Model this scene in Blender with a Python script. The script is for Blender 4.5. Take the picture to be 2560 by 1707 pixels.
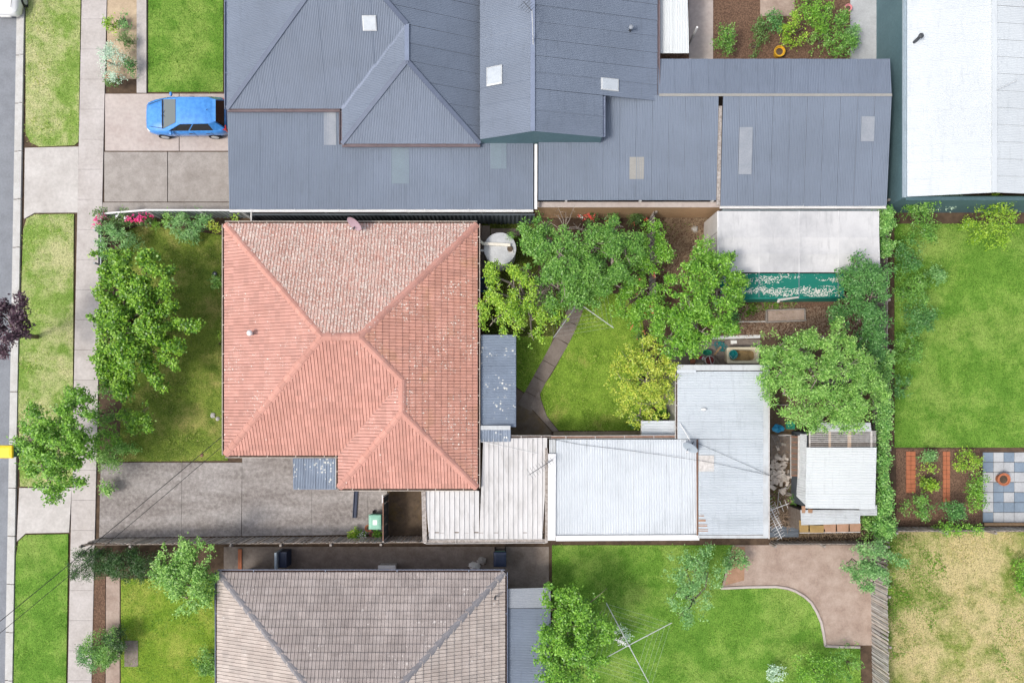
import bpy, math, random
import numpy as np
from mathutils import Vector, Matrix

# ------------------------------------------------------------------ camera, sky, sun, exposure
for _o in list(bpy.data.objects):
    bpy.data.objects.remove(_o)
SC = bpy.context.scene
COL = SC.collection
HC = 39.0                      # camera height above the ground, metres
cam_d = bpy.data.cameras.new('camera'); cam = bpy.data.objects.new('camera', cam_d); COL.objects.link(cam)
cam.location = (0, 0, HC); cam.rotation_euler = (0, 0, 0)          # straight down
cam_d.sensor_width = 36.0; cam_d.lens = 1950.0 / 2560.0 * 36.0; cam_d.shift_y = 161.5 / 2560.0
cam_d.clip_start = 0.5; cam_d.clip_end = 2000.0
SC.camera = cam

SUN_TO = Vector((-0.66, -0.34, 1.12)).normalized()                  # towards the sun
W = bpy.data.worlds.new('World'); SC.world = W; W.use_nodes = True
wn = W.node_tree.nodes; wl = W.node_tree.links
bg = wn['Background']
sky = wn.new('ShaderNodeTexSky'); sky.sky_type = 'NISHITA'; sky.sun_disc = False
sky.sun_elevation = math.asin(SUN_TO.z); sky.sun_rotation = math.atan2(SUN_TO.x, SUN_TO.y)
sky.air_density = 1.0; sky.dust_density = 4.0; sky.ozone_density = 1.0
hs = wn.new('ShaderNodeHueSaturation'); hs.inputs['Saturation'].default_value = 0.55
wl.new(sky.outputs[0], hs.inputs['Color']); wl.new(hs.outputs[0], bg.inputs['Color'])
bg.inputs['Strength'].default_value = 0.15
sun_d = bpy.data.lights.new('sun', 'SUN'); sun_d.energy = 1.5; sun_d.angle = math.radians(10); sun_d.color = (1.0, 0.94, 0.85)
sun = bpy.data.objects.new('sun', sun_d); COL.objects.link(sun)
sun.rotation_euler = (-SUN_TO).to_track_quat('-Z', 'Y').to_euler(); sun.location = SUN_TO * 60
SC.view_settings.view_transform = 'Standard'; SC.view_settings.look = 'None'
SC.view_settings.gamma = 1.0; SC.view_settings.use_curve_mapping = False
SC.view_settings.exposure = 0.54
SC.render.film_transparent = False
try:
    SC.cycles.max_bounces = 5; SC.cycles.diffuse_bounces = 3; SC.cycles.glossy_bounces = 2
    SC.cycles.transmission_bounces = 4; SC.cycles.transparent_max_bounces = 6
    SC.cycles.use_denoising = True
except Exception:
    pass

# ------------------------------------------------------------------ plan grid: 50 plan units = 1 m on the ground, origin below the camera
def P(u, v, z=0.0):
    k = (1.0 - z / HC) / 50.0
    return Vector(((u - 1280.0) * k, (1015.0 - v) * k, z))
def M_(r, z=0.0):
    return r / 50.0 * (1.0 - z / HC)
rnd = random.Random(7)

# ------------------------------------------------------------------ object helpers
def tag(o, label=None, cat=None, group=None, kind=None):
    if label: o['label'] = label
    if cat: o['category'] = cat
    if group: o['group'] = group
    if kind: o['kind'] = kind
    return o
def root(name, loc, label, cat, group=None, rz=0.0):
    o = bpy.data.objects.new(name, None); COL.objects.link(o)
    o.location = loc; o.rotation_euler = (0, 0, rz); o.empty_display_size = 0.2
    return tag(o, label, cat, group)
def org(o):
    v = Vector((0, 0, 0))
    while o is not None:
        v = v + o.location; o = o.parent
    return v
class MB:
    def __init__(s): s.v = []; s.f = []; s.m = []; s.mi = 0
    def add(s, pts, faces):
        b = len(s.v); s.v.extend([tuple(p) for p in pts])
        for f in faces: s.f.append([b + i for i in f]); s.m.append(s.mi)
        return s
    def poly(s, pts): return s.add(pts, [list(range(len(pts)))])
    def box(s, x0, y0, z0, x1, y1, z1):
        p = [(x0,y0,z0),(x1,y0,z0),(x1,y1,z0),(x0,y1,z0),(x0,y0,z1),(x1,y0,z1),(x1,y1,z1),(x0,y1,z1)]
        return s.add(p, [(3,2,1,0),(4,5,6,7),(0,1,5,4),(1,2,6,5),(2,3,7,6),(3,0,4,7)])
    def beam(s, p, q, w, h, up=(0,0,1), bev=0.0):
        p = Vector(p); q = Vector(q); d = (q - p).normalized(); up = Vector(up)
        if abs(d.dot(up)) > 0.98: up = Vector((1,0,0))
        a = d.cross(up).normalized() * (w/2); b = a.cross(d).normalized() * (h/2)
        pts = [p-a-b, p+a-b, p+a+b, p-a+b, q-a-b, q+a-b, q+a+b, q-a+b]
        return s.add(pts, [(3,2,1,0),(4,5,6,7),(0,1,5,4),(1,2,6,5),(2,3,7,6),(3,0,4,7)])
    def tube(s, pts, rad, n=8, cap=True):
        pts = [Vector(p) for p in pts]; N = len(pts)
        if not hasattr(rad, '__len__'): rad = [rad] * N
        b0 = len(s.v); ref = None
        for i, p in enumerate(pts):
            d = (pts[min(i+1,N-1)] - pts[max(i-1,0)])
            d = d.normalized() if d.length > 1e-9 else Vector((0,0,1))
            if ref is None or abs(ref.dot(d)) > 0.95: ref = Vector((1,0,0)) if abs(d.x) < 0.8 else Vector((0,1,0))
            a = (ref - d * ref.dot(d)).normalized(); c = d.cross(a); ref = a
            for k in range(n):
                t = 2*math.pi*k/n
                s.v.append(tuple(p + (a*math.cos(t) + c*math.sin(t)) * rad[i]))
        for i in range(N-1):
            for k in range(n):
                s.f.append([b0+i*n+k, b0+i*n+(k+1)%n, b0+(i+1)*n+(k+1)%n, b0+(i+1)*n+k]); s.m.append(s.mi)
        if cap:
            s.f.append([b0+k for k in range(n)][::-1]); s.m.append(s.mi)
            s.f.append([b0+(N-1)*n+k for k in range(n)]); s.m.append(s.mi)
        return s
    def lathe(s, c, prof, n=20, sx=1.0, sy=1.0):          # prof: (radius, z) pairs from bottom to top
        b0 = len(s.v); c = Vector(c)
        for r, z in prof:
            for k in range(n):
                t = 2*math.pi*k/n; s.v.append((c.x + r*math.cos(t)*sx, c.y + r*math.sin(t)*sy, c.z + z))
        for i in range(len(prof)-1):
            for k in range(n):
                s.f.append([b0+i*n+k, b0+i*n+(k+1)%n, b0+(i+1)*n+(k+1)%n, b0+(i+1)*n+k]); s.m.append(s.mi)
        s.f.append([b0+k for k in range(n)][::-1]); s.m.append(s.mi)
        s.f.append([b0+(len(prof)-1)*n+k for k in range(n)]); s.m.append(s.mi)
        return s
    def prism(s, pts, z0, z1):                              # pts: xy ring
        a = sum(pts[i][0]*pts[(i+1)%len(pts)][1]-pts[(i+1)%len(pts)][0]*pts[i][1] for i in range(len(pts)))
        pts = [(p[0], p[1]) for p in pts]
        if a < 0: pts = pts[::-1]
        n = len(pts); b = len(s.v)
        s.v.extend([(x,y,z0) for x,y in pts] + [(x,y,z1) for x,y in pts])
        s.f.append([b+i for i in range(n)][::-1]); s.m.append(s.mi)
        s.f.append([b+n+i for i in range(n)]); s.m.append(s.mi)
        for i in range(n):
            j = (i+1)%n; s.f.append([b+i, b+j, b+n+j, b+n+i]); s.m.append(s.mi)
        return s
    def build(s, name, mat, parent=None, at=None, smooth=False, local=False):
        o3 = Vector((0,0,0))
        if parent is not None and not local: o3 = org(parent)
        elif at is not None: o3 = Vector(at)
        me = bpy.data.meshes.new(name)
        va = np.array(s.v, dtype=np.float64).reshape(-1,3) - np.array(o3)
        me.from_pydata(va.tolist(), [], s.f)
        mats = mat if isinstance(mat, (list, tuple)) else [mat]
        for m in mats: me.materials.append(M[m] if isinstance(m, str) else m)
        if len(mats) > 1: me.polygons.foreach_set('material_index', s.m)
        if smooth: me.polygons.foreach_set('use_smooth', [True]*len(me.polygons))
        me.update()
        o = bpy.data.objects.new(name, me); COL.objects.link(o)
        if parent is not None: o.parent = parent
        elif at is not None: o.location = at
        return o
def link_copy(src, parent, mat4=None):
    c = src.copy(); COL.objects.link(c); c.parent = parent
    if mat4 is not None: c.matrix_local = mat4
    return c
def copy_tree(o, parent=None):
    c = o.copy(); COL.objects.link(c); c.parent = parent
    for ch in list(o.children): copy_tree(ch, c)
    return c

# ------------------------------------------------------------------ procedural materials
M = {}
def lin(r, g, b):
    f = lambda c: (c/255.0/12.92) if c/255.0 <= 0.04045 else ((c/255.0+0.055)/1.055)**2.4
    return (f(r), f(g), f(b), 1.0)
def c4(c): return tuple(c) if len(c) == 4 else tuple(c) + (1.0,)
class NT:
    def __init__(s, name):
        s.m = bpy.data.materials.new(name); s.m.use_nodes = True; s.t = s.m.node_tree
        s.b = s.t.nodes['Principled BSDF']; M[name] = s.m; s._pos = None
    def n(s, t): return s.t.nodes.new(t)
    def l(s, a, b): s.t.links.new(a, b)
    def pos(s, stretch=None):
        if s._pos is None: s._pos = s.n('ShaderNodeNewGeometry').outputs['Position']
        if stretch is None: return s._pos
        mp = s.n('ShaderNodeMapping'); mp.inputs['Scale'].default_value = stretch; s.l(s._pos, mp.inputs['Vector']); return mp.outputs[0]
    def noise(s, scale, detail=5, rough=0.6, stretch=None):
        t = s.n('ShaderNodeTexNoise'); t.inputs['Scale'].default_value = scale; t.inputs['Detail'].default_value = detail
        t.inputs['Roughness'].default_value = rough; s.l(s.pos(stretch), t.inputs['Vector']); return t.outputs['Fac']
    def voro(s, scale, stretch=None):
        t = s.n('ShaderNodeTexVoronoi'); t.inputs['Scale'].default_value = scale; s.l(s.pos(stretch), t.inputs['Vector']); return t
    def ramp(s, fac, stops):
        r = s.n('ShaderNodeValToRGB'); e = r.color_ramp.elements
        while len(e) < len(stops): e.new(0.5)
        for i, (p, c) in enumerate(stops): e[i].position = p; e[i].color = c4(c)
        s.l(fac, r.inputs['Fac']); return r.outputs['Color']
    def step(s, fac, a, b):
        r = s.n('ShaderNodeMapRange'); r.inputs['From Min'].default_value = a; r.inputs['From Max'].default_value = b
        s.l(fac, r.inputs['Value']); return r.outputs[0]
    def math(s, op, a, b):
        r = s.n('ShaderNodeMath'); r.operation = op
        for i, x in enumerate((a, b)):
            if hasattr(x, 'links'): s.l(x, r.inputs[i])
            else: r.inputs[i].default_value = x
        return r.outputs[0]
    def mix(s, fac, a, b, mode='MIX'):
        r = s.n('ShaderNodeMix'); r.data_type = 'RGBA'; r.blend_type = mode
        for sock, x in ((r.inputs[0], fac), (r.inputs[6], a), (r.inputs[7], b)):
            if hasattr(x, 'links'): s.l(x, sock)
            else: sock.default_value = c4(x) if hasattr(x, '__len__') else x
        return r.outputs[2]
    def finish(s, col, rough=0.75, spec=0.3, metal=0.0, bump=None, bstr=0.3, bdist=0.02):
        if hasattr(col, 'links'): s.l(col, s.b.inputs['Base Color'])
        else: s.b.inputs['Base Color'].default_value = c4(col)
        s.b.inputs['Roughness'].default_value = rough; s.b.inputs['Metallic'].default_value = metal
        s.b.inputs['Specular IOR Level'].default_value = spec
        if bump is not None:
            bn = s.n('ShaderNodeBump'); bn.inputs['Strength'].default_value = bstr; bn.inputs['Distance'].default_value = bdist
            s.l(bump, bn.inputs['Height']); s.l(bn.outputs[0], s.b.inputs['Normal'])
        return s.m
def simple(name, c, c2=None, scale=4.0, rough=0.7, spec=0.3, metal=0.0, bump=0.0, bscale=40.0, stretch=None, lo=0.35, hi=0.65):
    t = NT(name); c2 = c2 or tuple(x*0.78 for x in c[:3])
    col = t.ramp(t.noise(scale, 6, 0.62, stretch), [(lo, c2), (hi, c)])
    col = t.mix(0.25, col, t.ramp(t.noise(scale*9, 3), [(0.3, tuple(x*0.6 for x in c[:3])), (0.7, tuple(min(1, x*1.25) for x in c[:3]))]))
    return t.finish(col, rough, spec, metal, t.noise(bscale, 4) if bump else None, bump)
def weather(name, base, dirt, dscale=1.2, dlo=0.5, dhi=0.75, rust=None, rlo=0.66, rhi=0.74, rscale=2.0, rough=0.5, spec=0.4, stretch=None, metal=0.0, spots=None, spot_lo=0.5, amt=0.8, vs=7.0):
    """sheet metal / painted surface with dirt, optional rust streaks and lichen spots"""
    t = NT(name)
    n = t.noise(dscale, 7, 0.65, stretch)
    col = t.mix(t.math('MULTIPLY', t.step(n, dlo, dhi), amt), base, dirt)
    col = t.mix(t.math('MULTIPLY', t.step(t.noise(0.22, 4, 0.6), 0.42, 0.66), 0.55), col, tuple(min(1, x*1.18) for x in base[:3]))
    col = t.mix(t.math('MULTIPLY', t.step(t.noise(2.4, 6, 0.7, (2.6, 0.35, 1)), 0.54, 0.74), 0.45), col, tuple(x*0.74 for x in dirt[:3]))
    col = t.mix(t.math('MULTIPLY', t.step(t.noise(28, 3), 0.45, 0.8), 0.35), col, tuple(x*0.72 for x in base[:3]))
    if rust is not None:
        col = t.mix(t.math('MULTIPLY', t.step(t.noise(rscale, 8, 0.7, stretch), rlo, rhi), 0.85), col, rust)
    if spots is not None:
        v = t.voro(vs); sp = t.math('LESS_THAN', v.outputs['Distance'], 0.30)
        g = t.math('GREATER_THAN', t.noise(0.9, 6, 0.7), spot_lo)
        col = t.mix(t.math('MULTIPLY', sp, g), col, spots)
    return t.finish(col, rough, spec, metal, t.noise(60, 3), 0.08)
def lawn_mat(name, dark, mid, straw, s_lo=0.52, s_hi=0.72, scale=0.7, s_amt=0.85):
    """dark / mid grass greens with straw patches of their own shape"""
    t = NT(name)
    col = t.ramp(t.noise(scale*1.6, 8, 0.72), [(0.36, dark), (0.62, mid)])
    col = t.mix(t.math('MULTIPLY', t.step(t.noise(scale*0.8, 7, 0.7), s_lo, s_hi), s_amt), col, straw)
    sp = t.noise(22, 5, 0.8)
    col = t.mix(t.step(sp, 0.52, 0.36), col, tuple(x*0.30 for x in dark))
    col = t.mix(t.math('MULTIPLY', t.step(sp, 0.55, 0.75), 0.55), col, tuple(x*0.55+y*0.6 for x, y in zip(mid, straw)))
    return t.finish(col, 0.95, 0.1, 0, t.noise(45, 5, 0.8), 0.9, 0.05)
def leaf_mat(name, cols, trans=0.24, rough=0.40, gain=1.9):
    t = NT(name); cols = [tuple(min(0.9, x*gain) for x in c) for c in cols]
    isl = t.n('ShaderNodeNewGeometry').outputs['Random Per Island']
    col = t.ramp(isl, [(i/(len(cols)-1), c) for i, c in enumerate(cols)])
    big = t.noise(1.3, 4, 0.6)
    col = t.mix(t.math('MULTIPLY', t.step(big, 0.48, 0.70), 0.45), col, cols[-1])
    col = t.mix(t.math('MULTIPLY', t.step(t.noise(1.7, 4, 0.6), 0.50, 0.70), 0.45), col, cols[0])
    t.finish(col, rough, 0.5)
    tr = t.n('ShaderNodeBsdfTranslucent'); t.l(col, tr.inputs['Color'])
    mx = t.n('ShaderNodeMixShader'); mx.inputs[0].default_value = trans
    t.l(t.b.outputs[0], mx.inputs[1]); t.l(tr.outputs[0], mx.inputs[2])
    t.l(mx.outputs[0], t.t.nodes['Material Output'].inputs['Surface'])
    return t.m
def tile_mat(name, a, b, lichen, lich_lo, dens=0.34, vs=11.0, moss=None, moss_lo=0.62, dirt=(0.25,0.14,0.10), dirt_amt=0.35, dstretch=None):
    t = NT(name)
    col = t.ramp(t.noise(0.6, 6, 0.65), [(0.35, a), (0.68, b)])
    col = t.mix(t.math('MULTIPLY', t.step(t.noise(3.3, 6, 0.7, dstretch), 0.48, 0.75), dirt_amt), col, dirt)
    if moss is not None:
        col = t.mix(t.math('MULTIPLY', t.step(t.noise(0.55, 5, 0.6), moss_lo, moss_lo+0.14), 0.45), col, moss)
    rnd_ = t.math('FRACT', t.math('ADD', t.n('ShaderNodeNewGeometry').outputs['Random Per Island'], t.n('ShaderNodeObjectInfo').outputs['Random']), 0.0)
    col = t.mix(1.0, col, t.ramp(rnd_, [(0.0, (0.90,0.90,0.90)), (0.5, (1.02,1.01,1.0)), (0.85, (1.05,1.05,1.05)), (1.0, (1.12,1.11,1.10))]), 'MULTIPLY')
    v = t.voro(vs); v2 = t.voro(vs*2.6)
    sep = t.n('ShaderNodeSeparateColor'); t.l(v.outputs['Color'], sep.inputs[0])
    size = t.math('MULTIPLY', sep.outputs[0], dens)
    sp = t.math('LESS_THAN', v.outputs['Distance'], size)
    sep2 = t.n('ShaderNodeSeparateColor'); t.l(v2.outputs['Color'], sep2.inputs[0])
    sp2 = t.math('LESS_THAN', v2.outputs['Distance'], t.math('MULTIPLY', sep2.outputs[1], dens))
    g = t.step(t.noise(0.75, 7, 0.75), lich_lo, lich_lo + 0.13)
    keep = t.math('LESS_THAN', sep.outputs[1], t.math('MULTIPLY', g, 1.0))
    keep2 = t.math('LESS_THAN', sep2.outputs[2], t.math('MULTIPLY', g, 0.9))
    fac = t.math('MAXIMUM', t.math('MULTIPLY', sp, keep), t.math('MULTIPLY', sp2, keep2))
    col = t.mix(t.math('MULTIPLY', fac, 0.9), col, lichen)
    return t.finish(col, 0.85, 0.2, 0, t.noise(70, 4), 0.15)
# ------------------------------------------------------------------ palette
simple('soil', (0.115,0.080,0.055), (0.05,0.035,0.026), 3.0, 0.95, 0.1, bump=0.8, bscale=30)
simple('mulch', (0.20,0.125,0.085), (0.055,0.032,0.024), 16.0, 0.95, 0.1, bump=1.0, bscale=40, lo=0.38, hi=0.62)
simple('sandy_bed', (0.50,0.40,0.28), (0.32,0.24,0.165), 2.0, 0.95, 0.1, bump=0.6, bscale=50)
simple('gravel', (0.40,0.32,0.27), (0.26,0.19,0.155), 1.4, 0.95, 0.1, bump=0.7, bscale=60)
simple('asphalt', (0.23,0.245,0.27), (0.17,0.18,0.20), 1.2, 0.9, 0.2, bump=0.4, bscale=120)
simple('kerb', (0.50,0.50,0.49), (0.40,0.39,0.37), 2.0, 0.85, 0.2, bump=0.2)
simple('footpath', (0.47,0.44,0.425), (0.37,0.34,0.32), 1.0, 0.88, 0.2, bump=0.25, bscale=80)
simple('crossover', (0.50,0.48,0.46), (0.39,0.365,0.345), 0.8, 0.88, 0.2, bump=0.25, bscale=80)
simple('pink_concrete', (0.46,0.41,0.385), (0.39,0.33,0.305), 0.7, 0.88, 0.2, bump=0.2, bscale=80)
def drive_mat():
    t = NT('driveway')
    a = t.noise(0.8, 8, 0.70, (0.45, 1.5, 1)); b = t.noise(0.42, 5, 0.62, (0.30, 1.5, 1)); c = t.noise(6, 8, 0.8)
    col = t.ramp(a, [(0.36, (0.165,0.145,0.135)), (0.48, (0.27,0.248,0.238)), (0.62, (0.39,0.368,0.358))])
    col = t.mix(t.math('MULTIPLY', t.step(b, 0.47, 0.60), 0.70), col, (0.13,0.108,0.098))
    col = t.mix(0.52, col, t.ramp(c, [(0.32, (0.07,0.062,0.057)), (0.50, (0.26,0.24,0.23)), (0.70, (0.50,0.47,0.45))]))
    v = t.voro(9.0); sp = t.math('LESS_THAN', v.outputs['Distance'], 0.10)
    col = t.mix(t.math('MULTIPLY', sp, 0.5), col, (0.55,0.52,0.49))
    t.finish(col, 0.9, 0.2, 0, t.noise(90, 4), 0.3)
drive_mat()
def old_concrete(name, hi, lo, moss, amt):
    t = NT(name)
    col = t.ramp(t.noise(1.6, 8, 0.7), [(0.32, lo), (0.66, hi)])
    col = t.mix(t.math('MULTIPLY', t.step(t.noise(0.9, 6, 0.7), 0.5, 0.68), amt), col, moss)
    col = t.mix(0.3, col, t.ramp(t.noise(14, 6, 0.75), [(0.3, tuple(x*0.5 for x in lo)), (0.7, hi)]))
    t.finish(col, 0.92, 0.2, 0, t.noise(80, 4), 0.3)
old_concrete('path_concrete', (0.235,0.20,0.175), (0.14,0.115,0.10), (0.16,0.125,0.09), 0.5)
old_concrete('yard_concrete', (0.20,0.165,0.13), (0.10,0.075,0.055), (0.17,0.115,0.045), 0.75)
old_concrete('pale_concrete', (0.30,0.26,0.23), (0.15,0.12,0.10), (0.17,0.13,0.10), 0.5)
old_concrete('moss_concrete', (0.15,0.11,0.075), (0.055,0.04,0.03), (0.19,0.125,0.035), 0.8)
old_concrete('edging_concrete', (0.32,0.265,0.20), (0.20,0.155,0.11), (0.14,0.13,0.04), 0.7)
old_concrete('grey_drive', (0.40,0.37,0.345), (0.25,0.225,0.205), (0.20,0.175,0.155), 0.5)
lawn_mat('front_lawn', (0.1256, 0.1984, 0.0317), (0.2578, 0.3438, 0.0555), (0.41, 0.3571, 0.1323), 0.48, 0.68, 0.9)
lawn_mat('back_lawn', (0.1344, 0.2496, 0.0282), (0.2752, 0.4352, 0.0576), (0.384, 0.3456, 0.1088), 0.54, 0.72, 0.8)
lawn_mat('verge_lawn', (0.1785, 0.3045, 0.0525), (0.315, 0.441, 0.1103), (0.588, 0.5565, 0.3045), 0.42, 0.60, 0.6)
lawn_mat('bright_lawn', (0.10,0.235,0.028), (0.195,0.37,0.055), (0.33,0.44,0.11), 0.47, 0.68, 0.5)
lawn_mat('shade_tinted_lawn', (0.045,0.065,0.012), (0.095,0.125,0.022), (0.12,0.10,0.042), 0.5, 0.7, 0.8)  # greens darkened so the colour itself holds the shade round the tank
lawn_mat('dry_lawn', (0.165,0.235,0.045), (0.300,0.370,0.085), (0.62,0.51,0.27), 0.40, 0.54, 0.42, 0.95)
lawn_mat('yellow_lawn', (0.1495, 0.2702, 0.0253), (0.2587, 0.3795, 0.046), (0.414, 0.414, 0.1035), 0.48, 0.70, 0.5)
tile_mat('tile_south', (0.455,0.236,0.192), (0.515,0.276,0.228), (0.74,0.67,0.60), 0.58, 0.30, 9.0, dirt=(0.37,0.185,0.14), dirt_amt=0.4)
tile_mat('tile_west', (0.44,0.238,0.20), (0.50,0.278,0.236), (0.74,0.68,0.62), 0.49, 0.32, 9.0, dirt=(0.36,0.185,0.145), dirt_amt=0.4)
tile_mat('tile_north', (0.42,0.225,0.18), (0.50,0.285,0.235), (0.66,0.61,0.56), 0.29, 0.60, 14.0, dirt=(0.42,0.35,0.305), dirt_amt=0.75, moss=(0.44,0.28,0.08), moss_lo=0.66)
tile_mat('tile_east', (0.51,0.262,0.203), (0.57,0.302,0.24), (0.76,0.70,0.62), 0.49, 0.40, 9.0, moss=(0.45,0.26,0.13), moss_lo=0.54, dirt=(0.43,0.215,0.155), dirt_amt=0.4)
tile_mat('cap_tile', (0.445,0.229,0.187), (0.495,0.264,0.218), (0.72,0.65,0.58), 0.54, 0.30, 9.0, dirt=(0.38,0.185,0.14), dirt_amt=0.4)
tile_mat('brown_tile', (0.265,0.232,0.222), (0.37,0.330,0.315), (0.50,0.46,0.44), 0.52, 0.40, 6.0, dirt=(0.19,0.165,0.155), dirt_amt=0.6, dstretch=(0.35,2.0,1))
tile_mat('pale_tile', (0.37,0.32,0.29), (0.46,0.41,0.375), (0.56,0.52,0.49), 0.54, 0.40, 6.0, dirt=(0.27,0.235,0.215), dirt_amt=0.55)
simple('tile_cap_grey', (0.22,0.215,0.23), (0.16,0.155,0.165), 3, 0.8)
weather('blue_sheet', (0.143,0.174,0.230), (0.122,0.148,0.194), 0.5, 0.35, 0.7, rough=0.55, spec=0.35, amt=0.9)
weather('blue_sheet_faded', (0.152,0.184,0.238), (0.130,0.157,0.202), 0.4, 0.35, 0.7, rough=0.6, spec=0.3, amt=0.9)
simple('hip_flash', (0.115,0.14,0.20), (0.095,0.115,0.165), 2, 0.55)
simple('brown_gutter', (0.19,0.15,0.16), (0.14,0.11,0.12), 2, 0.6)
simple('blue_flash', (0.20,0.24,0.33), (0.17,0.20,0.28), 2, 0.5)
weather('awning_blue', (0.20,0.245,0.315), (0.14,0.17,0.22), 1.0, 0.42, 0.7, rough=0.45, spec=0.45, spots=(0.62,0.62,0.58), spot_lo=0.55, vs=6.0)
weather('zinc_white', (0.47,0.505,0.54), (0.345,0.375,0.405), 0.7, 0.45, 0.75, rust=(0.26,0.13,0.08), rlo=0.74, rhi=0.80, rscale=1.6, rough=0.5, spec=0.4)
weather('zinc_grey', (0.43,0.47,0.505), (0.31,0.345,0.375), 0.6, 0.45, 0.75, rust=(0.27,0.15,0.10), rlo=0.715, rhi=0.79, rscale=1.2, rough=0.45, spec=0.45, stretch=(0.5,2.4,1))
weather('zinc_old', (0.45,0.475,0.49), (0.30,0.30,0.30), 1.2, 0.45, 0.7, rust=(0.25,0.14,0.10), rlo=0.66, rhi=0.75, rough=0.5, spec=0.4)
weather('white_pan', (0.52,0.515,0.515), (0.33,0.32,0.31), 1.6, 0.46, 0.70, rust=(0.10,0.085,0.075), rlo=0.655, rhi=0.70, rscale=6.0, rough=0.6, spec=0.3, stretch=(2.2,0.6,1))
weather('white_sheet', (0.54,0.57,0.58), (0.52,0.545,0.555), 0.9, 0.55, 0.8, rough=0.5, spec=0.4)
weather('white_roof', (0.49,0.525,0.55), (0.45,0.485,0.51), 0.5, 0.5, 0.8, rough=0.5, spec=0.4)
weather('canvas', (0.50,0.50,0.505), (0.31,0.315,0.33), 0.55, 0.44, 0.70, rough=0.8, spec=0.2)
simple('canvas_side', (0.50,0.48,0.46), (0.40,0.38,0.36), 1.5, 0.85)
def flake_mat():
    t = NT('teal_cloth')
    a = t.step(t.noise(0.9, 3, 0.5, (0.6,3.2,1)), 0.44, 0.60)
    v = t.voro(19.0); sep = t.n('ShaderNodeSeparateColor'); t.l(v.outputs['Color'], sep.inputs[0])
    f = t.math('MULTIPLY', t.math('LESS_THAN', sep.outputs[0], a), t.math('LESS_THAN', v.outputs['Distance'], 0.52))
    col = t.mix(f, (0.004,0.135,0.100), (0.52,0.51,0.47))
    t.finish(col, 0.7, 0.3, 0, f, 0.3)
flake_mat()
simple('teal_plain', (0.006,0.19,0.145), (0.004,0.12,0.095), 3, 0.6)
simple('teal_wall', (0.10,0.175,0.20), (0.075,0.14,0.165), 1, 0.6)
simple('pale_gutter', (0.36,0.44,0.50), (0.30,0.37,0.42), 1, 0.5)
simple('cream_gutter', (0.62,0.56,0.49), (0.46,0.38,0.32), 5, 0.6)
simple('white_paint', (0.70,0.70,0.70), (0.60,0.60,0.60), 3, 0.55)
simple('dirty_white', (0.58,0.56,0.54), (0.34,0.32,0.30), 6, 0.7)
simple('dirty_verge', (0.42,0.385,0.36), (0.15,0.125,0.11), 9, 0.9, bump=0.5)
simple('litter', (0.085,0.05,0.038), (0.03,0.018,0.014), 20, 0.95, bump=0.6)  # plain dark brown, colours the strip inside the gutters
simple('cream_brick', (0.42,0.34,0.26), (0.34,0.26,0.19), 6, 0.85)
simple('red_brick', (0.33,0.15,0.10), (0.22,0.09,0.06), 8, 0.9)
simple('weatherboard', (0.55,0.53,0.49), (0.44,0.42,0.39), 2, 0.7)
def brickwall():
    t = NT('tan_brick')
    bt = t.n('ShaderNodeTexBrick'); mp = t.n('ShaderNodeMapping'); mp.inputs['Rotation'].default_value = (math.radians(90), 0, 0)
    t.l(t.pos(), mp.inputs['Vector']); t.l(mp.outputs[0], bt.inputs['Vector'])
    bt.inputs['Scale'].default_value = 1.0; bt.inputs['Brick Width'].default_value = 0.24; bt.inputs['Row Height'].default_value = 0.086
    bt.inputs['Mortar Size'].default_value = 0.006
    bt.inputs['Color1'].default_value = (0.56,0.36,0.21,1); bt.inputs['Color2'].default_value = (0.48,0.30,0.17,1); bt.inputs['Mortar'].default_value = (0.33,0.24,0.17,1)
    col = t.mix(t.math('MULTIPLY', t.step(t.noise(0.8, 5), 0.45, 0.7), 0.35), bt.outputs['Color'], (0.50,0.34,0.22))
    t.finish(col, 0.9, 0.2)
brickwall()
simple('slate_fence', (0.095,0.115,0.135), (0.07,0.085,0.10), 2, 0.55)
simple('grey_fence', (0.36,0.40,0.42), (0.25,0.28,0.30), 2, 0.55)
def paling_mat(name, hi, lo):
    t = NT(name); col = t.ramp(t.noise(8, 6, 0.6, (1,1,0.2)), [(0.35, lo), (0.65, hi)])
    col = t.mix(1.0, col, t.ramp(t.n('ShaderNodeObjectInfo').outputs['Random'], [(0.0, (0.72,0.72,0.72)), (0.5, (1.0,0.98,0.96)), (1.0, (1.3,1.3,1.3))]), 'MULTIPLY')
    t.finish(col, 0.9, 0.2, 0, t.noise(40, 4), 0.5)
paling_mat('paling', (0.44,0.43,0.415), (0.25,0.235,0.22)); paling_mat('paling_warm', (0.48,0.445,0.41), (0.31,0.275,0.245))
simple('paling_old', (0.42,0.41,0.395), (0.24,0.225,0.21), 8, 0.9, bump=0.5, stretch=(1,1,0.2))
simple('rail_wood', (0.20,0.165,0.14), (0.11,0.085,0.07), 6, 0.9)
simple('tan_wood', (0.46,0.31,0.18), (0.33,0.20,0.11), 8, 0.8)
simple('grey_wood', (0.33,0.30,0.275), (0.20,0.175,0.155), 8, 0.9)
simple('rust_steel', (0.26,0.15,0.105), (0.16,0.085,0.06), 8, 0.8)
simple('gate_mesh', (0.075,0.085,0.095), (0.05,0.055,0.06), 4, 0.6)
simple('galv', (0.55,0.57,0.58), (0.42,0.44,0.45), 6, 0.45, 0.4, 0.2)
simple('tank', (0.50,0.515,0.53), (0.38,0.39,0.40), 2.2, 0.6)
simple('dish_mauve', (0.40,0.29,0.335), (0.33,0.235,0.275), 3, 0.5)
simple('dish_grey', (0.33,0.38,0.43), (0.27,0.31,0.35), 3, 0.5)
simple('black', (0.018,0.018,0.02), (0.012,0.012,0.014), 4, 0.6)
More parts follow.
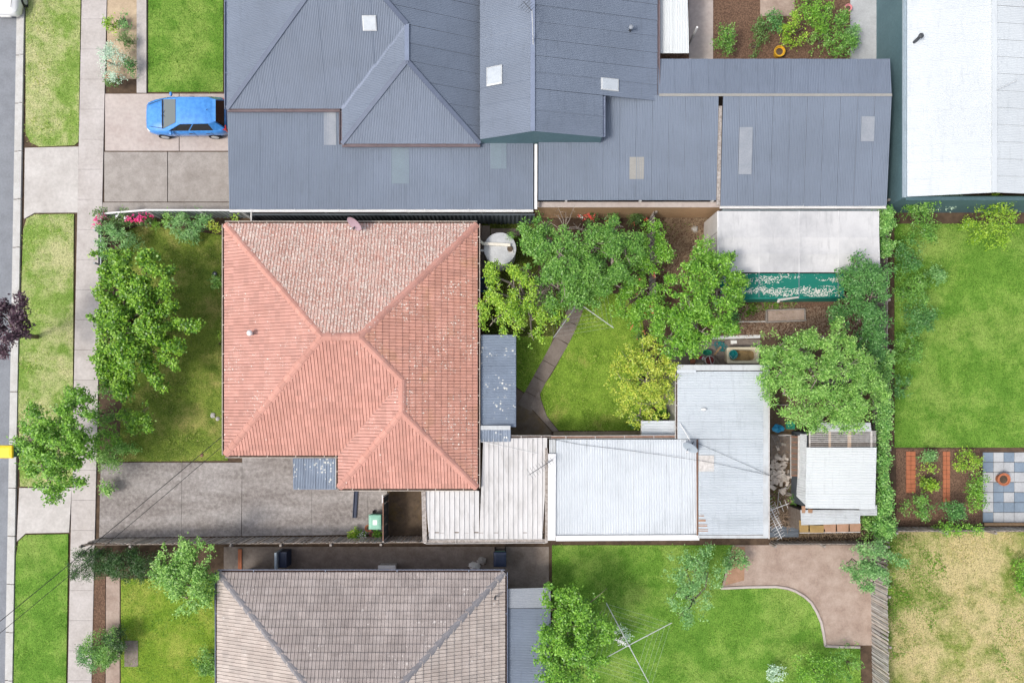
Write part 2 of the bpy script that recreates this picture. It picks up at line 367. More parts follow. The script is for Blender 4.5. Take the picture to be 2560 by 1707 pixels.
simple('dark_metal', (0.06,0.065,0.075), (0.04,0.044,0.05), 4, 0.5)
simple('pvc', (0.70,0.66,0.58), (0.58,0.54,0.46), 4, 0.5)
simple('rubber', (0.03,0.03,0.03), (0.02,0.02,0.02), 4, 0.9)
simple('bark', (0.20,0.165,0.135), (0.105,0.08,0.062), 9, 0.95, bump=0.8)
simple('bark_pale', (0.36,0.315,0.275), (0.235,0.195,0.165), 9, 0.95, bump=0.8)
simple('twig_dry', (0.36,0.27,0.195), (0.19,0.13,0.09), 9, 0.95)
simple('straw', (0.36,0.27,0.175), (0.15,0.10,0.065), 9, 0.95)
simple('bin_green', (0.235,0.47,0.36), (0.20,0.41,0.315), 3, 0.5)
simple('bin_body', (0.05,0.13,0.095), (0.04,0.10,0.075), 3, 0.5)
simple('sticker', (0.82,0.82,0.80), (0.78,0.78,0.76), 3, 0.5)
simple('yellow_lid', (0.80,0.60,0.02), (0.68,0.50,0.02), 3, 0.45)
simple('navy', (0.03,0.045,0.09), (0.02,0.03,0.06), 3, 0.5)
simple('blue_plastic', (0.015,0.13,0.33), (0.01,0.09,0.25), 3, 0.4)
simple('sky_bag', (0.05,0.36,0.62), (0.03,0.26,0.50), 4, 0.35)
simple('teal_plastic', (0.012,0.26,0.27), (0.01,0.19,0.20), 3, 0.4)
simple('green_plastic', (0.02,0.24,0.15), (0.015,0.17,0.10), 3, 0.4)
simple('crate_green', (0.05,0.40,0.26), (0.035,0.30,0.19), 3, 0.4)
simple('magenta', (0.42,0.02,0.09), (0.30,0.015,0.06), 3, 0.5)
simple('maroon', (0.20,0.035,0.035), (0.14,0.025,0.025), 3, 0.6)
simple('terracotta', (0.42,0.15,0.075), (0.32,0.11,0.055), 4, 0.8)
simple('enamel', (0.66,0.60,0.46), (0.56,0.49,0.35), 2, 0.4)
simple('sludge', (0.28,0.19,0.085), (0.10,0.06,0.025), 2.6, 0.5, lo=0.4, hi=0.55)
simple('rubble', (0.66,0.60,0.54), (0.48,0.42,0.36), 4, 0.9, bump=0.4)
simple('rust_sheet', (0.36,0.215,0.145), (0.25,0.15,0.085), 2.5, 0.85)
simple('moss_sheet', (0.30,0.20,0.075), (0.20,0.13,0.05), 2.5, 0.9)
simple('stone', (0.44,0.43,0.41), (0.27,0.26,0.24), 7, 0.9, bump=0.6)
simple('dark_sheet', (0.14,0.165,0.195), (0.09,0.105,0.125), 2, 0.5)
simple('skylight', (0.46,0.50,0.54), (0.36,0.40,0.44), 3, 0.25, 0.5)
simple('acrylic', (0.27,0.29,0.325), (0.22,0.245,0.28), 2, 0.4)
simple('acrylic_teal', (0.165,0.215,0.25), (0.15,0.19,0.23), 2, 0.4)
simple('beige_panel', (0.29,0.285,0.265), (0.25,0.245,0.23), 2, 0.5)
simple('patio_blue', (0.20,0.255,0.32), (0.155,0.20,0.255), 1.5, 0.8)
simple('patio_pale', (0.42,0.435,0.45), (0.33,0.34,0.355), 1.5, 0.8)
simple('yellow_pot', (0.62,0.36,0.03), (0.52,0.28,0.02), 3, 0.5)
simple('pink_pot', (0.62,0.26,0.28), (0.52,0.20,0.22), 3, 0.5)
t_ = NT('car_blue'); t_.finish(t_.ramp(t_.noise(5, 5), [(0.35, (0.035,0.20,0.56)), (0.65, (0.06,0.27,0.68))]), 0.24, 0.6); t_.b.inputs['Coat Weight'].default_value = 0.6
t_ = NT('car_white'); t_.finish((0.70,0.71,0.72), 0.3, 0.5); t_.b.inputs['Coat Weight'].default_value = 0.6
t_ = NT('car_glass'); t_.finish((0.012,0.016,0.020), 0.08, 0.6)
t_ = NT('screen_glass'); t_.finish((0.13,0.15,0.15), 0.10, 0.6)
t_ = NT('lamp_red'); t_.finish((0.42,0.008,0.012), 0.2, 0.5)
t_ = NT('lamp_clear'); t_.finish((0.70,0.72,0.74), 0.1, 0.6)
# foliage
leaf_mat('leaf_lime', [(0.020,0.068,0.005), (0.058,0.148,0.009), (0.105,0.22,0.014), (0.19,0.31,0.032)])
leaf_mat('leaf_mid', [(0.025,0.082,0.012), (0.055,0.140,0.019), (0.090,0.200,0.030), (0.14,0.265,0.050)])
leaf_mat('leaf_deep', [(0.018,0.065,0.016), (0.036,0.112,0.024), (0.062,0.160,0.038), (0.10,0.22,0.060)])
leaf_mat('leaf_citrus', [(0.026,0.088,0.007), (0.060,0.155,0.011), (0.100,0.225,0.018), (0.17,0.31,0.04)])
leaf_mat('leaf_light', [(0.036,0.105,0.014), (0.078,0.185,0.027), (0.14,0.27,0.050), (0.25,0.39,0.11)])
leaf_mat('leaf_yellow', [(0.07,0.13,0.010), (0.15,0.23,0.018), (0.25,0.31,0.030), (0.38,0.38,0.07)])
leaf_mat('leaf_ygreen', [(0.045,0.115,0.008), (0.095,0.19,0.012), (0.16,0.27,0.018), (0.25,0.35,0.04)])
leaf_mat('leaf_blue', [(0.035,0.105,0.028), (0.070,0.165,0.045), (0.115,0.235,0.070), (0.19,0.32,0.12)])
leaf_mat('leaf_grey', [(0.18,0.26,0.19), (0.26,0.35,0.27), (0.34,0.43,0.34)])
leaf_mat('leaf_ivy', [(0.030,0.100,0.020), (0.065,0.165,0.030), (0.115,0.24,0.050), (0.20,0.34,0.095)])
leaf_mat('leaf_conifer', [(0.008,0.030,0.006), (0.018,0.055,0.010), (0.035,0.085,0.016)])
leaf_mat('leaf_purple', [(0.020,0.012,0.018), (0.045,0.022,0.034), (0.075,0.040,0.055)])
leaf_mat('leaf_rose', [(0.030,0.070,0.016), (0.060,0.120,0.028), (0.10,0.17,0.045)])
leaf_mat('petal_pink', [(0.48,0.012,0.10), (0.62,0.03,0.16), (0.72,0.08,0.24)])
leaf_mat('petal_red', [(0.55,0.03,0.03), (0.68,0.06,0.05), (0.75,0.15,0.12)])
leaf_mat('petal_orange', [(0.62,0.10,0.05), (0.72,0.17,0.09)])
leaf_mat('petal_white', [(0.70,0.62,0.60), (0.78,0.72,0.70)])
leaf_mat('grass_front', [(0.045,0.080,0.010), (0.085,0.135,0.018), (0.125,0.175,0.028), (0.20,0.19,0.065)], 0.3, 0.8, 2.1)
leaf_mat('grass_back', [(0.065,0.125,0.010), (0.115,0.20,0.018), (0.165,0.255,0.03), (0.23,0.25,0.07)], 0.3, 0.8, 2.1)
leaf_mat('grass_verge', [(0.10,0.17,0.018), (0.17,0.26,0.035), (0.24,0.31,0.06), (0.42,0.38,0.19)], 0.3, 0.8, 1.9)
leaf_mat('grass_bright', [(0.050,0.130,0.010), (0.085,0.185,0.016), (0.12,0.225,0.026), (0.18,0.27,0.05)], 0.3, 0.8, 1.65)
leaf_mat('grass_dry', [(0.16,0.20,0.035), (0.27,0.28,0.08), (0.40,0.35,0.15), (0.50,0.42,0.22)], 0.3, 0.8, 1.45)
# ------------------------------------------------------------------ roofs
def frame_of(poly, along=None):
    n = Vector((0,0,0)); N = len(poly)
    for i in range(N):
        a = poly[i]; b = poly[(i+1)%N]
        n += Vector(((a.y-b.y)*(a.z+b.z), (a.z-b.z)*(a.x+b.x), (a.x-b.x)*(a.y+b.y)))
    n.normalize()
    if n.z < 0: n = -n
    v = Vector((n.x*n.z, n.y*n.z, n.z*n.z-1.0)) if along is None else Vector(along)
    v = (v - n*v.dot(n)).normalized()
    u = v.cross(n).normalized()
    return u, v, n
def vrange(p2, u):
    vs = []
    for i in range(len(p2)):
        (u0,v0),(u1,v1) = p2[i], p2[(i+1)%len(p2)]
        if abs(u1-u0) < 1e-9:
            if abs(u-u0) < 1e-6: vs += [v0, v1]
        elif min(u0,u1)-1e-9 <= u <= max(u0,u1)+1e-9:
            vs.append(v0+(v1-v0)*(u-u0)/(u1-u0))
    return (min(vs), max(vs)) if vs else None
def sheets(parent, name, poly, mat, along=None, width=0.762, pitch=0.0762, amp=0.013, profile='corr', n=6, jit=0.004, seed=1, lap=0.016):
    """lay roofing sheets over a convex planar outline; every sheet is a mesh of its own"""
    poly = [Vector(p) for p in poly]; u, v, nn = frame_of(poly, along); o = poly[0]
    p2 = [((p-o).dot(u), (p-o).dot(v)) for p in poly]
    u0 = min(p[0] for p in p2); u1 = max(p[0] for p in p2); rr = random.Random(seed); out = []; k = 0
    cnt = max(1, round((u1-u0)/width)); wd = (u1-u0)/cnt
    for k in range(cnt):
        a = u0+k*wd; b = a+wd; mb = MB(); lift = rr.uniform(0, jit); ext = rr.uniform(0, jit*2)
        if profile == 'corr':
            m = max(2, int(round(wd/pitch)))*n; us = [a+(b-a)*i/m for i in range(m+1)]
            hs_ = [amp*math.sin(2*math.pi*(x-u0)/pitch) + lap*(x-a)/(b-a) for x in us]
        elif profile == 'pan':
            r = 0.020; us = [a, a+r*.3, a+1.2*r, a+1.5*r, b-0.1*r, b]; hs_ = [0, amp*1.8, amp*1.8, 0, 0, 0]
        else:
            us = [a+0.002, b-0.002]; hs_ = [0, 0]
        rows = []
        for x, h in zip(us, hs_):
            w = vrange(p2, min(max(x, u0+1e-6), u1-1e-6))
            if w is None: continue
            q = o + u*x + nn*(h+lift)
            rows.append((q+v*w[0], q+v*(w[1]+ext)))
        if len(rows) < 2: continue
        pts = [p for r_ in rows for p in r_]
        mb.add(pts, [(2*i, 2*i+1, 2*i+3, 2*i+2) for i in range(len(rows)-1)])
        out.append(mb.build(name, mat, parent, smooth=(profile == 'corr')))
    return out
TILE_H = [-0.030, 0.022, 0.027, 0.022, 0.028, 0.024, -0.030, -0.030, 0.024, 0.028, 0.022, 0.026, 0.020, -0.030]
TILE_X = [0.0, 0.05, 0.14, 0.25, 0.36, 0.455, 0.465, 0.525, 0.535, 0.64, 0.75, 0.86, 0.955, 1.0]
def tile_piece(p2, a, b, v0, v1, lip=0.030, u0=None):
    """points (u,v,h) of one interlocking roof tile clipped to the outline p2"""
    us = [a+(b-a)*x for x in TILE_X]; rows = []
    um = min(p[0] for p in p2); uM = max(p[0] for p in p2)
    for x, h in zip(us, TILE_H):
        if x < um-1e-6 or x > uM+1e-6: continue
        w = vrange(p2, min(max(x, um+1e-7), uM-1e-7))
        if w is None: continue
        lo = max(v0, w[0]); hi = min(v1, w[1])
        if hi-lo < 0.004: continue
        rows.append((x, lo, hi, h))
    return rows
def tile_mesh(mb, rows, v0, v1, fn, lip):
    if len(rows) < 2: return False
    pts = []
    for x, lo, hi, h in rows:
        pts += [fn(x, lo, h + lip*((lo-v0)/(v1-v0))), fn(x, hi, h + lip*((hi-v0)/(v1-v0))), fn(x, hi, h*0.2 - 0.012)]
    fs = []
    for i in range(len(rows)-1):
        if rows[i+1][0]-rows[i][0] > 0.08: continue
        fs += [(3*i, 3*i+1, 3*i+4, 3*i+3), (3*i+1, 3*i+2, 3*i+5, 3*i+4)]
    mb.add(pts, fs); return True
def tile_roof(parent, planes, uw=0.30, vg=0.305, lip=0.028, limit=300, name='roof_tile', groove=1.0):
    """planes: (outline, material, own?) ; up to `limit` whole tiles become objects, the rest one mesh"""
    rest = MB(); mats = [pl[1] for pl in planes]; left = limit; off = org(parent); protos = {}
    for idx, pl in enumerate(planes):
        poly = [Vector(p) for p in pl[0]]; u, v, nn = frame_of(poly); o = Vector(pl[3]) if len(pl) > 3 else poly[0]
        p2 = [((p-o).dot(u), (p-o).dot(v)) for p in poly]
        us = [p[0] for p in p2]; vs = [p[1] for p in p2]; rest.mi = idx
        rr = random.Random(idx+11)
        for i in range(math.floor(min(us)/uw)-1, math.ceil(max(us)/uw)+1):
            for j in range(math.floor(min(vs)/vg)-1, math.ceil(max(vs)/vg)+1):
                a, b, v0, v1 = i*uw, (i+1)*uw, j*vg, (j+1)*vg
                rows = [(x_, l_, h_, max(hh_, hh_*groove)) for x_, l_, h_, hh_ in tile_piece(p2, a, b, v0, v1+0.03)]
                if len(rows) < 2: continue
                whole = len(rows) == len(TILE_X) and all(abs(r[1]-v0) < 1e-6 and abs(r[2]-v1-0.03) < 1e-6 for r in rows)
                jz = rr.uniform(-0.003, 0.004)
                if whole and pl[2] and left > 0:
                    if idx not in protos:
                        mb = MB(); rw = [(x*uw, 0.0, vg+0.03, max(h, h*groove)) for x, h in zip(TILE_X, TILE_H)]
                        tile_mesh(mb, rw, 0, vg, lambda x, y, h: Vector((x, y, h)), lip)
                        protos[idx] = mb.build(name, pl[1], parent, local=True); src = protos[idx]; ob = src
                    else:
                        ob = protos[idx].copy(); COL.objects.link(ob); ob.parent = parent
                    q = o + u*a + v*v0 + nn*jz - off
                    ob.matrix_local = Matrix(((u.x,v.x,nn.x,q.x),(u.y,v.y,nn.y,q.y),(u.z,v.z,nn.z,q.z),(0,0,0,1)))
                    left -= 1
                else:
                    tile_mesh(rest, rows, v0, v1, lambda x, y, h: o + u*x + v*y + nn*(h+jz), lip)
    if rest.f:
        tag(rest.build(name+'_field', mats, parent), kind='stuff')
def ridge_caps(parent, lines, mat, length=0.40, w=0.17, drop=0.07, name='ridge_cap', lift=0.045):
    """angular cap tiles laid end to end along hips and ridges"""
    mb = MB(); L = length
    prof = [(-w, -drop), (-w*0.55, -drop*0.15), (0, 0.022), (w*0.55, -drop*0.15), (w, -drop)]
    pts = [(0, y, z) for y, z in prof] + [(L+0.03, y*1.06, z+0.012) for y, z in prof] + [(L+0.03, y*1.02, z-0.03) for y, z in prof]
    mb.add(pts, [(i, i+1, 6+i, 5+i) for i in range(4)] + [(5+i, 6+i, 11+i, 10+i) for i in range(4)])
    proto = None; off = org(parent)
    for ln in lines:
        p, q = Vector(ln[0]), Vector(ln[1])
        n = max(1, round((q-p).length/L)); d = (q-p)/n; x = d.normalized()
        y = Vector((0,0,1)).cross(x).normalized(); z = x.cross(y)
        for i in range(n):
            if proto is None: ob = proto = mb.build(name, mat, parent, local=True)
            else: ob = proto.copy(); COL.objects.link(ob); ob.parent = parent
            a = p + d*i + Vector((0,0,lift)) - off; s = d.length/L
            ob.matrix_local = Matrix(((x.x*s,y.x,z.x,a.x),(x.y*s,y.y,z.y,a.y),(x.z*s,y.z,z.z,a.z),(0,0,0,1)))
def gutter(parent, p, q, out, mat='cream_gutter', w=0.12, h=0.11, strap=1.2, fill='litter', name='gutter'):
    """open U gutter between p and q; out = horizontal direction away from the roof"""
    p = Vector(p); q = Vector(q); o = Vector(out).normalized(); d = (q-p).normalized(); mb = MB(); t = 0.012
    mb.beam(p+o*w, q+o*w, 0.022, h)
    mb.beam(p, q, 0.012, h)
    mb.beam(p+o*w/2-Vector((0,0,h/2)), q+o*w/2-Vector((0,0,h/2)), w, t)
    L = (q-p).length; k = max(1, int(L/strap))
    for i in range(k):
        c = p + d*(L*(i+0.5)/k) + Vector((0,0,h/2+0.004)); mb.beam(c-o*0.03, c+o*(w+0.01), 0.025, 0.008)
    g = mb.build(name, mat, parent)
    if fill:
        MB().beam(p+o*w/2-Vector((0,0,h*0.18)), q+o*w/2-Vector((0,0,h*0.18)), w-0.035, 0.02).build('gutter_fill', fill, g)  # dark strip along the inside of the gutter
    return g
def walls(parent, ring, z0, z1, mat='cream_brick', name='wall'):
    mb = MB(); n = len(ring)
    for i in range(n):
        a = Vector((ring[i][0], ring[i][1], 0)); b = Vector((ring[(i+1)%n][0], ring[(i+1)%n][1], 0))
        zz0 = Vector((0,0,z0)); zz1 = Vector((0,0,z1))
        mb.poly([a+zz0, b+zz0, b+zz1, a+zz1])
    return mb.build(name, mat, parent)

# ------------------------------------------------------------------ fences
def paling_fence(name, label, cat, a, b, h, top_fn=None, mat='paling', wd=0.10, rails=True, side=1, group=None, seed=3, posts=True):
    a = Vector((a[0], a[1], 0)); b = Vector((b[0], b[1], 0)); d = (b-a).normalized(); nrm = Vector((-d.y, d.x, 0))*side
    r = root(name, a, label, cat, group); L = (b-a).length; n = int(L/wd); rr = random.Random(seed)
    protos = []
    for k in range(6):
        mb = MB(); hh = h*rr.uniform(0.965, 1.02); t = 0.016; w = wd*rr.uniform(0.76, 0.86)
        mb.box(0, -t/2, 0.02, w, t/2, hh); protos.append(mb)
    src = []
    ang = math.atan2(d.y, d.x)
    for i in range(n):
        k = i % 6 if i < 6 else rr.randrange(6)
        if i < 6: ob = protos[i].build('paling', mat if rr.random() < 0.6 else 'paling_warm', r, local=True); src.append(ob)
        else: ob = src[k].copy(); COL.objects.link(ob); ob.parent = r
        q = d*(i*wd) + nrm*(rr.uniform(0.0, 0.012) + 0.022*(i % 2))
        z = (top_fn(i*wd/L) if top_fn else 0.0)
        ob.location = (q.x, q.y, z); ob.rotation_euler = (rr.uniform(-0.012,0.012), rr.uniform(-0.012,0.012), ang + rr.uniform(-0.03,0.03))
    if rails:
        for z in (0.3, h*0.55, h-0.22):
            MB().beam(a - nrm*0.035 + Vector((0,0,z)), b - nrm*0.035 + Vector((0,0,z)), 0.045, 0.075).build('rail', 'rail_wood', r)
    if posts:
        for i in range(int(L/2.4)+1):
            p = a + d*min(L, i*2.4) - nrm*0.11
            MB().box(p.x-0.05, p.y-0.05, 0, p.x+0.05, p.y+0.05, h-0.05).build('post', 'grey_wood', r)
    return r
def panel_fence(name, label, cat, a, b, h, mat, cap_mat=None, pan=2.4, post_mat='grey_fence', ribs=True, h0=None, group=None):
    """ribbed steel panel fence; h0 lets the first end be lower"""
    a = Vector((a[0], a[1], 0)); b = Vector((b[0], b[1], 0)); d = (b-a).normalized(); L = (b-a).length
    nrm = Vector((-d.y, d.x, 0)); r = root(name, a, label, cat, group); k = max(1, round(L/pan)); h0 = h if h0 is None else h0
    for i in range(k):
        s0, s1 = L*i/k, L*(i+1)/k
        hh = lambda s: h0 + (h-h0)*min(1.0, s/(0.33*L)) if h0 != h else h
        mb = MB(); m = max(2, int((s1-s0)/0.05)); pts = []
        for j in range(m+1):
            s = s0+(s1-s0)*j/m; off = 0.016 if (j//2) % 2 else -0.016
            q = a + d*s + nrm*off; pts += [q, q + Vector((0,0,hh(s)))]
        mb.add(pts, [(2*j, 2*j+2, 2*j+3, 2*j+1) for j in range(m)])
        mb.build('panel', mat, r)
        MB().beam(a+d*s0+Vector((0,0,hh(s0)+0.01)), a+d*s1+Vector((0,0,hh(s1)+0.01)), 0.075, 0.05).build('top_rail', cap_mat or mat, r)
        MB().box(*(a+d*s0-Vector((0.035,0.045,0))), *(a+d*s0+Vector((0.035,0.045,hh(s0)+0.045)))).build('post', cap_mat or post_mat, r)
    return r

# ------------------------------------------------------------------ foliage
def mesh_np(name, V, F4, mat, parent=None, at=None, local=True):
    me = bpy.data.meshes.new(name); nv = len(V); nf, k = F4.shape
    me.vertices.add(nv); me.vertices.foreach_set('co', V.astype(np.float32).ravel())
    me.loops.add(nf*k); me.loops.foreach_set('vertex_index', F4.astype(np.int32).ravel())
    me.polygons.add(nf); me.polygons.foreach_set('loop_start', np.arange(0, nf*k, k, dtype=np.int32))
    me.materials.append(M[mat]); me.update(calc_edges=True); me.validate()
    o = bpy.data.objects.new(name, me); COL.objects.link(o)
    if parent is not None: o.parent = parent
    elif at is not None: o.location = at
    return o
def leaf_quads(C, D, L, Wd, rng, sag=0.15):
    """one folded four-point leaf per row: centre C, direction D"""
    n = len(C); up = np.stack([rng.normal(0,0.35,n), rng.normal(0,0.35,n), np.ones(n)], 1)
    s = np.cross(D, up); s /= np.maximum(np.linalg.norm(s, axis=1, keepdims=True), 1e-6)
    ll = (L*rng.uniform(0.7,1.3,n))[:,None]; ww = (Wd*rng.uniform(0.75,1.25,n))[:,None]
    mid = C + D*ll*0.45; tip = C + D*ll; tip[:,2] -= (ll*sag)[:,0]
    V = np.stack([C, mid + s*ww*0.5, tip, mid - s*ww*0.5], 1).reshape(-1,3)
    F = np.arange(4*n).reshape(-1,4)
    return V, F
def crown_points(caps, dens, rng, gap, hz_k=0.75, low=0.3, sprig=5):
    pts = []
    def fill(a, b, rm, hz, n, arm):
        ln = np.linalg.norm(b-a)
        t = rng.random(n); tap = 1.0 - 0.45*t if arm else np.ones(n)
        ang = rng.uniform(0, 2*math.pi, n); q = np.sqrt(rng.random(n)); ph = rng.uniform(0, 6.28, 3)
        wob = 1 + 0.16*np.sin(3*ang+ph[0]) + 0.12*np.sin(5*ang+ph[1]) + 0.10*np.sin(9*ang+ph[2])
        rr = rm*tap*q*wob
        top = hz*np.sqrt(np.maximum(0, 1-q*q*0.92))
        zz = np.where(rng.random(n) < low, -top*0.6*rng.random(n), top*(0.45+0.55*rng.random(n)**0.6))
        p = a + (b-a)*t[:,None]; p[:,0] += rr*np.cos(ang); p[:,1] += rr*np.sin(ang); p[:,2] += zz
        pts.append(p)
    for c in caps:
        x0,y0,x1,y1,r,z = c[:6]; a = np.array(P(x0,y0,z)); b = np.array(P(x1,y1,z)); rm = M_(r, z); hz = c[6] if len(c) > 6 else rm*hz_k
        ln = np.linalg.norm(b-a); arm = ln > 1.2*rm
        if not arm: rm *= 1.02
        fill(a, b, rm, hz, int((math.pi*rm*rm + 2*rm*ln)*dens*3.0), arm)
        for s in range(sprig):                                  # leafy shoots that break the outline
            an = rng.uniform(0, 6.28); e0 = a + (b-a)*rng.random(); d = np.array([math.cos(an), math.sin(an), 0.15])
            s0 = e0 + d*rm*0.75; s1 = e0 + d*rm*rng.uniform(1.1, 1.38); w = rm*rng.uniform(0.12, 0.2)
            fill(s0 + np.array([0,0,hz*0.25]), s1 + np.array([0,0,hz*0.15]), w, w*0.8, max(2, int((w*w*3+2*w*rm*0.5)*dens*3.6)), True)
    p = np.concatenate(pts)
    f = np.zeros(len(p))
    for k in range(8):
        w = rng.normal(0, 1, 3)*np.array([1,1,0.35]); w *= rng.uniform(3.0, 9.5)/np.linalg.norm(w); f += np.sin(p@w + rng.uniform(0,6.28))
    f /= 2.0
    p[:,2] += 0.22*np.clip(f, -1.6, 1.6)
    p = p[f > gap + 0.27]; p[:,2] = np.maximum(p[:,2], 0.08)
    return p
def foliage(name, mat, parent, caps, dens, k, L, Wd, seed, gap=-0.7, spread=0.5, up=0.25, hz_k=0.75, low=0.3, clus=0.08):
    rng = np.random.default_rng(seed); T = crown_points(caps, dens, rng, gap, hz_k, low); n = len(T)
    C = np.repeat(T, k, 0); az = (np.tile(np.arange(k)*2*math.pi/k, n) + np.repeat(rng.uniform(0,6.28,n), k) + rng.normal(0,0.35,n*k))
    el = rng.normal(up, spread, n*k)
    D = np.stack([np.cos(az)*np.cos(el), np.sin(az)*np.cos(el), np.sin(el)], 1)
    C = C + rng.normal(0, clus, C.shape); L *= 0.80; Wd *= 0.86
    V, F = leaf_quads(C, D, L, Wd, rng)
    return mesh_np(name, V - np.array(org(parent)), F, mat, parent)
def tree(name, label, cat, base, caps, mat, dens=26, k=9, L=0.15, Wd=0.075, seed=1, trunk_r=0.13, trunk_h=None, bark='bark', group=None, gap=-0.7, limbs=True, spread=0.5, up=0.25, hz_k=0.75, low=0.3, flowers=None, clus=0.08):
    b = P(base[0], base[1], 0); r = root(name, b, label, cat, group); rr = random.Random(seed)
    zc = sum(c[5] for c in caps)/len(caps); th = trunk_h if trunk_h is not None else zc*0.5
    top = Vector((b.x+rr.uniform(-0.1,0.1), b.y+rr.uniform(-0.1,0.1), th))
    MB().tube([b-Vector((0,0,0.05)), b+Vector((rr.uniform(-.05,.05), rr.uniform(-.05,.05), th*0.5)), top], [trunk_r*1.25, trunk_r, trunk_r*0.85], 9).build('trunk', bark, r, smooth=True)
    if limbs:
        for c in caps:
            a = P(c[0], c[1], c[5]); e = P(c[2], c[3], c[5]); rm = M_(c[4], c[5])
            m1 = top.lerp(a, 0.55) + Vector((rr.uniform(-.2,.2), rr.uniform(-.2,.2), 0.15))
            end = e if (e-a).length > 0.3 else a + Vector((rr.uniform(-1,1), rr.uniform(-1,1), 0.3))*rm*0.6
            MB().tube([top-Vector((0,0,0.12)), m1, a, end + Vector((0,0,0.1))], [trunk_r*0.6, trunk_r*0.42, trunk_r*0.28, 0.012], 6).build('branch', bark, r, smooth=True)
            for q in range(3):
                t0 = a.lerp(end, rr.random()); e2 = t0 + Vector((rr.uniform(-1,1), rr.uniform(-1,1), rr.uniform(0.1,0.6)))*rm*0.9
                MB().tube([t0, t0.lerp(e2, 0.5)+Vector((0,0,0.06)), e2], [trunk_r*0.2, trunk_r*0.13, 0.006], 5).build('twig', bark, r, smooth=True)
    foliage('crown', mat, r, caps, dens, k, L, Wd, seed, gap, spread, up, hz_k, low, clus)
    if flowers:
        for fm, fd, fl in flowers:
            foliage('blossom', fm, r, [tuple(c[:5]) + (c[5]+0.12,) + tuple(c[6:]) for c in caps], fd, 7, fl, fl*0.8, seed+50, 0.2, 0.4, 0.6, hz_k, 0.0, 0.05)
    return r
def shrub(label, base, r_, h, mat, seed, name='shrub', cat='shrub', dens=34, k=8, L=0.12, Wd=0.06, group=None, gap=-0.9, ry=None, flowers=None, spread=0.5, up=0.35):
    ry = ry or r_; z = h*0.55
    if ry > r_*1.25: caps = [(base[0], base[1]-(ry-r_), base[0], base[1]+(ry-r_), r_, z, h*0.45)]
    elif r_ > ry*1.25: caps = [(base[0]-(r_-ry), base[1], base[0]+(r_-ry), base[1], ry, z, h*0.45)]
    else: caps = [(base[0], base[1], base[0], base[1], r_, z, h*0.45)]
    b = P(base[0], base[1], 0); o = root(name, b, label, cat, group); rr = random.Random(seed)
    for q in range(4):
        e = b + Vector((rr.uniform(-.5,.5)*M_(r_), rr.uniform(-.5,.5)*M_(r_), h*0.7))
        MB().tube([b, b.lerp(e, 0.5), e], [0.03, 0.02, 0.008], 5).build('stem', 'bark', o)
    foliage('leaves', mat, o, caps, dens, k, L, Wd, seed, gap, spread, up, 0.6, 0.35)
    if flowers:
        for fm, fd, fl in flowers:
            foliage('blossom', fm, o, [(c[0],c[1],c[2],c[3],c[4],c[5]+0.08,h*0.45) for c in caps], fd, 7, fl, fl*0.8, seed+50, 0.1, 0.4, 0.6, 0.6, 0.0, 0.04)
    return o
def inpoly(x, y, poly):
    c = np.zeros(len(x), bool); n = len(poly)
    for i in range(n):
        x0,y0 = poly[i][:2]; x1,y1 = poly[(i+1)%n][:2]
        if y0 == y1: continue
        m = ((y0 > y) != (y1 > y)) & (x < (x1-x0)*(y-y0)/(y1-y0)+x0); c ^= m
    return c
def scatter_poly(poly, dens, rng):
    xs = [p[0] for p in poly]; ys = [p[1] for p in poly]
    n = int((max(xs)-min(xs))*(max(ys)-min(ys))*dens)
    x = rng.uniform(min(xs), max(xs), n); y = rng.uniform(min(ys), max(ys), n); k = inpoly(x, y, poly)
    return x[k], y[k]
def grass(name, label, poly, mat, dens, seed, z=0.03, h=0.07, cat='grass'):
    rng = np.random.default_rng(seed); x, y = scatter_poly([tuple(p[:2]) for p in poly], dens, rng)
    x = x + rng.normal(0, 0.045, len(x)); y = y + rng.normal(0, 0.045, len(y))
    cl = np.sin(x*2.1+seed)+np.sin(y*2.7+1.3*seed)+np.sin((x+y)*3.9)+np.sin((x-1.7*y)*1.3)
    hh = h*(0.75+0.18*cl)*rng.uniform(0.6,1.4,len(x)); n = len(x)
    az = rng.uniform(0,6.28,n); C = np.stack([x, y, np.full(n, z)], 1); el = rng.uniform(0.25,1.2,n)
    D = np.stack([np.cos(az)*np.cos(el), np.sin(az)*np.cos(el), np.sin(el)], 1)
    V, F = leaf_quads(C, D, 1.0, 0.28, rng, 0.1)
    V = V.reshape(-1,4,3); V = C[:,None,:] + (V - C[:,None,:])*np.maximum(hh, 0.02)[:,None,None]*1.3
    o = mesh_np(name, V.reshape(-1,3), F, mat)
    return tag(o, label, cat, None, 'stuff')
def sticks(name, label, poly, mat, dens, seed, L=0.35, z=0.03, r=0.012, cat='litter'):
    rng = np.random.default_rng(seed); x, y = scatter_poly([tuple(p[:2]) for p in poly], dens, rng); n = len(x)
    az = rng.uniform(0,6.28,n); ll = L*rng.uniform(0.3,1.4,n); zz = z + rng.random(n)*0.12
    d = np.stack([np.cos(az), np.sin(az), rng.normal(0,0.18,n)], 1)*ll[:,None]; s = np.stack([-np.sin(az), np.cos(az), np.zeros(n)], 1)*(r*rng.uniform(0.5,1.6,n))[:,None]
    C = np.stack([x, y, zz], 1); bend = np.stack([-np.sin(az), np.cos(az), np.zeros(n)], 1)*(rng.normal(0,0.08,n)*ll)[:,None]
    top = np.zeros_like(C); top[:,2] = 0.02
    V = np.stack([C-s, C+s, C+d*.5+bend+s+top, C+d*.5+bend-s+top, C+d+s*.4, C+d-s*.4], 1).reshape(-1,3)
    b = np.arange(n)[:,None]*6; F = np.concatenate([b+np.array([[0,1,2,3]]), b+np.array([[3,2,4,5]])], 0)
    return tag(mesh_np(name, V, F, mat), label, cat, None, 'stuff')
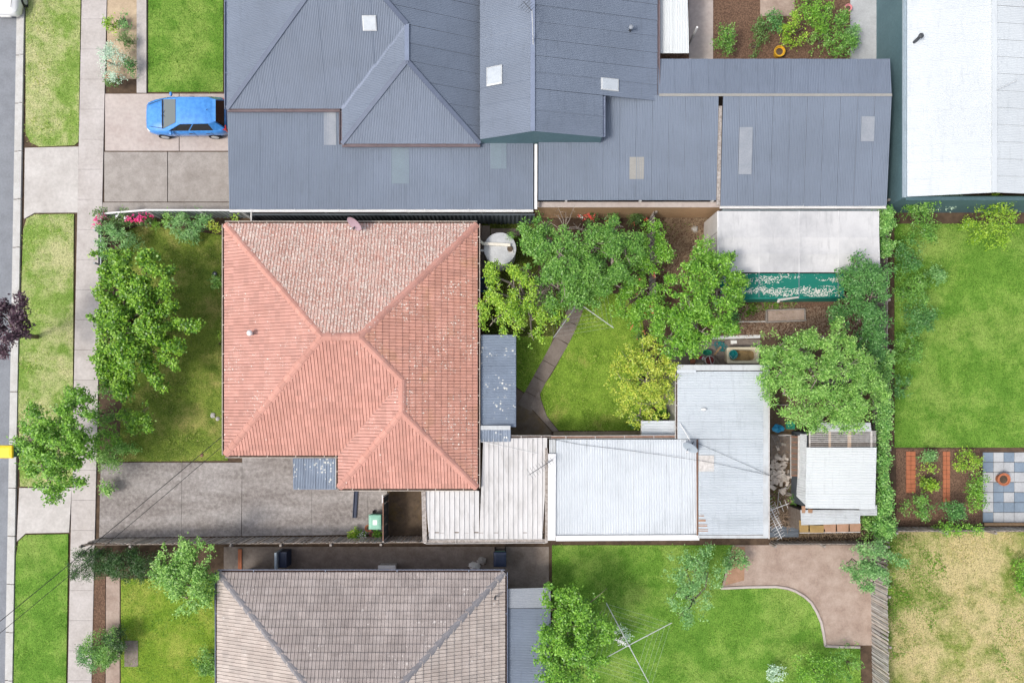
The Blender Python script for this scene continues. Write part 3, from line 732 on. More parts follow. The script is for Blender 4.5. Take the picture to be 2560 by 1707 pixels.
def ring_px(pts, z=0.0): return [P(a, b, z) for a, b in pts]
def sheet_ground(name, pts, mat, z, parent=None, kind='structure', thick=0.06, name_kind=True):
    mb = MB(); mb.prism([(p.x, p.y) for p in ring_px(pts)], z-thick, z); o = mb.build(name, mat, parent)
    if parent is None: tag(o, kind=kind)
    return o

# ------------------------------------------------------------------ cars
def car(name, label, loc, rz, paint, length=4.0, width=1.72, group=None):
    r = root(name, loc, label, 'car', group, rz); hw = width/2; s = length/4.0
    secs = []   # x from nose (-) to tail (+): (x, half width, z low, z waist, z top)
    for x, w, zl, zw, zt in [(-2.0,0.55,0.40,0.52,0.60),(-1.96,0.70,0.30,0.56,0.68),(-1.84,0.84,0.24,0.62,0.76),(-1.5,0.95,0.22,0.70,0.86),(-1.05,1.0,0.20,0.78,0.95),
                             (-0.7,1.0,0.20,0.82,0.99),(0.4,1.0,0.20,0.86,1.0),(1.3,1.0,0.20,0.90,1.02),(1.72,0.96,0.24,0.90,1.02),(1.92,0.86,0.34,0.86,0.98),(2.0,0.70,0.45,0.80,0.92)]:
        secs.append((x*s, w*hw, zl, zw, zt))
    mb = MB(); pts = []
    for x, w, zl, zw, zt in secs:
        pts += [(x,-w*0.93,zl),(x,-w,zw*0.6),(x,-w*0.99,zw),(x,-w*0.86,zt),(x,-w*0.4,zt+0.03),(x,w*0.4,zt+0.03),(x,w*0.86,zt),(x,w*0.99,zw),(x,w,zw*0.6),(x,w*0.93,zl)]
    N = len(secs); fs = []
    for i in range(N-1):
        for k in range(9): fs.append((i*10+k, i*10+k+1, (i+1)*10+k+1, (i+1)*10+k))
        fs.append((i*10+9, i*10, (i+1)*10, (i+1)*10+9))
    fs += [tuple(range(10))[::-1], tuple((N-1)*10+k for k in range(10))]
    mb.add(pts, fs); body = mb.build('body', paint, r, local=True, smooth=True)
    # greenhouse: lower ring on the waist, upper ring the roof
    lo = [(-1.0,0.84,0.985),(-0.80,0.93,0.995),(1.45,0.91,1.02),(1.93,0.80,0.99)]; up = [(-0.22,0.66,1.41),(-0.02,0.73,1.46),(1.34,0.71,1.48),(1.62,0.62,1.41)]
    L = [(x*s, w*hw, z) for x, w, z in lo]; U = [(x*s, w*hw, z) for x, w, z in up]
    mb = MB(); rp = []
    for x, w, z in U: rp += [(x,-w,z),(x,-w*0.5,z+0.035),(x,w*0.5,z+0.035),(x,w,z)]
    mb.add(rp, [(4*i+k, 4*i+k+1, 4*i+k+5, 4*i+k+4) for i in range(3) for k in range(3)]); mb.build('roof_panel', paint, r, local=True, smooth=True)
    def sub(a, b, c, d, t=0.06):
        a,b,c,d = map(Vector, (a,b,c,d)); m = (a+b+c+d)/4; return [p.lerp(m, t) for p in (a,b,c,d)]
    pil = MB()
    q = [(L[0][0],-L[0][1],L[0][2]),(L[0][0],L[0][1],L[0][2]),(U[0][0],U[0][1],U[0][2]),(U[0][0],-U[0][1],U[0][2])]
    pil.poly(q); w1 = MB().poly([p+Vector((-0.012,0,0.012)) for p in sub(*q, t=0.05)]).build('windscreen', 'screen_glass', r, local=True)
    q = [(L[3][0],L[3][1],L[3][2]),(L[3][0],-L[3][1],L[3][2]),(U[3][0],-U[3][1],U[3][2]),(U[3][0],U[3][1],U[3][2])]
    pil.poly(q); MB().poly([p+Vector((0.012,0,0.012)) for p in sub(*q, t=0.10)]).build('rear_window', 'car_glass', r, local=True)
    for sg in (-1, 1):
        for i in range(3):
            q = [(L[i][0],sg*L[i][1],L[i][2]),(L[i+1][0],sg*L[i+1][1],L[i+1][2]),(U[i+1][0],sg*U[i+1][1],U[i+1][2]),(U[i][0],sg*U[i][1],U[i][2])]
            pil.poly(q)
            if i == 1:
                xm = 0.45
                A,B,Cc,D = map(Vector, q); m0 = A.lerp(B, xm); m1 = D.lerp(Cc, xm)
                for qq in ((A,m0,m1,D),(m0,B,Cc,m1)):
                    MB().poly([p+Vector((0,sg*0.012,0.004)) for p in sub(*qq, t=0.08)]).build('side_window', 'car_glass', r, local=True)
        lo_y = sg*hw*0.62
        MB().lathe((-1.80*s, lo_y, 0.62), [(0.13,0),(0.15,0.05),(0.10,0.10)], 10, 1.0, 1.3).build('headlight', 'lamp_clear', r, local=True, smooth=True)
        MB().box(1.84*s, sg*hw*0.72-0.12, 0.62, 1.985*s, sg*hw*0.72+0.12, 0.97).build('tail_light', 'lamp_red', r, local=True)
        MB().lathe((-0.62*s, sg*(hw+0.06), 0.98), [(0.05,0),(0.09,0.04),(0.09,0.10),(0.05,0.14)], 8, 0.8, 1.2).build('mirror', paint, r, local=True, smooth=True)
        for xw in (-1.22*s, 1.22*s):
            y0 = sg*(hw-0.19); y1 = sg*(hw+0.005)
            w = MB().tube([(xw, y0, 0.30), (xw, y1, 0.30)], 0.30, 16).build('wheel', 'rubber', r, local=True)
            MB().tube([(xw, y1, 0.30), (xw, y1+sg*0.012, 0.30)], 0.19, 12).build('rim', 'galv', w, local=True)
    pil.build('pillar_frame', paint, r, local=True)
    for sg in (-1, 1):
        for xg in (-0.55, 0.42, 1.28): MB().beam((xg*s, sg*(hw+0.004), 0.34), (xg*s, sg*(hw*0.985+0.004), 0.92), 0.016, 0.012).build('door_gap', 'black', r, local=True)
        for xg in (0.25, 1.08): MB().beam(((xg-.09)*s, sg*(hw+0.012), 0.80), ((xg+.09)*s, sg*(hw+0.012), 0.80), 0.025, 0.03).build('door_handle', 'dark_metal', r, local=True)
        MB().beam((-1.0*s, sg*0.05, 1.025), (-0.62*s, sg*0.42, 1.14), 0.018, 0.012).build('wiper', 'black', r, local=True)
        MB().beam((-1.78*s, sg*hw*0.60, 0.845), (-1.02*s, sg*hw*0.80, 1.003), 0.014, 0.012).build('bonnet_gap', 'black', r, local=True)
    MB().beam((-1.05*s, -hw*0.78, 1.012), (-1.05*s, hw*0.78, 1.012), 0.05, 0.014).build('cowl', 'black', r, local=True)
    MB().box(-1.985*s, -0.45, 0.46, -1.93*s, 0.45, 0.60).build('grille', 'black', r, local=True)
    MB().beam((1.60*s, -hw*0.60, 1.455), (1.60*s, hw*0.60, 1.455), 0.16, 0.025).build('spoiler', paint, r, local=True)
    MB().tube([(1.25*s, 0, 1.50), (1.38*s, 0, 1.68)], [0.012, 0.005], 5).build('aerial_stub', 'black', r, local=True)
    MB().box(-2.02*s, -0.26, 0.36, -1.985*s, 0.26, 0.47).build('number_plate', 'sticker', r, local=True)
    return r
# ------------------------------------------------------------------ the setting
tag(MB().poly([(-220,-220,0),(220,-220,0),(220,220,0),(-220,220,0)]).build('ground', 'soil'), kind='structure')
def ex(v): return 43 - 0.0176*v            # road edge
tag(MB().prism([(p.x,p.y) for p in ring_px([(-700,-1500),(ex(-1500),-1500),(ex(3600),3600),(-700,3600)])], -0.06, 0.004).build('road', 'asphalt'), kind='structure')
def sroot(name, loc):
    o = bpy.data.objects.new(name, None); COL.objects.link(o); o.location = loc; o.empty_display_size = 0.2; return tag(o, kind='structure')
kb = sroot('kerb', P(40, 800)); y = -700
while y < 2500:
    y2 = y + 118
    MB().prism([(p.x,p.y) for p in ring_px([(ex(y),y),(ex(y)+11,y),(ex(y2)+11,y2),(ex(y2),y2)])], -0.02, 0.03).build('gutter_slab', 'kerb', kb)
    MB().prism([(p.x,p.y) for p in ring_px([(ex(y)+11,y),(ex(y)+21,y),(ex(y2)+21,y2),(ex(y2)+11,y2)])], -0.02, 0.12).build('kerb_stone', 'kerb', kb)
    y += 120
fp = sroot('footpath', P(230, 800)); y = -700
def fl(v): return 206 - 0.0205*v
def fr(v): return 268 - 0.0222*v
while y < 2500:
    y2 = y + 74.4
    MB().prism([(p.x,p.y) for p in ring_px([(fl(y),y),(fr(y),y),(fr(y2),y2),(fl(y2),y2)])], -0.02, 0.062).build('slab', 'footpath', fp)
    y += 75
def rounded(x0, y0, x1, y1, r=16, n=5, skew=0.0):
    pts = []
    for cx, cy, a0 in ((x0+r,y0+r,180),(x1-r,y0+r,270),(x1-r,y1-r,0),(x0+r,y1-r,90)):
        for i in range(n+1):
            a = math.radians(a0 + 90*i/n); pts.append((cx+r*math.cos(a)-skew*cy, cy+r*math.sin(a)))
    return pts
def lawn(name, pts, mat, blade, dens, seed, label, z=0.03, h=0.07):
    sheet_ground(name, pts, mat, z); grass('grass', label, ring_px(pts), blade, dens, seed, z, h)
lawn('verge', [(67,-600),(206,-600),(203,0),(198,355),(188,364),(100,368),(78,358),(66,335)], 'verge_lawn', 'grass_verge', 120, 1, 'patchy pale grass verge beside the blue car driveway', 0.066)
lawn('verge', [(60,575),(68,548),(90,537),(186,536),(184,900),(183,1215),(52,1215),(47,1000)], 'verge_lawn', 'grass_verge', 120, 2, 'grass verge strip between the two driveway crossovers', 0.066)
lawn('verge', [(42,1392),(48,1352),(66,1336),(172,1334),(170,1500),(160,2100),(28,2100)], 'bright_lawn', 'grass_bright', 120, 3, 'bright green grass verge at the lower street corner', 0.066)
sheet_ground('crossover', [(64,371),(198,368),(196,532),(88,533),(62,548)], 'crossover', 0.064)
sheet_ground('crossover', [(50,1219),(181,1219),(174,1330),(66,1332),(44,1352)], 'crossover', 0.064)
# north neighbour's front
sheet_ground('garden_bed', [(270,-500),(342,-500),(342,198),(268,198)], 'sandy_bed', 0.02)
tag(MB().prism([(p.x,p.y) for p in ring_px([(344,-500),(368,-500),(368,234),(344,234)])], 0, 0.10).build('garden_path', 'footpath'), kind='structure')
lawn('lawn', [(372,-500),(560,-500),(558,230),(371,231)], 'bright_lawn', 'grass_bright', 150, 4, 'thick bright green lawn beside the parked blue car')
dv = sroot('driveway', P(400, 300))
for a, b, c, d, m in ((264,236,448,378,'pink_concrete'),(450,236,640,378,'pink_concrete'),(262,381,419,505,'grey_drive'),(421,381,640,505,'grey_drive')):
    sheet_ground('concrete_slab', [(a,b),(c,b),(c,d),(a,d)], m, 0.05, dv)
sheet_ground('concrete_slab', [(256,507),(600,507),(600,528),(380,532),(256,545)], 'grey_drive', 0.042, dv)
# the main lot
lawn('lawn', [(303,582),(345,566),(420,570),(570,590),(570,1151),(296,1153),(306,1000),(300,800)], 'front_lawn', 'grass_front', 330, 5, 'short mossy front lawn between the lime green tree and the pink roofed house')
dv2 = sroot('driveway', P(500, 1250))
for q in ([(253,1156),(455.7,1156),(453.7,1341),(249,1343)], [(456.3,1156),(605.7,1156),(603.8,1339),(454.3,1341)], [(606.3,1140),(779.7,1140),(779.7,1337),(605.4,1339)],
          [(780.3,1140),(919.7,1200),(919.7,1335),(780.3,1337)], [(920.3,1200),(968,1200),(968,1334),(920.3,1335)]):
    sheet_ground('concrete_slab', q, 'driveway', 0.045, dv2)
sheet_ground('side_yard', [(970,1190),(1080,1190),(1080,1340),(970,1338)], 'moss_concrete', 0.04)
gp = sroot('garden_path', P(1380, 900))
cl = [(1446,758,17),(1426,806,19),(1404,852,19),(1372,908,18),(1349,948,17),(1329,986,18),(1311,1020,20)]
for i in range(len(cl)-1):
    (x0,y0,w0),(x1,y1,w1) = cl[i], cl[i+1]; dx, dy = x1-x0, y1-y0; L = math.hypot(dx,dy); nx, ny = -dy/L, dx/L; gx, gy = dx/L*0.6, dy/L*0.6
    sheet_ground('slab', [(x0+nx*w0+gx,y0+ny*w0+gy),(x0-nx*w0+gx,y0-ny*w0+gy),(x1-nx*w1-gx,y1-ny*w1-gy),(x1+nx*w1-gx,y1+ny*w1-gy)], 'path_concrete', 0.052+0.004*(i%2), gp)
sheet_ground('courtyard', [(1285,966),(1313,986),(1300,1004),(1324,1017),(1378,1078),(1378,1098),(1200,1098),(1200,1000),(1285,1000)], 'yard_concrete', 0.042)
sheet_ground('edging', [(1347,977),(1353,1002),(1367,1041),(1396,1077),(1381,1078),(1326,1017),(1333,1003)], 'pale_concrete', 0.058)
sheet_ground('edging', [(1384,1079),(1610,1077),(1610,1096),(1381,1096)], 'edging_concrete', 0.09)
lawn('lawn', [(1456,768),(1478,735),(1560,735),(1605,800),(1640,1000),(1600,1076),(1397,1076),(1368,1040),(1354,1000),(1349,976),(1376,941),(1395,908),(1424,852),(1440,812)], 'back_lawn', 'grass_back', 360, 6, 'sunny green back lawn under the rotary clothesline')
lawn('lawn', [(1290,840),(1384,840),(1370,880),(1335,938),(1312,982),(1290,966)], 'back_lawn', 'grass_back', 330, 7, 'narrow lawn between the veranda roof and the concrete path')
lawn('lawn', [(1205,548),(1345,545),(1345,700),(1410,735),(1430,752),(1405,800),(1385,838),(1210,838)], 'shade_tinted_lawn', 'grass_front', 200, 8, 'shaded thin grass around the rainwater tank', 0.02)
sheet_ground('paving', [(1203,565),(1225,565),(1225,690),(1203,690)], 'path_concrete', 0.05)
sheet_ground('paving', [(1227,572),(1300,572),(1300,590),(1227,590)], 'path_concrete', 0.05)
sheet_ground('paving', [(1660,850),(1700,850),(1700,1060),(1655,1060)], 'pale_concrete', 0.045)
sheet_ground('paving', [(1665,845),(1735,845),(1735,915),(1665,915)], 'path_concrete', 0.053)
sheet_ground('mulch_bed', [(1630,540),(1782,538),(1782,740),(1700,770),(1632,760)], 'mulch', 0.025)
sheet_ground('mulch_bed', [(1740,735),(2130,745),(2180,860),(2060,850),(1900,838),(1768,842)], 'mulch', 0.02)
sheet_ground('paving', [(1738,850),(1900,848),(1900,918),(1738,918)], 'pale_concrete', 0.04)
sheet_ground('rear_yard', [(1920,905),(2060,905),(2060,1340),(1925,1350)], 'moss_concrete', 0.03)
sheet_ground('paving', [(1926,1085),(1978,1085),(1978,1150),(1926,1150)], 'pale_concrete', 0.045)
# south neighbour
sheet_ground('garden_bed', [(232,1440),(264,1440),(262,2000),(222,2000)], 'mulch', 0.03)
sheet_ground('edging', [(266,1440),(300,1440),(300,2000),(264,2000)], 'gravel', 0.035)
lawn('lawn', [(303,1445),(535,1445),(540,1700),(545,2000),(303,2000)], 'yellow_lawn', 'grass_bright', 150, 9, 'yellowish green front lawn below the timber paling fence')
sheet_ground('side_yard', [(560,1366),(1372,1366),(1372,1480),(560,1480)], 'pale_concrete', 0.03)
lawn('lawn', [(1380,1362),(1830,1362),(1800,1472),(1940,1468),(1985,1478),(2025,1505),(2050,1550),(2060,1612),(2150,1616),(2160,2100),(1380,2100)], 'bright_lawn', 'grass_bright', 150, 10, 'bright green lawn with a curved gravel edge')
sheet_ground('gravel_yard', [(1832,1362),(2200,1362),(2200,1612),(2064,1612),(2052,1548),(2027,1501),(1986,1474),(1940,1464),(1804,1468)], 'gravel', 0.02)
lawn('lawn', [(2212,1328),(2900,1328),(2900,2100),(2190,2100)], 'dry_lawn', 'grass_dry', 140, 11, 'straw coloured dry lawn beyond the grey paling fence')
# east neighbour
lawn('lawn', [(2236,560),(2900,560),(2900,1118),(2236,1118)], 'bright_lawn', 'grass_bright', 150, 12, 'large bright green lawn beyond the ivy covered boundary')
sheet_ground('garden_bed', [(2240,1122),(2450,1122),(2450,1312),(2240,1312)], 'mulch', 0.02)
for k_, (a, b, c, d) in enumerate(((2264,1128,2288,1240),(2356,1128,2374,1262))):
    bp = sroot('brick_path', P((a+c)/2, (b+d)/2))
    for i in range(int((d-b)/11.5)):
        for j in range(2):
            xx = a + (c-a)*j/2; yy = b + i*11.5
            sheet_ground('brick_paver', [(xx+0.5,yy+0.5),(xx+(c-a)/2-0.5,yy+0.5),(xx+(c-a)/2-0.5,yy+11),(xx+0.5,yy+11)], 'terracotta', 0.05+0.003*((i+j)%3), bp)
pt = sroot('patio', P(2520, 1200))
for i in range(7):
    for j in range(7):
        xx, yy = 2456+i*26, 1130+j*25
        sheet_ground('paver', [(xx+0.6,yy+0.6),(xx+25.4,yy+0.6),(xx+25.4,yy+24.4),(xx+0.6,yy+24.4)], 'patio_blue' if (i*5+j*3+i*j) % 7 in (0,3,4) or i > 4 else 'patio_pale', 0.05+0.002*((i+j)%3), pt)
sheet_ground('edging', [(2458,1306),(2700,1306),(2700,1313),(2458,1313)], 'tan_wood', 0.12)
# yards north
sheet_ground('north_yard', [(1640,-600),(2260,-600),(2260,160),(1640,160)], 'mulch', 0.02)
sheet_ground('paving', [(1722,-500),(1782,-500),(1782,150),(1722,150)], 'pink_concrete', 0.05)
sheet_ground('paving', [(1900,-500),(1990,-500),(1985,42),(1900,42)], 'gravel', 0.05)
sheet_ground('paving', [(2125,-500),(2225,-500),(2225,150),(2125,150)], 'patio_pale', 0.05)
sticks('dry_litter', 'dry brown prunings and bark strewn beside the white canopy', ring_px([(1632,545),(1780,542),(1775,690),(1700,720),(1640,700)]), 'straw', 170, 21, 0.28, 0.03, 0.010)
sticks('dry_litter', 'leaf litter and dry stalks around the raised bed', ring_px([(1780,760),(2130,770),(2150,850),(1780,842)]), 'twig_dry', 170, 22, 0.18, 0.03, 0.010)
sticks('dry_litter', 'dark twiggy litter in the rear yard by the broken shed', ring_px([(1928,1095),(2000,1095),(2000,1330),(1928,1330)]), 'twig_dry', 45, 23, 0.22, 0.045, 0.010)
sticks('dry_litter', 'dead leaves fallen along the foot of the sheds', ring_px([(1925,1335),(2170,1330),(2170,1347),(1925,1352)]), 'straw', 200, 24, 0.14, 0.03, 0.012)
grass('weeds', 'green weeds growing through the mulch by the partition fence', ring_px([(1645,555),(1740,560),(1700,610),(1650,600)]), 'grass_bright', 120, 25, 0.03, 0.13, 'weeds')
grass('weeds', 'weedy tufts in front of the green shade cloth', ring_px([(1850,748),(1985,752),(1985,775),(1850,785)]), 'grass_bright', 260, 26, 0.03, 0.20, 'weeds')
grass('weeds', 'weeds on the mossy ground below the rubble heap', ring_px([(1926,1215),(1985,1215),(1980,1260),(1926,1268)]), 'grass_bright', 130, 27, 0.04, 0.12, 'weeds')

ed = sroot('lawn_edging', P(1990,1480))
ec = [(1802,1470),(1870,1467),(1940,1466),(1968,1470),(1988,1477),(2010,1490),(2028,1506),(2042,1530),(2053,1556),(2059,1586),(2063,1614),(2100,1616),(2150,1617)]
for p_, q_ in zip(ec, ec[1:]): MB().beam(P(*p_,0.05), P(*q_,0.05), 0.11, 0.09).build('edging_block', 'pink_concrete', ed)
sheet_ground('brick_paving', [(1832,1366),(1862,1366),(1860,1450),(1812,1462)], 'rust_sheet', 0.035)

for k_, (dn, pts_) in enumerate(((420, [(2214,1334),(2305,1334),(2325,1380),(2320,1440),(2335,1480),(2300,1540),(2262,1580),(2214,1600)]), (170, [(2214,1334),(2345,1334),(2360,1420),(2370,1500),(2320,1590),(2260,1640),(2214,1660)]), (160, [(2500,1500),(2600,1420),(2600,1707),(2520,1707),(2480,1620)]))):
    grass('grass', ('thick green grass in the fence corner of the straw coloured lawn', 'thinning green grass fading into the straw coloured lawn', 'green tufts at the far edge of the straw coloured lawn')[k_], ring_px(pts_), 'grass_bright', dn, 31+k_, 0.03, 0.09)
# ------------------------------------------------------------------ the pink tiled house
V3 = lambda x, y, z: Vector((x, y, z))
z0, zr = 2.70, 5.06
WX, EX, NE, SE_, PE, PX = -13.36, -1.62, 8.47, -2.27, -3.81, -8.07
RW, RE = V3(-8.28, 3.02, zr), V3(-6.66, 3.02, zr)
mS, mE = 2.36/(3.02-SE_), 2.36/(EX+6.66)
T_ = V3(-4.89, 0, z0+mE*(EX+4.89)); T_.y = SE_ + (T_.z-z0)/mS
A2 = V3(-4.89, PE+(T_.z-z0)/0.435, T_.z)
house = root('tiled_house', (-7.5, 2.4, 0), 'single storey house with faded pink hipped tile roof in the middle', 'house')
eT = V3(EX, T_.y, z0)
planes = [([V3(WX,NE,z0), V3(EX,NE,z0), RE, RW], 'tile_north', False),
          ([V3(WX,SE_,z0), V3(WX,NE,z0), RW], 'tile_west', False),
          ([V3(WX,SE_,z0), V3(PX,SE_,z0), T_, RE, RW], 'tile_south', False),
          ([eT, V3(EX,NE,z0), RE, T_], 'tile_east', True, eT),
          ([V3(EX,PE,z0), eT, T_, A2], 'tile_east', True, eT),
          ([V3(PX,PE,z0), V3(PX,SE_,z0), T_, A2], 'tile_west', False),
          ([V3(PX,PE,z0), V3(EX,PE,z0), A2], 'tile_south', False)]
tile_roof(house, planes)
dk = MB()
for pl in planes: dk.poly([p - V3(0,0,0.045) for p in pl[0]])
dk.build('gap_underlay', 'rust_steel', house)  # unseen surface added beneath the tiles to stop light gaps
ridge_caps(house, [(RW,RE),(V3(WX,NE,z0),RW),(V3(WX,SE_,z0),RW),(V3(EX,NE,z0),RE),(T_,RE),(A2,T_),(V3(PX,PE,z0),A2),(V3(EX,PE,z0),A2)], 'cap_tile')
MB().beam(V3(PX,SE_,z0+0.015), T_+V3(0,0,0.012), 0.10, 0.012).build('valley_flashing', 'dark_metal', house)
zg = z0-0.03
for p, q, o in ((V3(WX,NE,zg),V3(EX,NE,zg),(0,1,0)),(V3(WX,SE_,zg),V3(WX,NE,zg),(-1,0,0)),(V3(WX,SE_,zg),V3(PX,SE_,zg),(0,-1,0)),
                (V3(PX,PE,zg),V3(PX,SE_,zg),(-1,0,0)),(V3(PX,PE,zg),V3(EX,PE,zg),(0,-1,0)),(V3(EX,PE,zg),V3(EX,NE,zg),(1,0,0))):
    gutter(house, p, q, o)
walls(house, [(WX+.45,SE_+.45),(PX+.45,SE_+.45),(PX+.45,PE+.45),(EX-.45,PE+.45),(EX-.45,NE-.45),(WX+.45,NE-.45)], 0, z0, 'cream_brick')
mb = MB()
for x0_, y0_, x1_, y1_ in ((WX,SE_,WX+.45,NE),(EX-.45,PE,EX,NE),(WX,NE-.45,EX,NE),(WX,SE_,PX,SE_+.45),(PX,PE,EX,PE+.45)): mb.box(x0_,y0_,z0-0.075,x1_,y1_,z0-0.06+0.002*len(mb.f)/6)
mb.build('eave_lining', 'white_paint', house)
for wx, wy, dx, dy in ((WX+.43, 5.5, 0, 1.8),(WX+.43, 0.3, 0, 1.8),(-10.5,NE-.43,1.6,0),(-5,NE-.43,1.6,0),(-11.5,SE_+.43,1.6,0),(-4.8,PE+.43,1.8,0),(EX-.43,6.2,0,1.4)):
    w_ = MB().box(wx-abs(dx)/2-0.04*(dx==0), wy-abs(dy)/2-0.04*(dy==0), 0.95, wx+abs(dx)/2+0.04*(dx==0), wy+abs(dy)/2+0.04*(dy==0), 2.15).build('window', 'white_paint', house)
    MB().box(wx-abs(dx)/2*0.92-0.05*(dx==0), wy-abs(dy)/2*0.92-0.05*(dy==0), 1.0, wx+abs(dx)/2*0.92+0.05*(dx==0), wy+abs(dy)/2*0.92+0.05*(dy==0), 2.1).build('pane', 'car_glass', w_)
# vent pipe on the west plane
vp = P(623, 832, 3.9); zb = z0 + (vp.x-WX)*2.36/(-8.28-WX)
MB().tube([V3(vp.x,vp.y,zb-0.1), V3(vp.x,vp.y,zb+0.42)], 0.075, 12).build('vent_pipe', 'galv', house)
MB().lathe((vp.x,vp.y,zb+0.42), [(0.13,0),(0.135,0.03),(0.10,0.08),(0.03,0.11)], 14).build('vent_cowl', 'white_paint', house, smooth=True)

def awning(name, label, corners, along, mat, posts=(), cat='awning', fascia='blue_flash', group=None, **kw):
    c = sum((Vector(p) for p in corners), Vector())/len(corners)
    r = root(name, (c.x, c.y, 0), label, cat, group)
    sheets(r, 'roof_sheet', corners, mat, along, **kw)
    zb_ = min(p.z for p in corners)
    for i in range(len(corners)):
        a, b = Vector(corners[i]), Vector(corners[(i+1)%len(corners)])
        MB().beam(a-V3(0,0,0.07), b-V3(0,0,0.07), 0.05, 0.09).build('frame_beam', fascia, r)
    for p in posts:
        MB().box(p[0]-0.045, p[1]-0.045, 0, p[0]+0.045, p[1]+0.045, zb_-0.05).build('post', 'white_paint', r)
    return r
pc = lambda pts, zs: [P(a, b, z) for (a, b), z in zip(pts, zs)]
aw = pc([(733,1146),(842,1146),(840,1222),(734,1222)], [2.50,2.50,2.36,2.36])
awning('porch_awning', 'blue grey corrugated awning over the side door below the pink roof', aw, (0,1,0), 'awning_blue', amp=0.02, posts=[(aw[3].x+.08, aw[3].y+.08), (aw[2].x-.08, aw[2].y+.08)], width=0.55)
ve = pc([(1203,838),(1289,838),(1289,1066),(1203,1066)], [2.52,2.34,2.34,2.52])
awning('veranda_roof', 'long blue grey corrugated veranda roof spotted with lichen behind the house', ve, (1,0,0), 'awning_blue', amp=0.02, posts=[(ve[1].x-.06, ve[1].y-.06), (ve[2].x-.06, ve[2].y+.06), (ve[1].x-.06, (ve[1].y+ve[2].y)/2)], width=0.76)
va = pc([(1201,1074),(1276,1074),(1276,1104),(1201,1104)], [2.62,2.62,2.56,2.56])
r_ = awning('lobby_roof', 'small dark blue corrugated roof with pale flashing at the end of the veranda', va, (0,1,0), 'awning_blue', amp=0.02, posts=[(va[1].x-.06,va[1].y-.06)], width=0.5)
MB().beam(P(1201,1069,2.63), P(1276,1069,2.63), 0.20, 0.03).build('flashing', 'zinc_old', r_)
# satellite dish on the north eave
def dish(name, label, c, rad, tilt_dir, mat, arm_dir, mast_to=None, tilt=68):
    c = Vector(c); r = root(name, c - V3(0,0,0.5), label, 'satellite dish'); ax = Vector(tilt_dir).normalized()
    n = (ax*math.sin(math.radians(tilt)) + V3(0,0,1)*math.cos(math.radians(tilt))).normalized()
    a = n.cross(V3(0,0,1)).normalized(); b = n.cross(a); mb = MB(); N = 24; R = 5; pts = [c - n*0.10*rad]
    for i in range(1, R+1):
        q = i/R
        for k in range(N):
            t = 2*math.pi*k/N; pts.append(c + (a*math.cos(t)*0.92 + b*math.sin(t))*rad*q + n*(0.22*rad*q*q-0.10*rad))
    fs = [(0, 1+k, 1+(k+1)%N) for k in range(N)]
    for i in range(R-1):
        for k in range(N): fs.append((1+i*N+k, 1+(i+1)*N+k, 1+(i+1)*N+(k+1)%N, 1+i*N+(k+1)%N))
    mb.add(pts, fs); mb.build('reflector', mat, r, smooth=True)
    e = c + n*rad*0.95 + V3(0,0,-0.18*rad)
    MB().tube([c - b*rad*0.8 if b.z > 0 else c + b*rad*0.8, e], 0.015, 6).build('feed_arm', 'dark_metal', r)
    MB().tube([e - n*0.02, e + V3(0,0,0.03) - n*0.12], 0.04, 8).build('receiver', 'white_paint', r)
    MB().tube([c - n*0.06, c - n*0.16 - V3(0,0,0.1), Vector(mast_to) if mast_to else c - n*0.16 - V3(0,0,0.6)], 0.025, 8).build('mast', 'dark_metal', r)
    return r
dish('satellite_dish', 'mauve satellite dish on the top eave of the pink roof', P(887,558,3.35), 0.42, (-0.55,-0.85,0), 'dish_mauve', None, P(884,575,3.0))

# ------------------------------------------------------------------ the carport and sheds
cp = root('carport', (P(1215,1230).x, P(1215,1230).y, 0), 'white ribbed flat roofed carport joined to the house corner', 'carport')
tz, bz = 2.54, 2.40
sheets(cp, 'roof_pan', pc([(1198,1226.5),(1062,1226.5),(1066,1347),(1198,1347)], [2.462,2.462,bz,bz]), 'white_pan', (0,-1,0), width=0.222, amp=0.022, profile='pan')
sheets(cp, 'roof_pan', pc([(1203,1097),(1198,1347),(1362,1347),(1368,1094)], [tz,bz,bz,tz]), 'white_pan', (0,-1,0), width=0.222, amp=0.022, profile='pan')
MB().beam(P(1059,1228,2.50), P(1062,1356,2.44), 0.20, 0.06).build('verge_board', 'dirty_verge', cp)
MB().beam(P(1366,1120,2.56), P(1366,1356,2.44), 0.13, 0.06).build('verge_board', 'dirty_verge', cp)
gutter(cp, P(1064,1349,2.36), P(1366,1347,2.36), (0,-1,0), 'dirty_white', 0.17, 0.12, 2.0, 'dirty_verge')
gutter(cp, P(1278,1094,2.50), P(1378,1094,2.50), (0,1,0), 'dirty_white', 0.10, 0.09, 0.8)
for a, b in ((1075,1335),(1215,1335),(1355,1335)):
    p = P(a, b); MB().box(p.x-.05,p.y-.05,0,p.x+.05,p.y+.05,2.3).build('post', 'white_paint', cp)
for v in (1130,1190,1260,1330):
    MB().beam(P(1206 if v < 1226 else 1070, v, 2.36), P(1360, v, 2.36), 0.06, 0.10).build('rafter', 'rail_wood', cp)
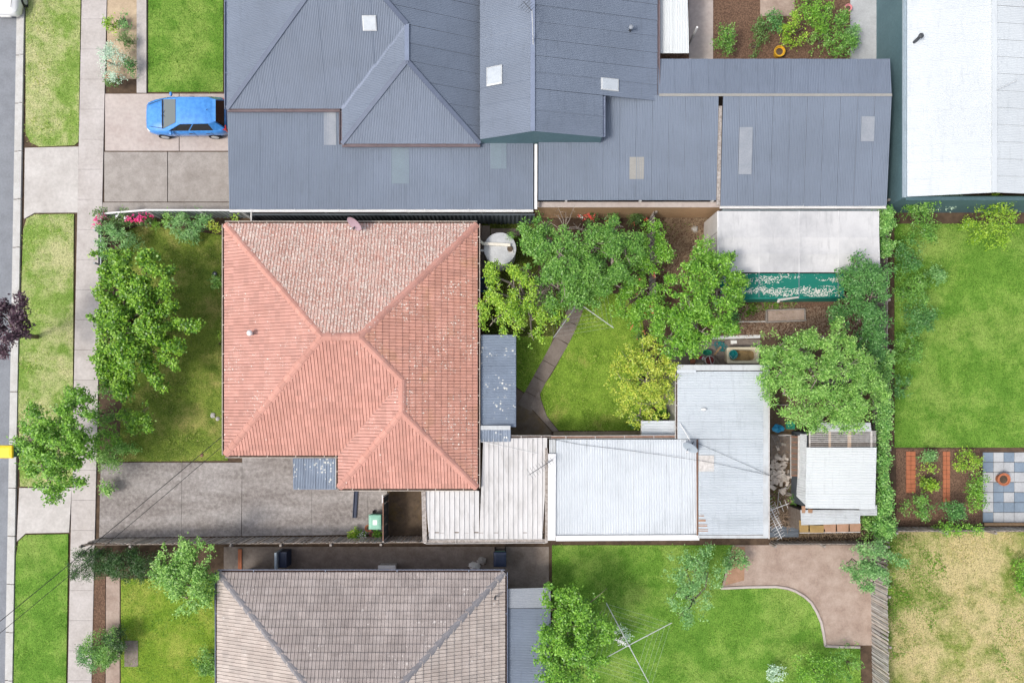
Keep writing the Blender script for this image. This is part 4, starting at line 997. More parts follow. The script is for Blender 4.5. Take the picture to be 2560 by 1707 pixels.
# white gable-less shed
s1 = root('corrugated_shed', (P(1560,1220).x, P(1560,1220).y, 0), 'large white corrugated shed with white barge flashing beside the carport', 'shed')
q1 = pc([(1390,1098),(1742,1098),(1742,1340),(1388,1342)], [2.85,2.85,2.62,2.62])
sheets(s1, 'roof_sheet', q1, 'zinc_white', (0,-1,0), width=0.70)
MB().beam(P(1380,1134,2.90), P(1379,1350,2.70), 0.36, 0.05).build('barge_flashing', 'white_paint', s1)
sheets(s1, 'roof_sheet', pc([(1373,1098),(1389,1098),(1389,1134),(1373,1134)], [2.80,2.80,2.78,2.78]), 'zinc_old', (0,-1,0), width=0.40)
MB().beam(P(1390,1345,2.70), P(1748,1343,2.70), 0.25, 0.05).build('eave_flashing', 'white_paint', s1)
gutter(s1, P(1378,1096,2.80), P(1744,1094,2.80), (0,1,0), 'dirty_white', 0.12, 0.10, 1.2, 'rust_steel')
walls(s1, [(q1[3].x,q1[3].y+.05),(q1[2].x-.02,q1[2].y+.05),(q1[1].x-.02,q1[1].y-.1),(q1[0].x,q1[0].y-.1)], 0, 2.6, 'weatherboard')
MB().beam(P(1743,1098,2.88), P(1743,1338,2.70), 0.05, 0.05).build('valley_flashing', 'rust_steel', s1)
# grey zinc shed
s2 = root('corrugated_shed', (P(1810,1130).x, P(1810,1130).y, 0), 'tall pale zinc shed streaked with rust and topped by a flue', 'shed')
qa = pc([(1694,926),(1909,926),(1909,1338),(1745,1338)], [2.95,3.02,3.02,2.95])
sheets(s2, 'roof_sheet', pc([(1694,928),(1910,928),(1910,1097),(1694,1097)], [2.92,3.05,3.05,2.92]), 'zinc_grey', (1,0,0), width=0.72)
sheets(s2, 'roof_sheet', pc([(1746,1098),(1910,1097),(1910,1336),(1746,1336)], [2.945,3.05,3.05,2.945]), 'zinc_grey', (1,0,0), width=0.72, seed=5)
MB().beam(P(1692,919,3.02), P(1922,919,3.02), 0.26, 0.05).build('ridge_capping', 'zinc_old', s2)
MB().beam(P(1692,928,3.06), P(1740,928,3.06), 0.14, 0.02).build('flashing_patch', 'zinc_white', s2)
MB().beam(P(1914.5,924,3.06), P(1914.5,1344,3.06), 0.24, 0.03).build('side_capping', 'zinc_old', s2)
MB().beam(P(1922,924,3.02), P(1922,1346,3.02), 0.05, 0.10).build('fascia', 'dirty_white', s2)
MB().beam(P(1745,1341,3.0), P(1918,1341,3.0), 0.14, 0.04).build('eave_flashing', 'zinc_old', s2)
gutter(s2, P(1693,930,2.86), P(1693,1096,2.86), (-1,0,0), 'dirty_white', 0.09, 0.09, 0.9)
MB().poly([p+V3(0,0,0.022) for p in pc([(1746,1138),(1785,1138),(1785,1178),(1746,1178)], [2.955,2.975,2.975,2.955])]).build('patch_sheet', 'dirty_white', s2)
fl_ = P(1908,945,3.1)
MB().tube([fl_-V3(0,0,0.1), fl_+V3(0,0,0.35)], 0.085, 14).build('flue', 'galv', s2)
MB().lathe((fl_.x,fl_.y,3.45), [(0.11,0),(0.12,0.04),(0.06,0.09)], 14).build('flue_cap', 'white_paint', s2, smooth=True)
MB().lathe(P(1760,1023,3.02), [(0.10,0),(0.09,0.04),(0.05,0.07)], 10, 1.4, 0.7).build('roof_vent', 'white_paint', s2, smooth=True)
for k_, (a, b, c, d) in enumerate(((1746,1310,1768,1316),(1746,1322,1770,1328),(1746,1298,1764,1303),(1746,1286,1760,1290))):
    MB().poly([p+V3(0,0,0.016) for p in pc([(a,b),(c,b),(c,d),(a,d)], [2.945,2.96,2.96,2.945])]).build('rust_strip', 'rust_sheet', s2)
wq = [P(1700,932,2.9), P(1918,932,2.9), P(1918,1336,2.9), P(1750,1336,2.9), P(1750,1098,2.9), P(1700,1098,2.9)]
walls(s2, [(p.x,p.y) for p in wq], 0, 2.88, 'weatherboard')
# little annex
an = root('annex_roof', (P(1645,1070).x, P(1645,1070).y, 0), 'small square white corrugated roof above the back lawn corner', 'awning')
qn = pc([(1604,1051),(1690,1051),(1690,1092),(1604,1092)], [2.30,2.42,2.42,2.30])
sheets(an, 'roof_sheet', qn, 'zinc_white', (1,0,0), width=0.42, pitch=0.14, amp=0.02)
for p in (qn[0], qn[3]): MB().box(p.x+.02,p.y-.04,0,p.x+.09,p.y+.03,2.26).build('post', 'grey_wood', an)
MB().beam(qn[0]-V3(0,0,0.05), qn[3]-V3(0,0,0.05), 0.05, 0.09).build('frame_beam', 'dirty_white', an)
# broken shed by the east boundary
bs = root('broken_shed', (P(2100,1190).x, P(2100,1190).y, 0), 'derelict white sheeted shed with stripped roof battens near the ivy', 'shed')
zs = 2.30
sheets(bs, 'roof_sheet', pc([(2016,1118),(2191,1118),(2187,1272),(2013,1270)], [zs,zs,zs-.06,zs-.06]), 'white_sheet', (1,0,0), width=0.76)
for i in range(8):
    v = 1079 + i*5.0
    MB().beam(P(2022,v,zs-0.02), P(2190,v-0.5,zs-0.02), 0.042, 0.04).build('batten', 'dirty_white' if i < 6 else 'grey_wood', bs)
for a, w in ((2074,0.10),(2123,0.16),(2024,0.06),(2178,0.08)):
    MB().beam(P(a,1076,zs-0.06), P(a,1117,zs-0.06), w, 0.06).build('rafter', 'tan_wood' if w > .09 else 'dirty_white', bs)
sheets(bs, 'roof_sheet', pc([(2052,1056),(2176,1056),(2178,1078),(2040,1078)], [zs,zs,zs,zs]), 'zinc_old', (1,0,0), width=0.42)
sheets(bs, 'lean_to_sheet', pc([(2000,1085),(2016,1085),(2014,1262),(1990,1240)], [1.85,2.22,2.16,1.70]), 'zinc_old', (1,0.12,0), width=0.70)
MB().beam(P(1997,1088,1.86), P(1996,1195,1.80), 0.07, 0.06).build('lean_to_beam', 'dirty_white', bs)
sheets(bs, 'low_sheet', pc([(2001,1274),(2150,1274),(2150,1308),(2003,1312)], [2.02,2.02,1.92,1.92]), 'zinc_old', (1,0.02,0), width=0.40)
sheets(bs, 'low_sheet', pc([(2148,1262),(2192,1262),(2192,1288),(2148,1288)], [1.98,1.98,1.94,1.94]), 'zinc_old', (1,0,0), width=0.40)
for k_, (a, b, c, d, m) in enumerate(((1998,1300,2022,1330,'moss_sheet'),(2024,1312,2060,1331,'moss_sheet'),(2062,1306,2090,1330,'rust_sheet'),(2058,1310,2074,1322,'rust_sheet'),(2092,1306,2122,1329,'rust_sheet'),(2124,1306,2152,1328,'rust_sheet'),(2004,1264,2014,1282,'rust_sheet'),(2020,1272,2032,1282,'rust_sheet'))):
    zz = 1.90 + 0.012*(k_ % 3) if k_ < 6 else 2.06
    MB().prism([(p.x,p.y) for p in pc([(a,b),(c,b+1),(c-1,d),(a+1,d)], [zz]*4)], zz-0.025, zz).build('brick_tile_sheet' if k_ < 0 else 'rust_panel', m, bs)
MB().beam(P(1999,1331.5,1.88), P(2150,1329.5,1.88), 0.03, 0.05).build('edge_flashing', 'dirty_white', bs)
MB().prism([(p.x,p.y) for p in (P(2022,1082,2.2),P(2184,1082,2.2),P(2180,1266,2.2),P(2020,1266,2.2))], 0.5, 0.55).build('shade_sheet', 'rubber', bs)  # dark sheet added inside so the gaps between battens look shaded
walls(bs, [(p.x,p.y) for p in (P(2020,1082,2.2),P(2186,1082,2.2),P(2182,1268,2.2),P(2018,1268,2.2))], 0, 2.2, 'slate_fence')
walls(bs, [(p.x,p.y) for p in (P(2004,1276,1.9),P(2148,1276,1.9),P(2148,1327,1.9),P(2004,1327,1.9))], 0, 1.86, 'rail_wood')
# white canopy with green shade cloth
ca = root('shade_house', (P(1990,620).x, P(1990,620).y, 0), 'large white canvas canopy with a flaking green cloth skirt', 'canopy')
for i, (a, b) in enumerate(((1795,1897.2),(1897.8,1997.2),(1997.8,2095.2),(2095.8,2196))):
    for j, (c, d) in enumerate(((528,594),(594,635),(635,681))):
        mb = MB(); N = 8; pts = []
        za = {528:2.62,594:2.74,635:2.72,681:2.55}
        for ii in range(N+1):
            for jj in range(N+1):
                u = a+(b-a)*ii/N; v = c+(d-c)*jj/N; z = za[c]+(za[d]-za[c])*jj/N
                sag = -0.05*math.sin(math.pi*ii/N)*math.sin(math.pi*jj/N) + 0.02*math.sin(3.1*ii+i)*math.sin(2.3*jj+j)*(ii*jj*(N-ii)*(N-jj) > 0)
                if a == 2095.8: u += 5*(v-528)/153*ii/N
                pts.append(P(u, v, z+sag))
        mb.add(pts, [(ii*(N+1)+jj, ii*(N+1)+jj+1, (ii+1)*(N+1)+jj+1, (ii+1)*(N+1)+jj) for ii in range(N) for jj in range(N)])
        mb.build('canvas_panel', 'canvas', ca, smooth=True)
for a in (1795,1897.5,1997.5,2095.5,2197):
    MB().tube([P(a,527,2.605), P(a,594,2.72), P(a,635,2.705), P(a,682,2.535)], 0.016, 6).build('roof_hoop', 'white_paint', ca)
    MB().tube([P(a,530,2.6)*1.0, V3(P(a,530,2.6).x, P(a,530,2.6).y, 0)], 0.03, 6).build('post', 'galv', ca)
for i, (a, b) in enumerate(((1800,1896.5),(1898.5,1996.5),(1998.5,2094.5),(2096.5,2110))):
    mb = MB(); N = 6; pts = []
    for ii in range(N+1):
        for jj in range(N+1):
            u = a+(b-a)*ii/N; v = 684+(744-684)*jj/N; z = 2.50-0.45*(jj/N)**1.3-0.03*math.sin(math.pi*ii/N)*math.sin(math.pi*jj/N)
            pts.append(P(u, v, z))
    mb.add(pts, [(ii*(N+1)+jj, ii*(N+1)+jj+1, (ii+1)*(N+1)+jj+1, (ii+1)*(N+1)+jj) for ii in range(N) for jj in range(N)])
    mb.build('cloth_panel', 'teal_cloth', ca, smooth=True)
for a in (1897.5, 1997.5, 2095.5): MB().tube([P(a,683,2.53), P(a,745,2.06)], 0.02, 6).build('cloth_batten', 'acrylic_teal', ca)
MB().tube([P(1798,746,2.05), P(2114,744,2.05)], 0.05, 8).build('cloth_roll', 'teal_plain', ca, smooth=True)
MB().poly([P(1798,747,2.02), P(2112,745,2.02), V3(P(2112,745,2.0).x, P(2112,745,2.0).y-0.02, 0.9), V3(P(1798,747,2.0).x, P(1798,747,2.0).y-0.02, 0.9)]).build('cloth_skirt', 'teal_plain', ca)
MB().poly([P(1995,741,2.15), P(1945,747,2.08), P(1942,756,1.9), P(1948,757,1.9), P(1950,752,2.02), P(1998,745,2.1)]).build('torn_flap', 'canvas_side', ca)
mb = MB()
for a, b, c, d in ((528,580,2.6,2.68),(581,640,2.69,2.68)):
    mb.poly([P(1793,a,c), P(1793,b,d), V3(P(1793,b,d).x-0.05, P(1793,b,d).y, 0.3), V3(P(1793,a,c).x-0.05, P(1793,a,c).y, 0.3)])
mb.build('side_curtain', 'canvas_side', ca)
MB().tube([P(1795,529,2.63), P(1795,640,2.72)], 0.035, 6).build('side_rail', 'white_paint', ca)

# ------------------------------------------------------------------ north neighbour: the blue roofed house
nb = root('blue_roofed_house', (-5, 15, 0), 'big house and carports under grey blue metal roofs at the top', 'house')
e0 = 2.9; sl = 0.45
A_, B_ = V3(-13.18,13.75,e0), V3(-7.87,13.75,e0)
R1, R2 = V3(-7.33,19.6,e0+sl*5.85), V3(-7.33,21.15,e0+sl*5.85)
Tn = V3(-4.67,16.95,e0+sl*3.2); An = V3(-4.67,15.33,e0+sl*3.2)
C_, D_ = V3(-7.87,12.13,e0), V3(-1.48,12.13,e0)
for k_, pl in enumerate(([A_, V3(-13.18,27,e0), R2, R1], [A_, B_, Tn, R1], [C_, B_, Tn, An], [C_, D_, An], [D_, V3(-1.48,16.95,e0), Tn, An], [Tn, V3(-1.48,16.95,e0), V3(-1.48,27,e0), R2, R1])):
    sheets(nb, 'roof_sheet', pl, 'blue_sheet', seed=k_+20, n=4)
gz = 4.36
sheets(nb, 'roof_sheet', [V3(-1.46,12.2,gz-.45*2.38), V3(0.92,12.2,gz), V3(0.92,26,gz), V3(-1.46,26,gz-.45*2.38)], 'blue_sheet', seed=30, n=4)
sheets(nb, 'roof_sheet', [V3(0.92,12.2,gz), V3(4.12,12.2,gz-.8), V3(4.12,14.1,gz-.8), V3(0.92,14.1,gz)], 'blue_sheet', seed=31, n=4)
sheets(nb, 'roof_sheet', [V3(0.92,14.1,gz), V3(6.72,14.1,gz-1.45), V3(6.72,26,gz-1.45), V3(0.92,26,gz)], 'blue_sheet', seed=32, n=4)
for p, q in ((A_,R1),(R1,R2),(Tn,R1),(C_,An),(D_,An),(An,Tn),(V3(0.92,12.2,gz),V3(0.92,26,gz))):
    MB().beam(p+V3(0,0,0.03), q+V3(0,0,0.03), 0.20, 0.03).build('ridge_flashing', 'hip_flash' if p.z != q.z else 'blue_flash', nb)
MB().beam(B_+V3(0,0,0.02), Tn+V3(0,0,0.01), 0.16, 0.012).build('valley_flashing', 'blue_flash', nb)
for p, q, o in ((A_,B_,(0,-1,0)),(C_,B_,(-1,0,0)),(C_,D_,(0,-1,0)),(A_,V3(-13.18,27,e0),(-1,0,0))):
    gutter(nb, p-V3(0,0,.04), q-V3(0,0,.04), o, 'brown_gutter' if o[0] == 0 or p is C_ else 'blue_flash', 0.12, 0.10, 3.0, None)
MB().poly([V3(-1.46,12.24,2.4), V3(4.1,12.24,2.4), V3(4.1,12.24,gz-.82), V3(0.92,12.24,gz-.02), V3(-1.46,12.24,gz-1.09)]).build('gable_wall', 'teal_wall', nb)
MB().poly([V3(4.08,12.2,2.3), V3(4.08,14.1,2.3), V3(4.08,14.1,gz-.82), V3(4.08,12.2,gz-.82)]).build('side_wall', 'teal_wall', nb)
gutter(nb, V3(4.12,12.25,gz-.86), V3(4.12,14.1,gz-.86), (1,0,0), 'blue_flash', 0.11, 0.09, 3.0, None)
gutter(nb, V3(4.2,14.08,2.86), V3(6.8,14.08,2.86), (0,-1,0), 'blue_flash', 0.11, 0.09, 3.0, None)
gutter(nb, V3(6.74,14.1,2.86), V3(6.74,26,2.86), (1,0,0), 'brown_gutter', 0.10, 0.09, 3.0, None)
# carport skillions
sheets(nb, 'carport_sheet', [V3(-13.24,9.20,2.46), V3(1.0,9.20,2.46), V3(1.0,13.9,2.72), V3(-13.24,13.9,2.72)], 'blue_sheet_faded', (0,-1,0), seed=33, n=4)
sheets(nb, 'carport_sheet', [V3(1.22,9.62,2.52), V3(9.55,9.62,2.52), V3(9.55,14.35,2.95), V3(1.22,14.35,2.95)], 'blue_sheet_faded', (0,-1,0), seed=34, n=4)
sheets(nb, 'carport_sheet', [V3(9.75,9.36,2.46), V3(17.55,9.36,2.46), V3(17.55,14.35,2.95), V3(9.75,14.35,2.95)], 'blue_sheet_faded', (0,-1,0), seed=35, n=4)
sheets(nb, 'carport_sheet', [V3(6.76,14.36,2.95), V3(17.55,14.36,2.95), V3(17.55,16.1,2.78), V3(6.76,16.1,2.78)], 'blue_sheet', (0,1,0), seed=36, n=4)
MB().beam(V3(6.8,14.355,2.985), V3(17.55,14.355,2.985), 0.12, 0.02).build('ridge_flashing', 'beige_panel', nb)
MB().beam(V3(9.65,9.4,2.50), V3(9.65,13.9,2.84), 0.17, 0.03).build('box_gutter', 'dirty_verge', nb)
MB().beam(V3(1.11,9.2,2.52), V3(1.11,12.15,2.78), 0.13, 0.06).build('white_barge', 'white_paint', nb)
gutter(nb, V3(-13.24,9.20,2.42), V3(1.0,9.20,2.42), (0,-1,0), 'white_paint', 0.10, 0.09, 2.0, None)
gutter(nb, V3(9.75,9.36,2.42), V3(17.55,9.36,2.42), (0,-1,0), 'white_paint', 0.10, 0.09, 2.0, None)
def roof_quad(c, du, dv, z, lift): return [V3(c.x-du,c.y-dv,z(c.y-dv)+lift), V3(c.x+du,c.y-dv,z(c.y-dv)+lift), V3(c.x+du,c.y+dv,z(c.y+dv)+lift), V3(c.x-du,c.y+dv,z(c.y+dv)+lift)]
zc1 = lambda y: 2.46+(y-9.2)*0.26/4.7; zc2 = lambda y: 2.50+(y-9.46)*0.45/4.89
for (a, b, w, h, zf, m) in ((825,320,30,84,zc1,'acrylic'),(1000,412,44,90,zc1,'acrylic_teal'),(1246,385,40,70,zc1,'acrylic_teal'),(1592,420,36,54,zc2,'beige_panel'),(1863,378,33,114,zc2,'acrylic'),(2166,325,33,60,zc2,'acrylic')):
    c = P(a, b, 2.7); MB().poly(roof_quad(c, M_(w/2,2.7), M_(h/2,2.7), zf, 0.025)).build('clear_sheet', m, nb)
def skylight(c, w, h, parent, up):
    c = Vector(c); n = Vector(up).normalized(); u = V3(0,1,0).cross(n).normalized(); v = n.cross(u)
    fr_ = MB(); pts = []
    for s, z in ((1.0,-0.05),(1.0,0.07),(0.86,0.09)):
        for i, j in ((-1,-1),(1,-1),(1,1),(-1,1)): pts.append(c + u*(i*w/2*s) + v*(j*h/2*s) + n*z)
    fr_.add(pts, [(a+k, a+(k+1)%4, a+4+(k+1)%4, a+4+k) for a in (0,4) for k in range(4)])
    f_ = fr_.build('skylight', 'galv', parent)
    MB().poly([c + u*(i*w/2*.86) + v*(j*h/2*.86) + n*0.092 for i, j in ((-1,-1),(1,-1),(1,1),(-1,1))]).build('dome', 'skylight', f_)
sk = P(926,63,4.2); skylight((sk.x, sk.y, e0+sl*(sk.y-13.75)), 0.62, 0.62, nb, (0,-0.45,1))
sk = P(1237,188,3.7); skylight((sk.x, sk.y, gz-.45*(0.92-sk.x)), 0.78, 0.85, nb, (-0.45,0,1))
sk = P(1524,212,3.5); skylight((sk.x, sk.y, gz-.25*(sk.x-0.92)), 0.85, 0.55, nb, (0.25,0,1))
vq = P(1576,74,3.4); MB().tube([V3(vq.x,vq.y,3.1), V3(vq.x,vq.y,3.6)], 0.06, 10).build('vent_pipe', 'dark_metal', nb)
MB().lathe((vq.x,vq.y,3.6), [(0.10,0),(0.10,0.05),(0.04,0.09)], 10).build('vent_cowl', 'acrylic', nb)
walls(nb, [(-12.7,14.2),(-7.4,14.2),(-7.4,12.6),(-1.9,12.6),(3.7,12.6),(3.7,14.5),(6.3,14.5),(6.3,25.8),(-12.7,25.8)], 0, 2.84, 'red_brick')
for x in (-13.0,-9,-5,-1.5):
    MB().box(x,9.28,0,x+.09,9.37,2.36).build('carport_post', 'white_paint', nb)
for x in (2.5,6,9.4,10.2,14,17.3):
    MB().box(x,9.62,0,x+.09,9.71,2.4).build('carport_post', 'white_paint', nb)
# fences along the top boundary
panel_fence('steel_fence', 'dark steel fence with white top rail and posts behind the front roses', 'fence', (P(258,0).x*0.985, 9.42), (P(632,0).x*0.962, 9.40), 1.5, 'grey_fence', 'white_paint', 2.3, h0=0.75)
panel_fence('steel_fence', 'slate steel fence in the gap behind the pink roofed house', 'fence', (P(635,0).x*0.955, 9.10), (1.08, 9.10), 1.9, 'slate_fence', 'slate_fence', 2.4)
tw = root('brick_wall', V3(5.4,9.5,0), 'tan brick boundary wall behind the garden trees', 'wall')
MB().box(1.12,9.40,0,9.98,9.62,2.10).build('masonry', 'tan_brick', tw)
MB().box(1.10,9.385,2.10,10.0,9.64,2.14).build('coping', 'pink_concrete', tw)
panel_fence('steel_fence', 'pale blue corrugated fence above the white canopy', 'fence', (10.02, 9.28), (18.0, 9.28), 2.0, 'pale_gutter', 'pale_gutter', 2.4)
panel_fence('steel_fence', 'short ribbed end panel of steel between roses and pink roof', 'fence', (P(622,0).x*0.95, 9.35), (P(622,0).x*0.95, 8.66), 1.6, 'grey_fence', 'white_paint', 0.7)
# white pergola strip
pg = root('white_pergola', (P(1680,60).x, P(1680,60).y, 0), 'plain white roofed pergola beside the brown garden', 'pergola')
sheets(pg, 'roof_sheet', pc([(1643,-200),(1716,-200),(1722,134),(1643,134)], [2.5,2.5,2.5,2.5]), 'white_sheet', (0,1,0), width=0.6)
for a in (1650,1714): p = P(a,128); MB().box(p.x-.04,p.y-.04,0,p.x+.04,p.y+.04,2.45).build('post', 'white_paint', pg)
# big white shed
ws = root('white_roofed_building', (22, 16, 0), 'large building with a bright white roof and teal walls', 'building')
wx, wy = P(2268,250,3.2).x, P(2268,492,3.2).y
rx = P(2485,250,3.9).x
sheets(ws, 'roof_sheet', [V3(wx,wy,3.2), V3(rx,wy,3.9), V3(rx,28,3.9), V3(wx,28,3.2)], 'white_roof', n=4, amp=0.006, seed=41)
sheets(ws, 'roof_sheet', [V3(rx,wy,3.9), V3(rx+5.5,wy,3.2), V3(rx+5.5,28,3.2), V3(rx,28,3.9)], 'white_roof', n=4, amp=0.006, seed=42)
MB().beam(V3(rx,wy,3.93), V3(rx,28,3.93), 0.22, 0.03).build('ridge_capping', 'white_roof', ws)
gutter(ws, V3(wx,wy,3.14), V3(wx,28,3.14), (-1,0,0), 'pale_gutter', 0.16, 0.13, 3.0, None)
gutter(ws, V3(wx,wy,3.14), V3(rx+5.5,wy,3.14), (0,-1,0), 'teal_wall', 0.14, 0.13, 3.0, None)
walls(ws, [(wx+.06,wy+.06),(rx+5.4,wy+.06),(rx+5.4,28),(wx+.06,28)], 0, 3.12, 'teal_wall')
q = P(2292,100,3.5); MB().tube([V3(q.x,q.y,3.2), V3(q.x+.05,q.y+.05,3.75)], 0.07, 10).build('vent_pipe', 'dark_metal', ws)
MB().lathe((q.x+.05,q.y+.05,3.75), [(0.12,0),(0.12,0.06),(0.05,0.12)], 10).build('vent_cowl', 'dark_metal', ws)
MB().tube([P(2492,225,4.1), P(2545,200,4.3)], 0.02, 6).build('guy_wire', 'galv', ws)

# ------------------------------------------------------------------ south neighbour: brown tiled house
sh = root('brown_tiled_house', (-7, -13, 0), 'house with weathered brown grey hipped tile roof at the bottom', 'house')
bW, bE, bN, bS = -13.69, -0.34, -7.73, -19.2; pz = 2.7; zt = pz + 0.4*5.735
ra, rb = V3(bW+5.735, bN-5.735, zt), V3(bE-5.735, bN-5.735, zt)
tile_roof(sh, [([V3(bW,bN,pz), V3(bE,bN,pz), rb, ra], 'brown_tile', True), ([V3(bW,bS,pz), V3(bW,bN,pz), ra], 'pale_tile', False), ([V3(bE,bS,pz), V3(bE,bN,pz), rb], 'pale_tile', False)], uw=0.33, vg=0.36, lip=0.04, groove=0.25)
dk = MB(); dk.poly([V3(bW,bN,pz-.045), V3(bE,bN,pz-.045), rb-V3(0,0,.045), ra-V3(0,0,.045)]); dk.poly([V3(bW,bS,pz-.045), V3(bW,bN,pz-.045), ra-V3(0,0,.045)]); dk.poly([V3(bE,bS,pz-.045), V3(bE,bN,pz-.045), rb-V3(0,0,.045)]); dk.poly([V3(bW,bS,pz-.045), V3(bE,bS,pz-.045), rb-V3(0,0,.045), ra-V3(0,0,.045)])
dk.build('gap_underlay', 'rail_wood', sh)  # same added layer, closing light gaps below the brown tiles
ridge_caps(sh, [(V3(bW,bN,pz),ra),(V3(bE,bN,pz),rb),(ra,rb)], 'tile_cap_grey')
for p, q, o in ((V3(bW,bN,pz-.03),V3(bE,bN,pz-.03),(0,1,0)),(V3(bW,bS,pz-.03),V3(bW,bN,pz-.03),(-1,0,0)),(V3(bE,bS,pz-.03),V3(bE,bN,pz-.03),(1,0,0))):
    gutter(sh, p, q, o, 'blue_flash', 0.12, 0.10, 3.0)
walls(sh, [(bW+.45,bS+.45),(bE-.45,bS+.45),(bE-.45,bN-.45),(bW+.45,bN-.45)], 0, pz, 'red_brick')
q = P(1238,1492,3.0); MB().tube([V3(q.x,q.y,2.8), V3(q.x,q.y,3.35)], 0.05, 8).build('vent_pipe', 'dark_metal', sh)
sv = root('veranda_roof', (P(1320,1590).x, P(1320,1590).y, 0), 'grey blue metal veranda roof beside the brown tiled house', 'awning')
sheets(sv, 'roof_sheet', pc([(1268,1520),(1376,1520),(1376,1900),(1268,1900)], [2.5,2.35,2.35,2.5]), 'zinc_old' if False else 'blue_sheet_faded', (1,0,0), n=4)
sheets(sv, 'roof_sheet', pc([(1268,1470),(1376,1468),(1376,1518),(1268,1519)], [2.52,2.37,2.37,2.52]), 'acrylic', (1,0,0), n=4)
for a, b in ((1372,1474),(1372,1600),(1372,1730)): p = P(a,b); MB().box(p.x-.12,p.y-.04,0,p.x-.04,p.y+.04,2.3).build('post', 'white_paint', sv)
# timber fences
paling_fence('paling_fence', 'weathered grey timber paling fence along the concrete driveway', 'fence', (P(246,1346).x, P(246,1346).y), (P(1066,1340).x, P(1066,1340).y), 1.75, lambda t: -0.75*max(0, 1-t/0.16)**1.2)
paling_fence('paling_fence', 'grey paling fence between the gravel yard and the straw coloured lawn', 'fence', (P(2176,1352).x, P(2176,1352).y), (P(2186,1990).x, P(2186,1990).y), 1.75, seed=8, side=-1)
paling_fence('paling_fence', 'low grey partition fence running through the garden trees', 'fence', (P(1622,558).x, 9.36), (P(1626,800).x, P(1626,800).y), 1.5, seed=9, side=-1)
paling_fence('paling_fence', 'old boundary fence half swallowed by ivy on the east side', 'fence', (P(2180,520).x, P(2180,520).y), (P(2184,1345).x, P(2184,1345).y), 1.6, seed=10, side=-1)
paling_fence('paling_fence', 'timber fence between the flower beds and the straw coloured lawn', 'fence', (P(2215,1318).x, P(2215,1318).y), (P(2800,1318).x, P(2800,1318).y), 1.2, seed=12)
paling_fence('paling_fence', 'short dark fence behind the sheds above the gravel yard', 'fence', (P(1925,1353).x, P(1925,1353).y), (P(2170,1352).x, P(2170,1352).y), 0.9, seed=14)
lf = root('low_front_fence', (P(258,640).x, P(258,640).y, 0), 'low grey metal front fence beside the footpath', 'fence')
for i in range(4): MB().beam(P(252,556+i*27,0.55), P(252,581+i*27,0.55), 0.06, 0.05).build('top_rail', 'grey_fence', lf); MB().beam(P(252,556+i*27,0.3), P(252,581+i*27,0.3), 0.02, 0.45).build('panel', 'gate_mesh', lf)
for i in range(5): p = P(252,555+i*27); MB().box(p.x-.04,p.y-.04,0,p.x+.04,p.y+.04,0.62).build('post', 'grey_fence', lf)
# ------------------------------------------------------------------ trees of the main lot
tree('lime_tree', 'spreading lime green tree with radiating branches on the front lawn', 'tree', (345,842),
     [(328,850,328,850,54,3.0), (312,800,310,672,46,2.8), (345,785,378,640,32,2.9), (350,760,350,760,34,2.9), (365,835,365,835,36,2.9), (378,745,434,668,14,2.7), (385,765,428,712,16,2.8), (388,790,438,764,18,2.7), (388,822,498,812,15,2.6),
      (385,845,455,875,19,2.6), (372,872,445,920,18,2.5), (362,895,408,965,16,2.4), (318,900,310,985,34,2.6), (278,890,268,955,32,2.5), (275,820,264,740,34,2.6), (285,700,285,640,34,2.4), (258,860,255,890,18,2.3)],
     'leaf_lime', dens=30, k=10, L=0.15, Wd=0.11, seed=3, trunk_r=0.16, trunk_h=1.2, gap=-0.95, hz_k=0.55, low=0.25)
tree('street_tree', 'broad leafy green street tree beside the yellow lidded bin', 'tree', (150,1110),
     [(125,1075,125,1075,56,3.9), (105,1130,105,1130,48,3.7), (165,1180,165,1180,44,3.6), (190,1050,190,1050,46,3.9), (155,1115,155,1115,54,4.3), (85,1085,72,1095,30,3.4), (205,1120,205,1120,36,3.7),
      (205,1000,200,985,28,3.3), (130,1215,140,1235,26,3.2)],
     'leaf_citrus', dens=24, k=9, L=0.18, Wd=0.08, seed=5, trunk_r=0.17, trunk_h=1.8, gap=-0.7, up=0.3)
shrub('mid green shrub hugging the front fence above the young tree', (262,1035), 22, 1.6, 'leaf_mid', 301, ry=30, L=0.15, Wd=0.06)
shrub('glossy green shrub overhanging the front bed beside the street tree', (275,1090), 30, 1.8, 'leaf_citrus', 302, ry=32, L=0.16, Wd=0.06)
shrub('light green shrub reaching across the lawn corner by the driveway', (318,1118), 34, 1.4, 'leaf_light', 303, ry=16, L=0.16, Wd=0.06)
shrub('leafy shrub at the top corner of the concrete driveway', (276,1155), 28, 1.6, 'leaf_light', 304, ry=28, L=0.15, Wd=0.05)
tree('young_tree', 'small bright green tree beside the low front fence', 'tree', (318,1048),
     [(345,1035,375,1018,19,1.9), (335,1060,370,1065,20,1.9), (320,1030,320,1030,16,1.8)], 'leaf_lime', dens=36, k=9, L=0.15, Wd=0.08, seed=6, trunk_r=0.05, gap=-0.8)
tree('purple_tree', 'dark purple leaved street tree at the road edge', 'tree', (95,842),
     [(35,790,35,790,34,3.8), (20,830,20,830,34,3.8), (48,770,52,745,18,3.6), (60,815,62,820,22,3.6), (8,790,8,790,30,3.7), (18,870,10,880,18,3.4)], 'leaf_purple', dens=34, k=9, L=0.16, Wd=0.09, seed=7, trunk_r=0.09, trunk_h=1.9, gap=-0.5)
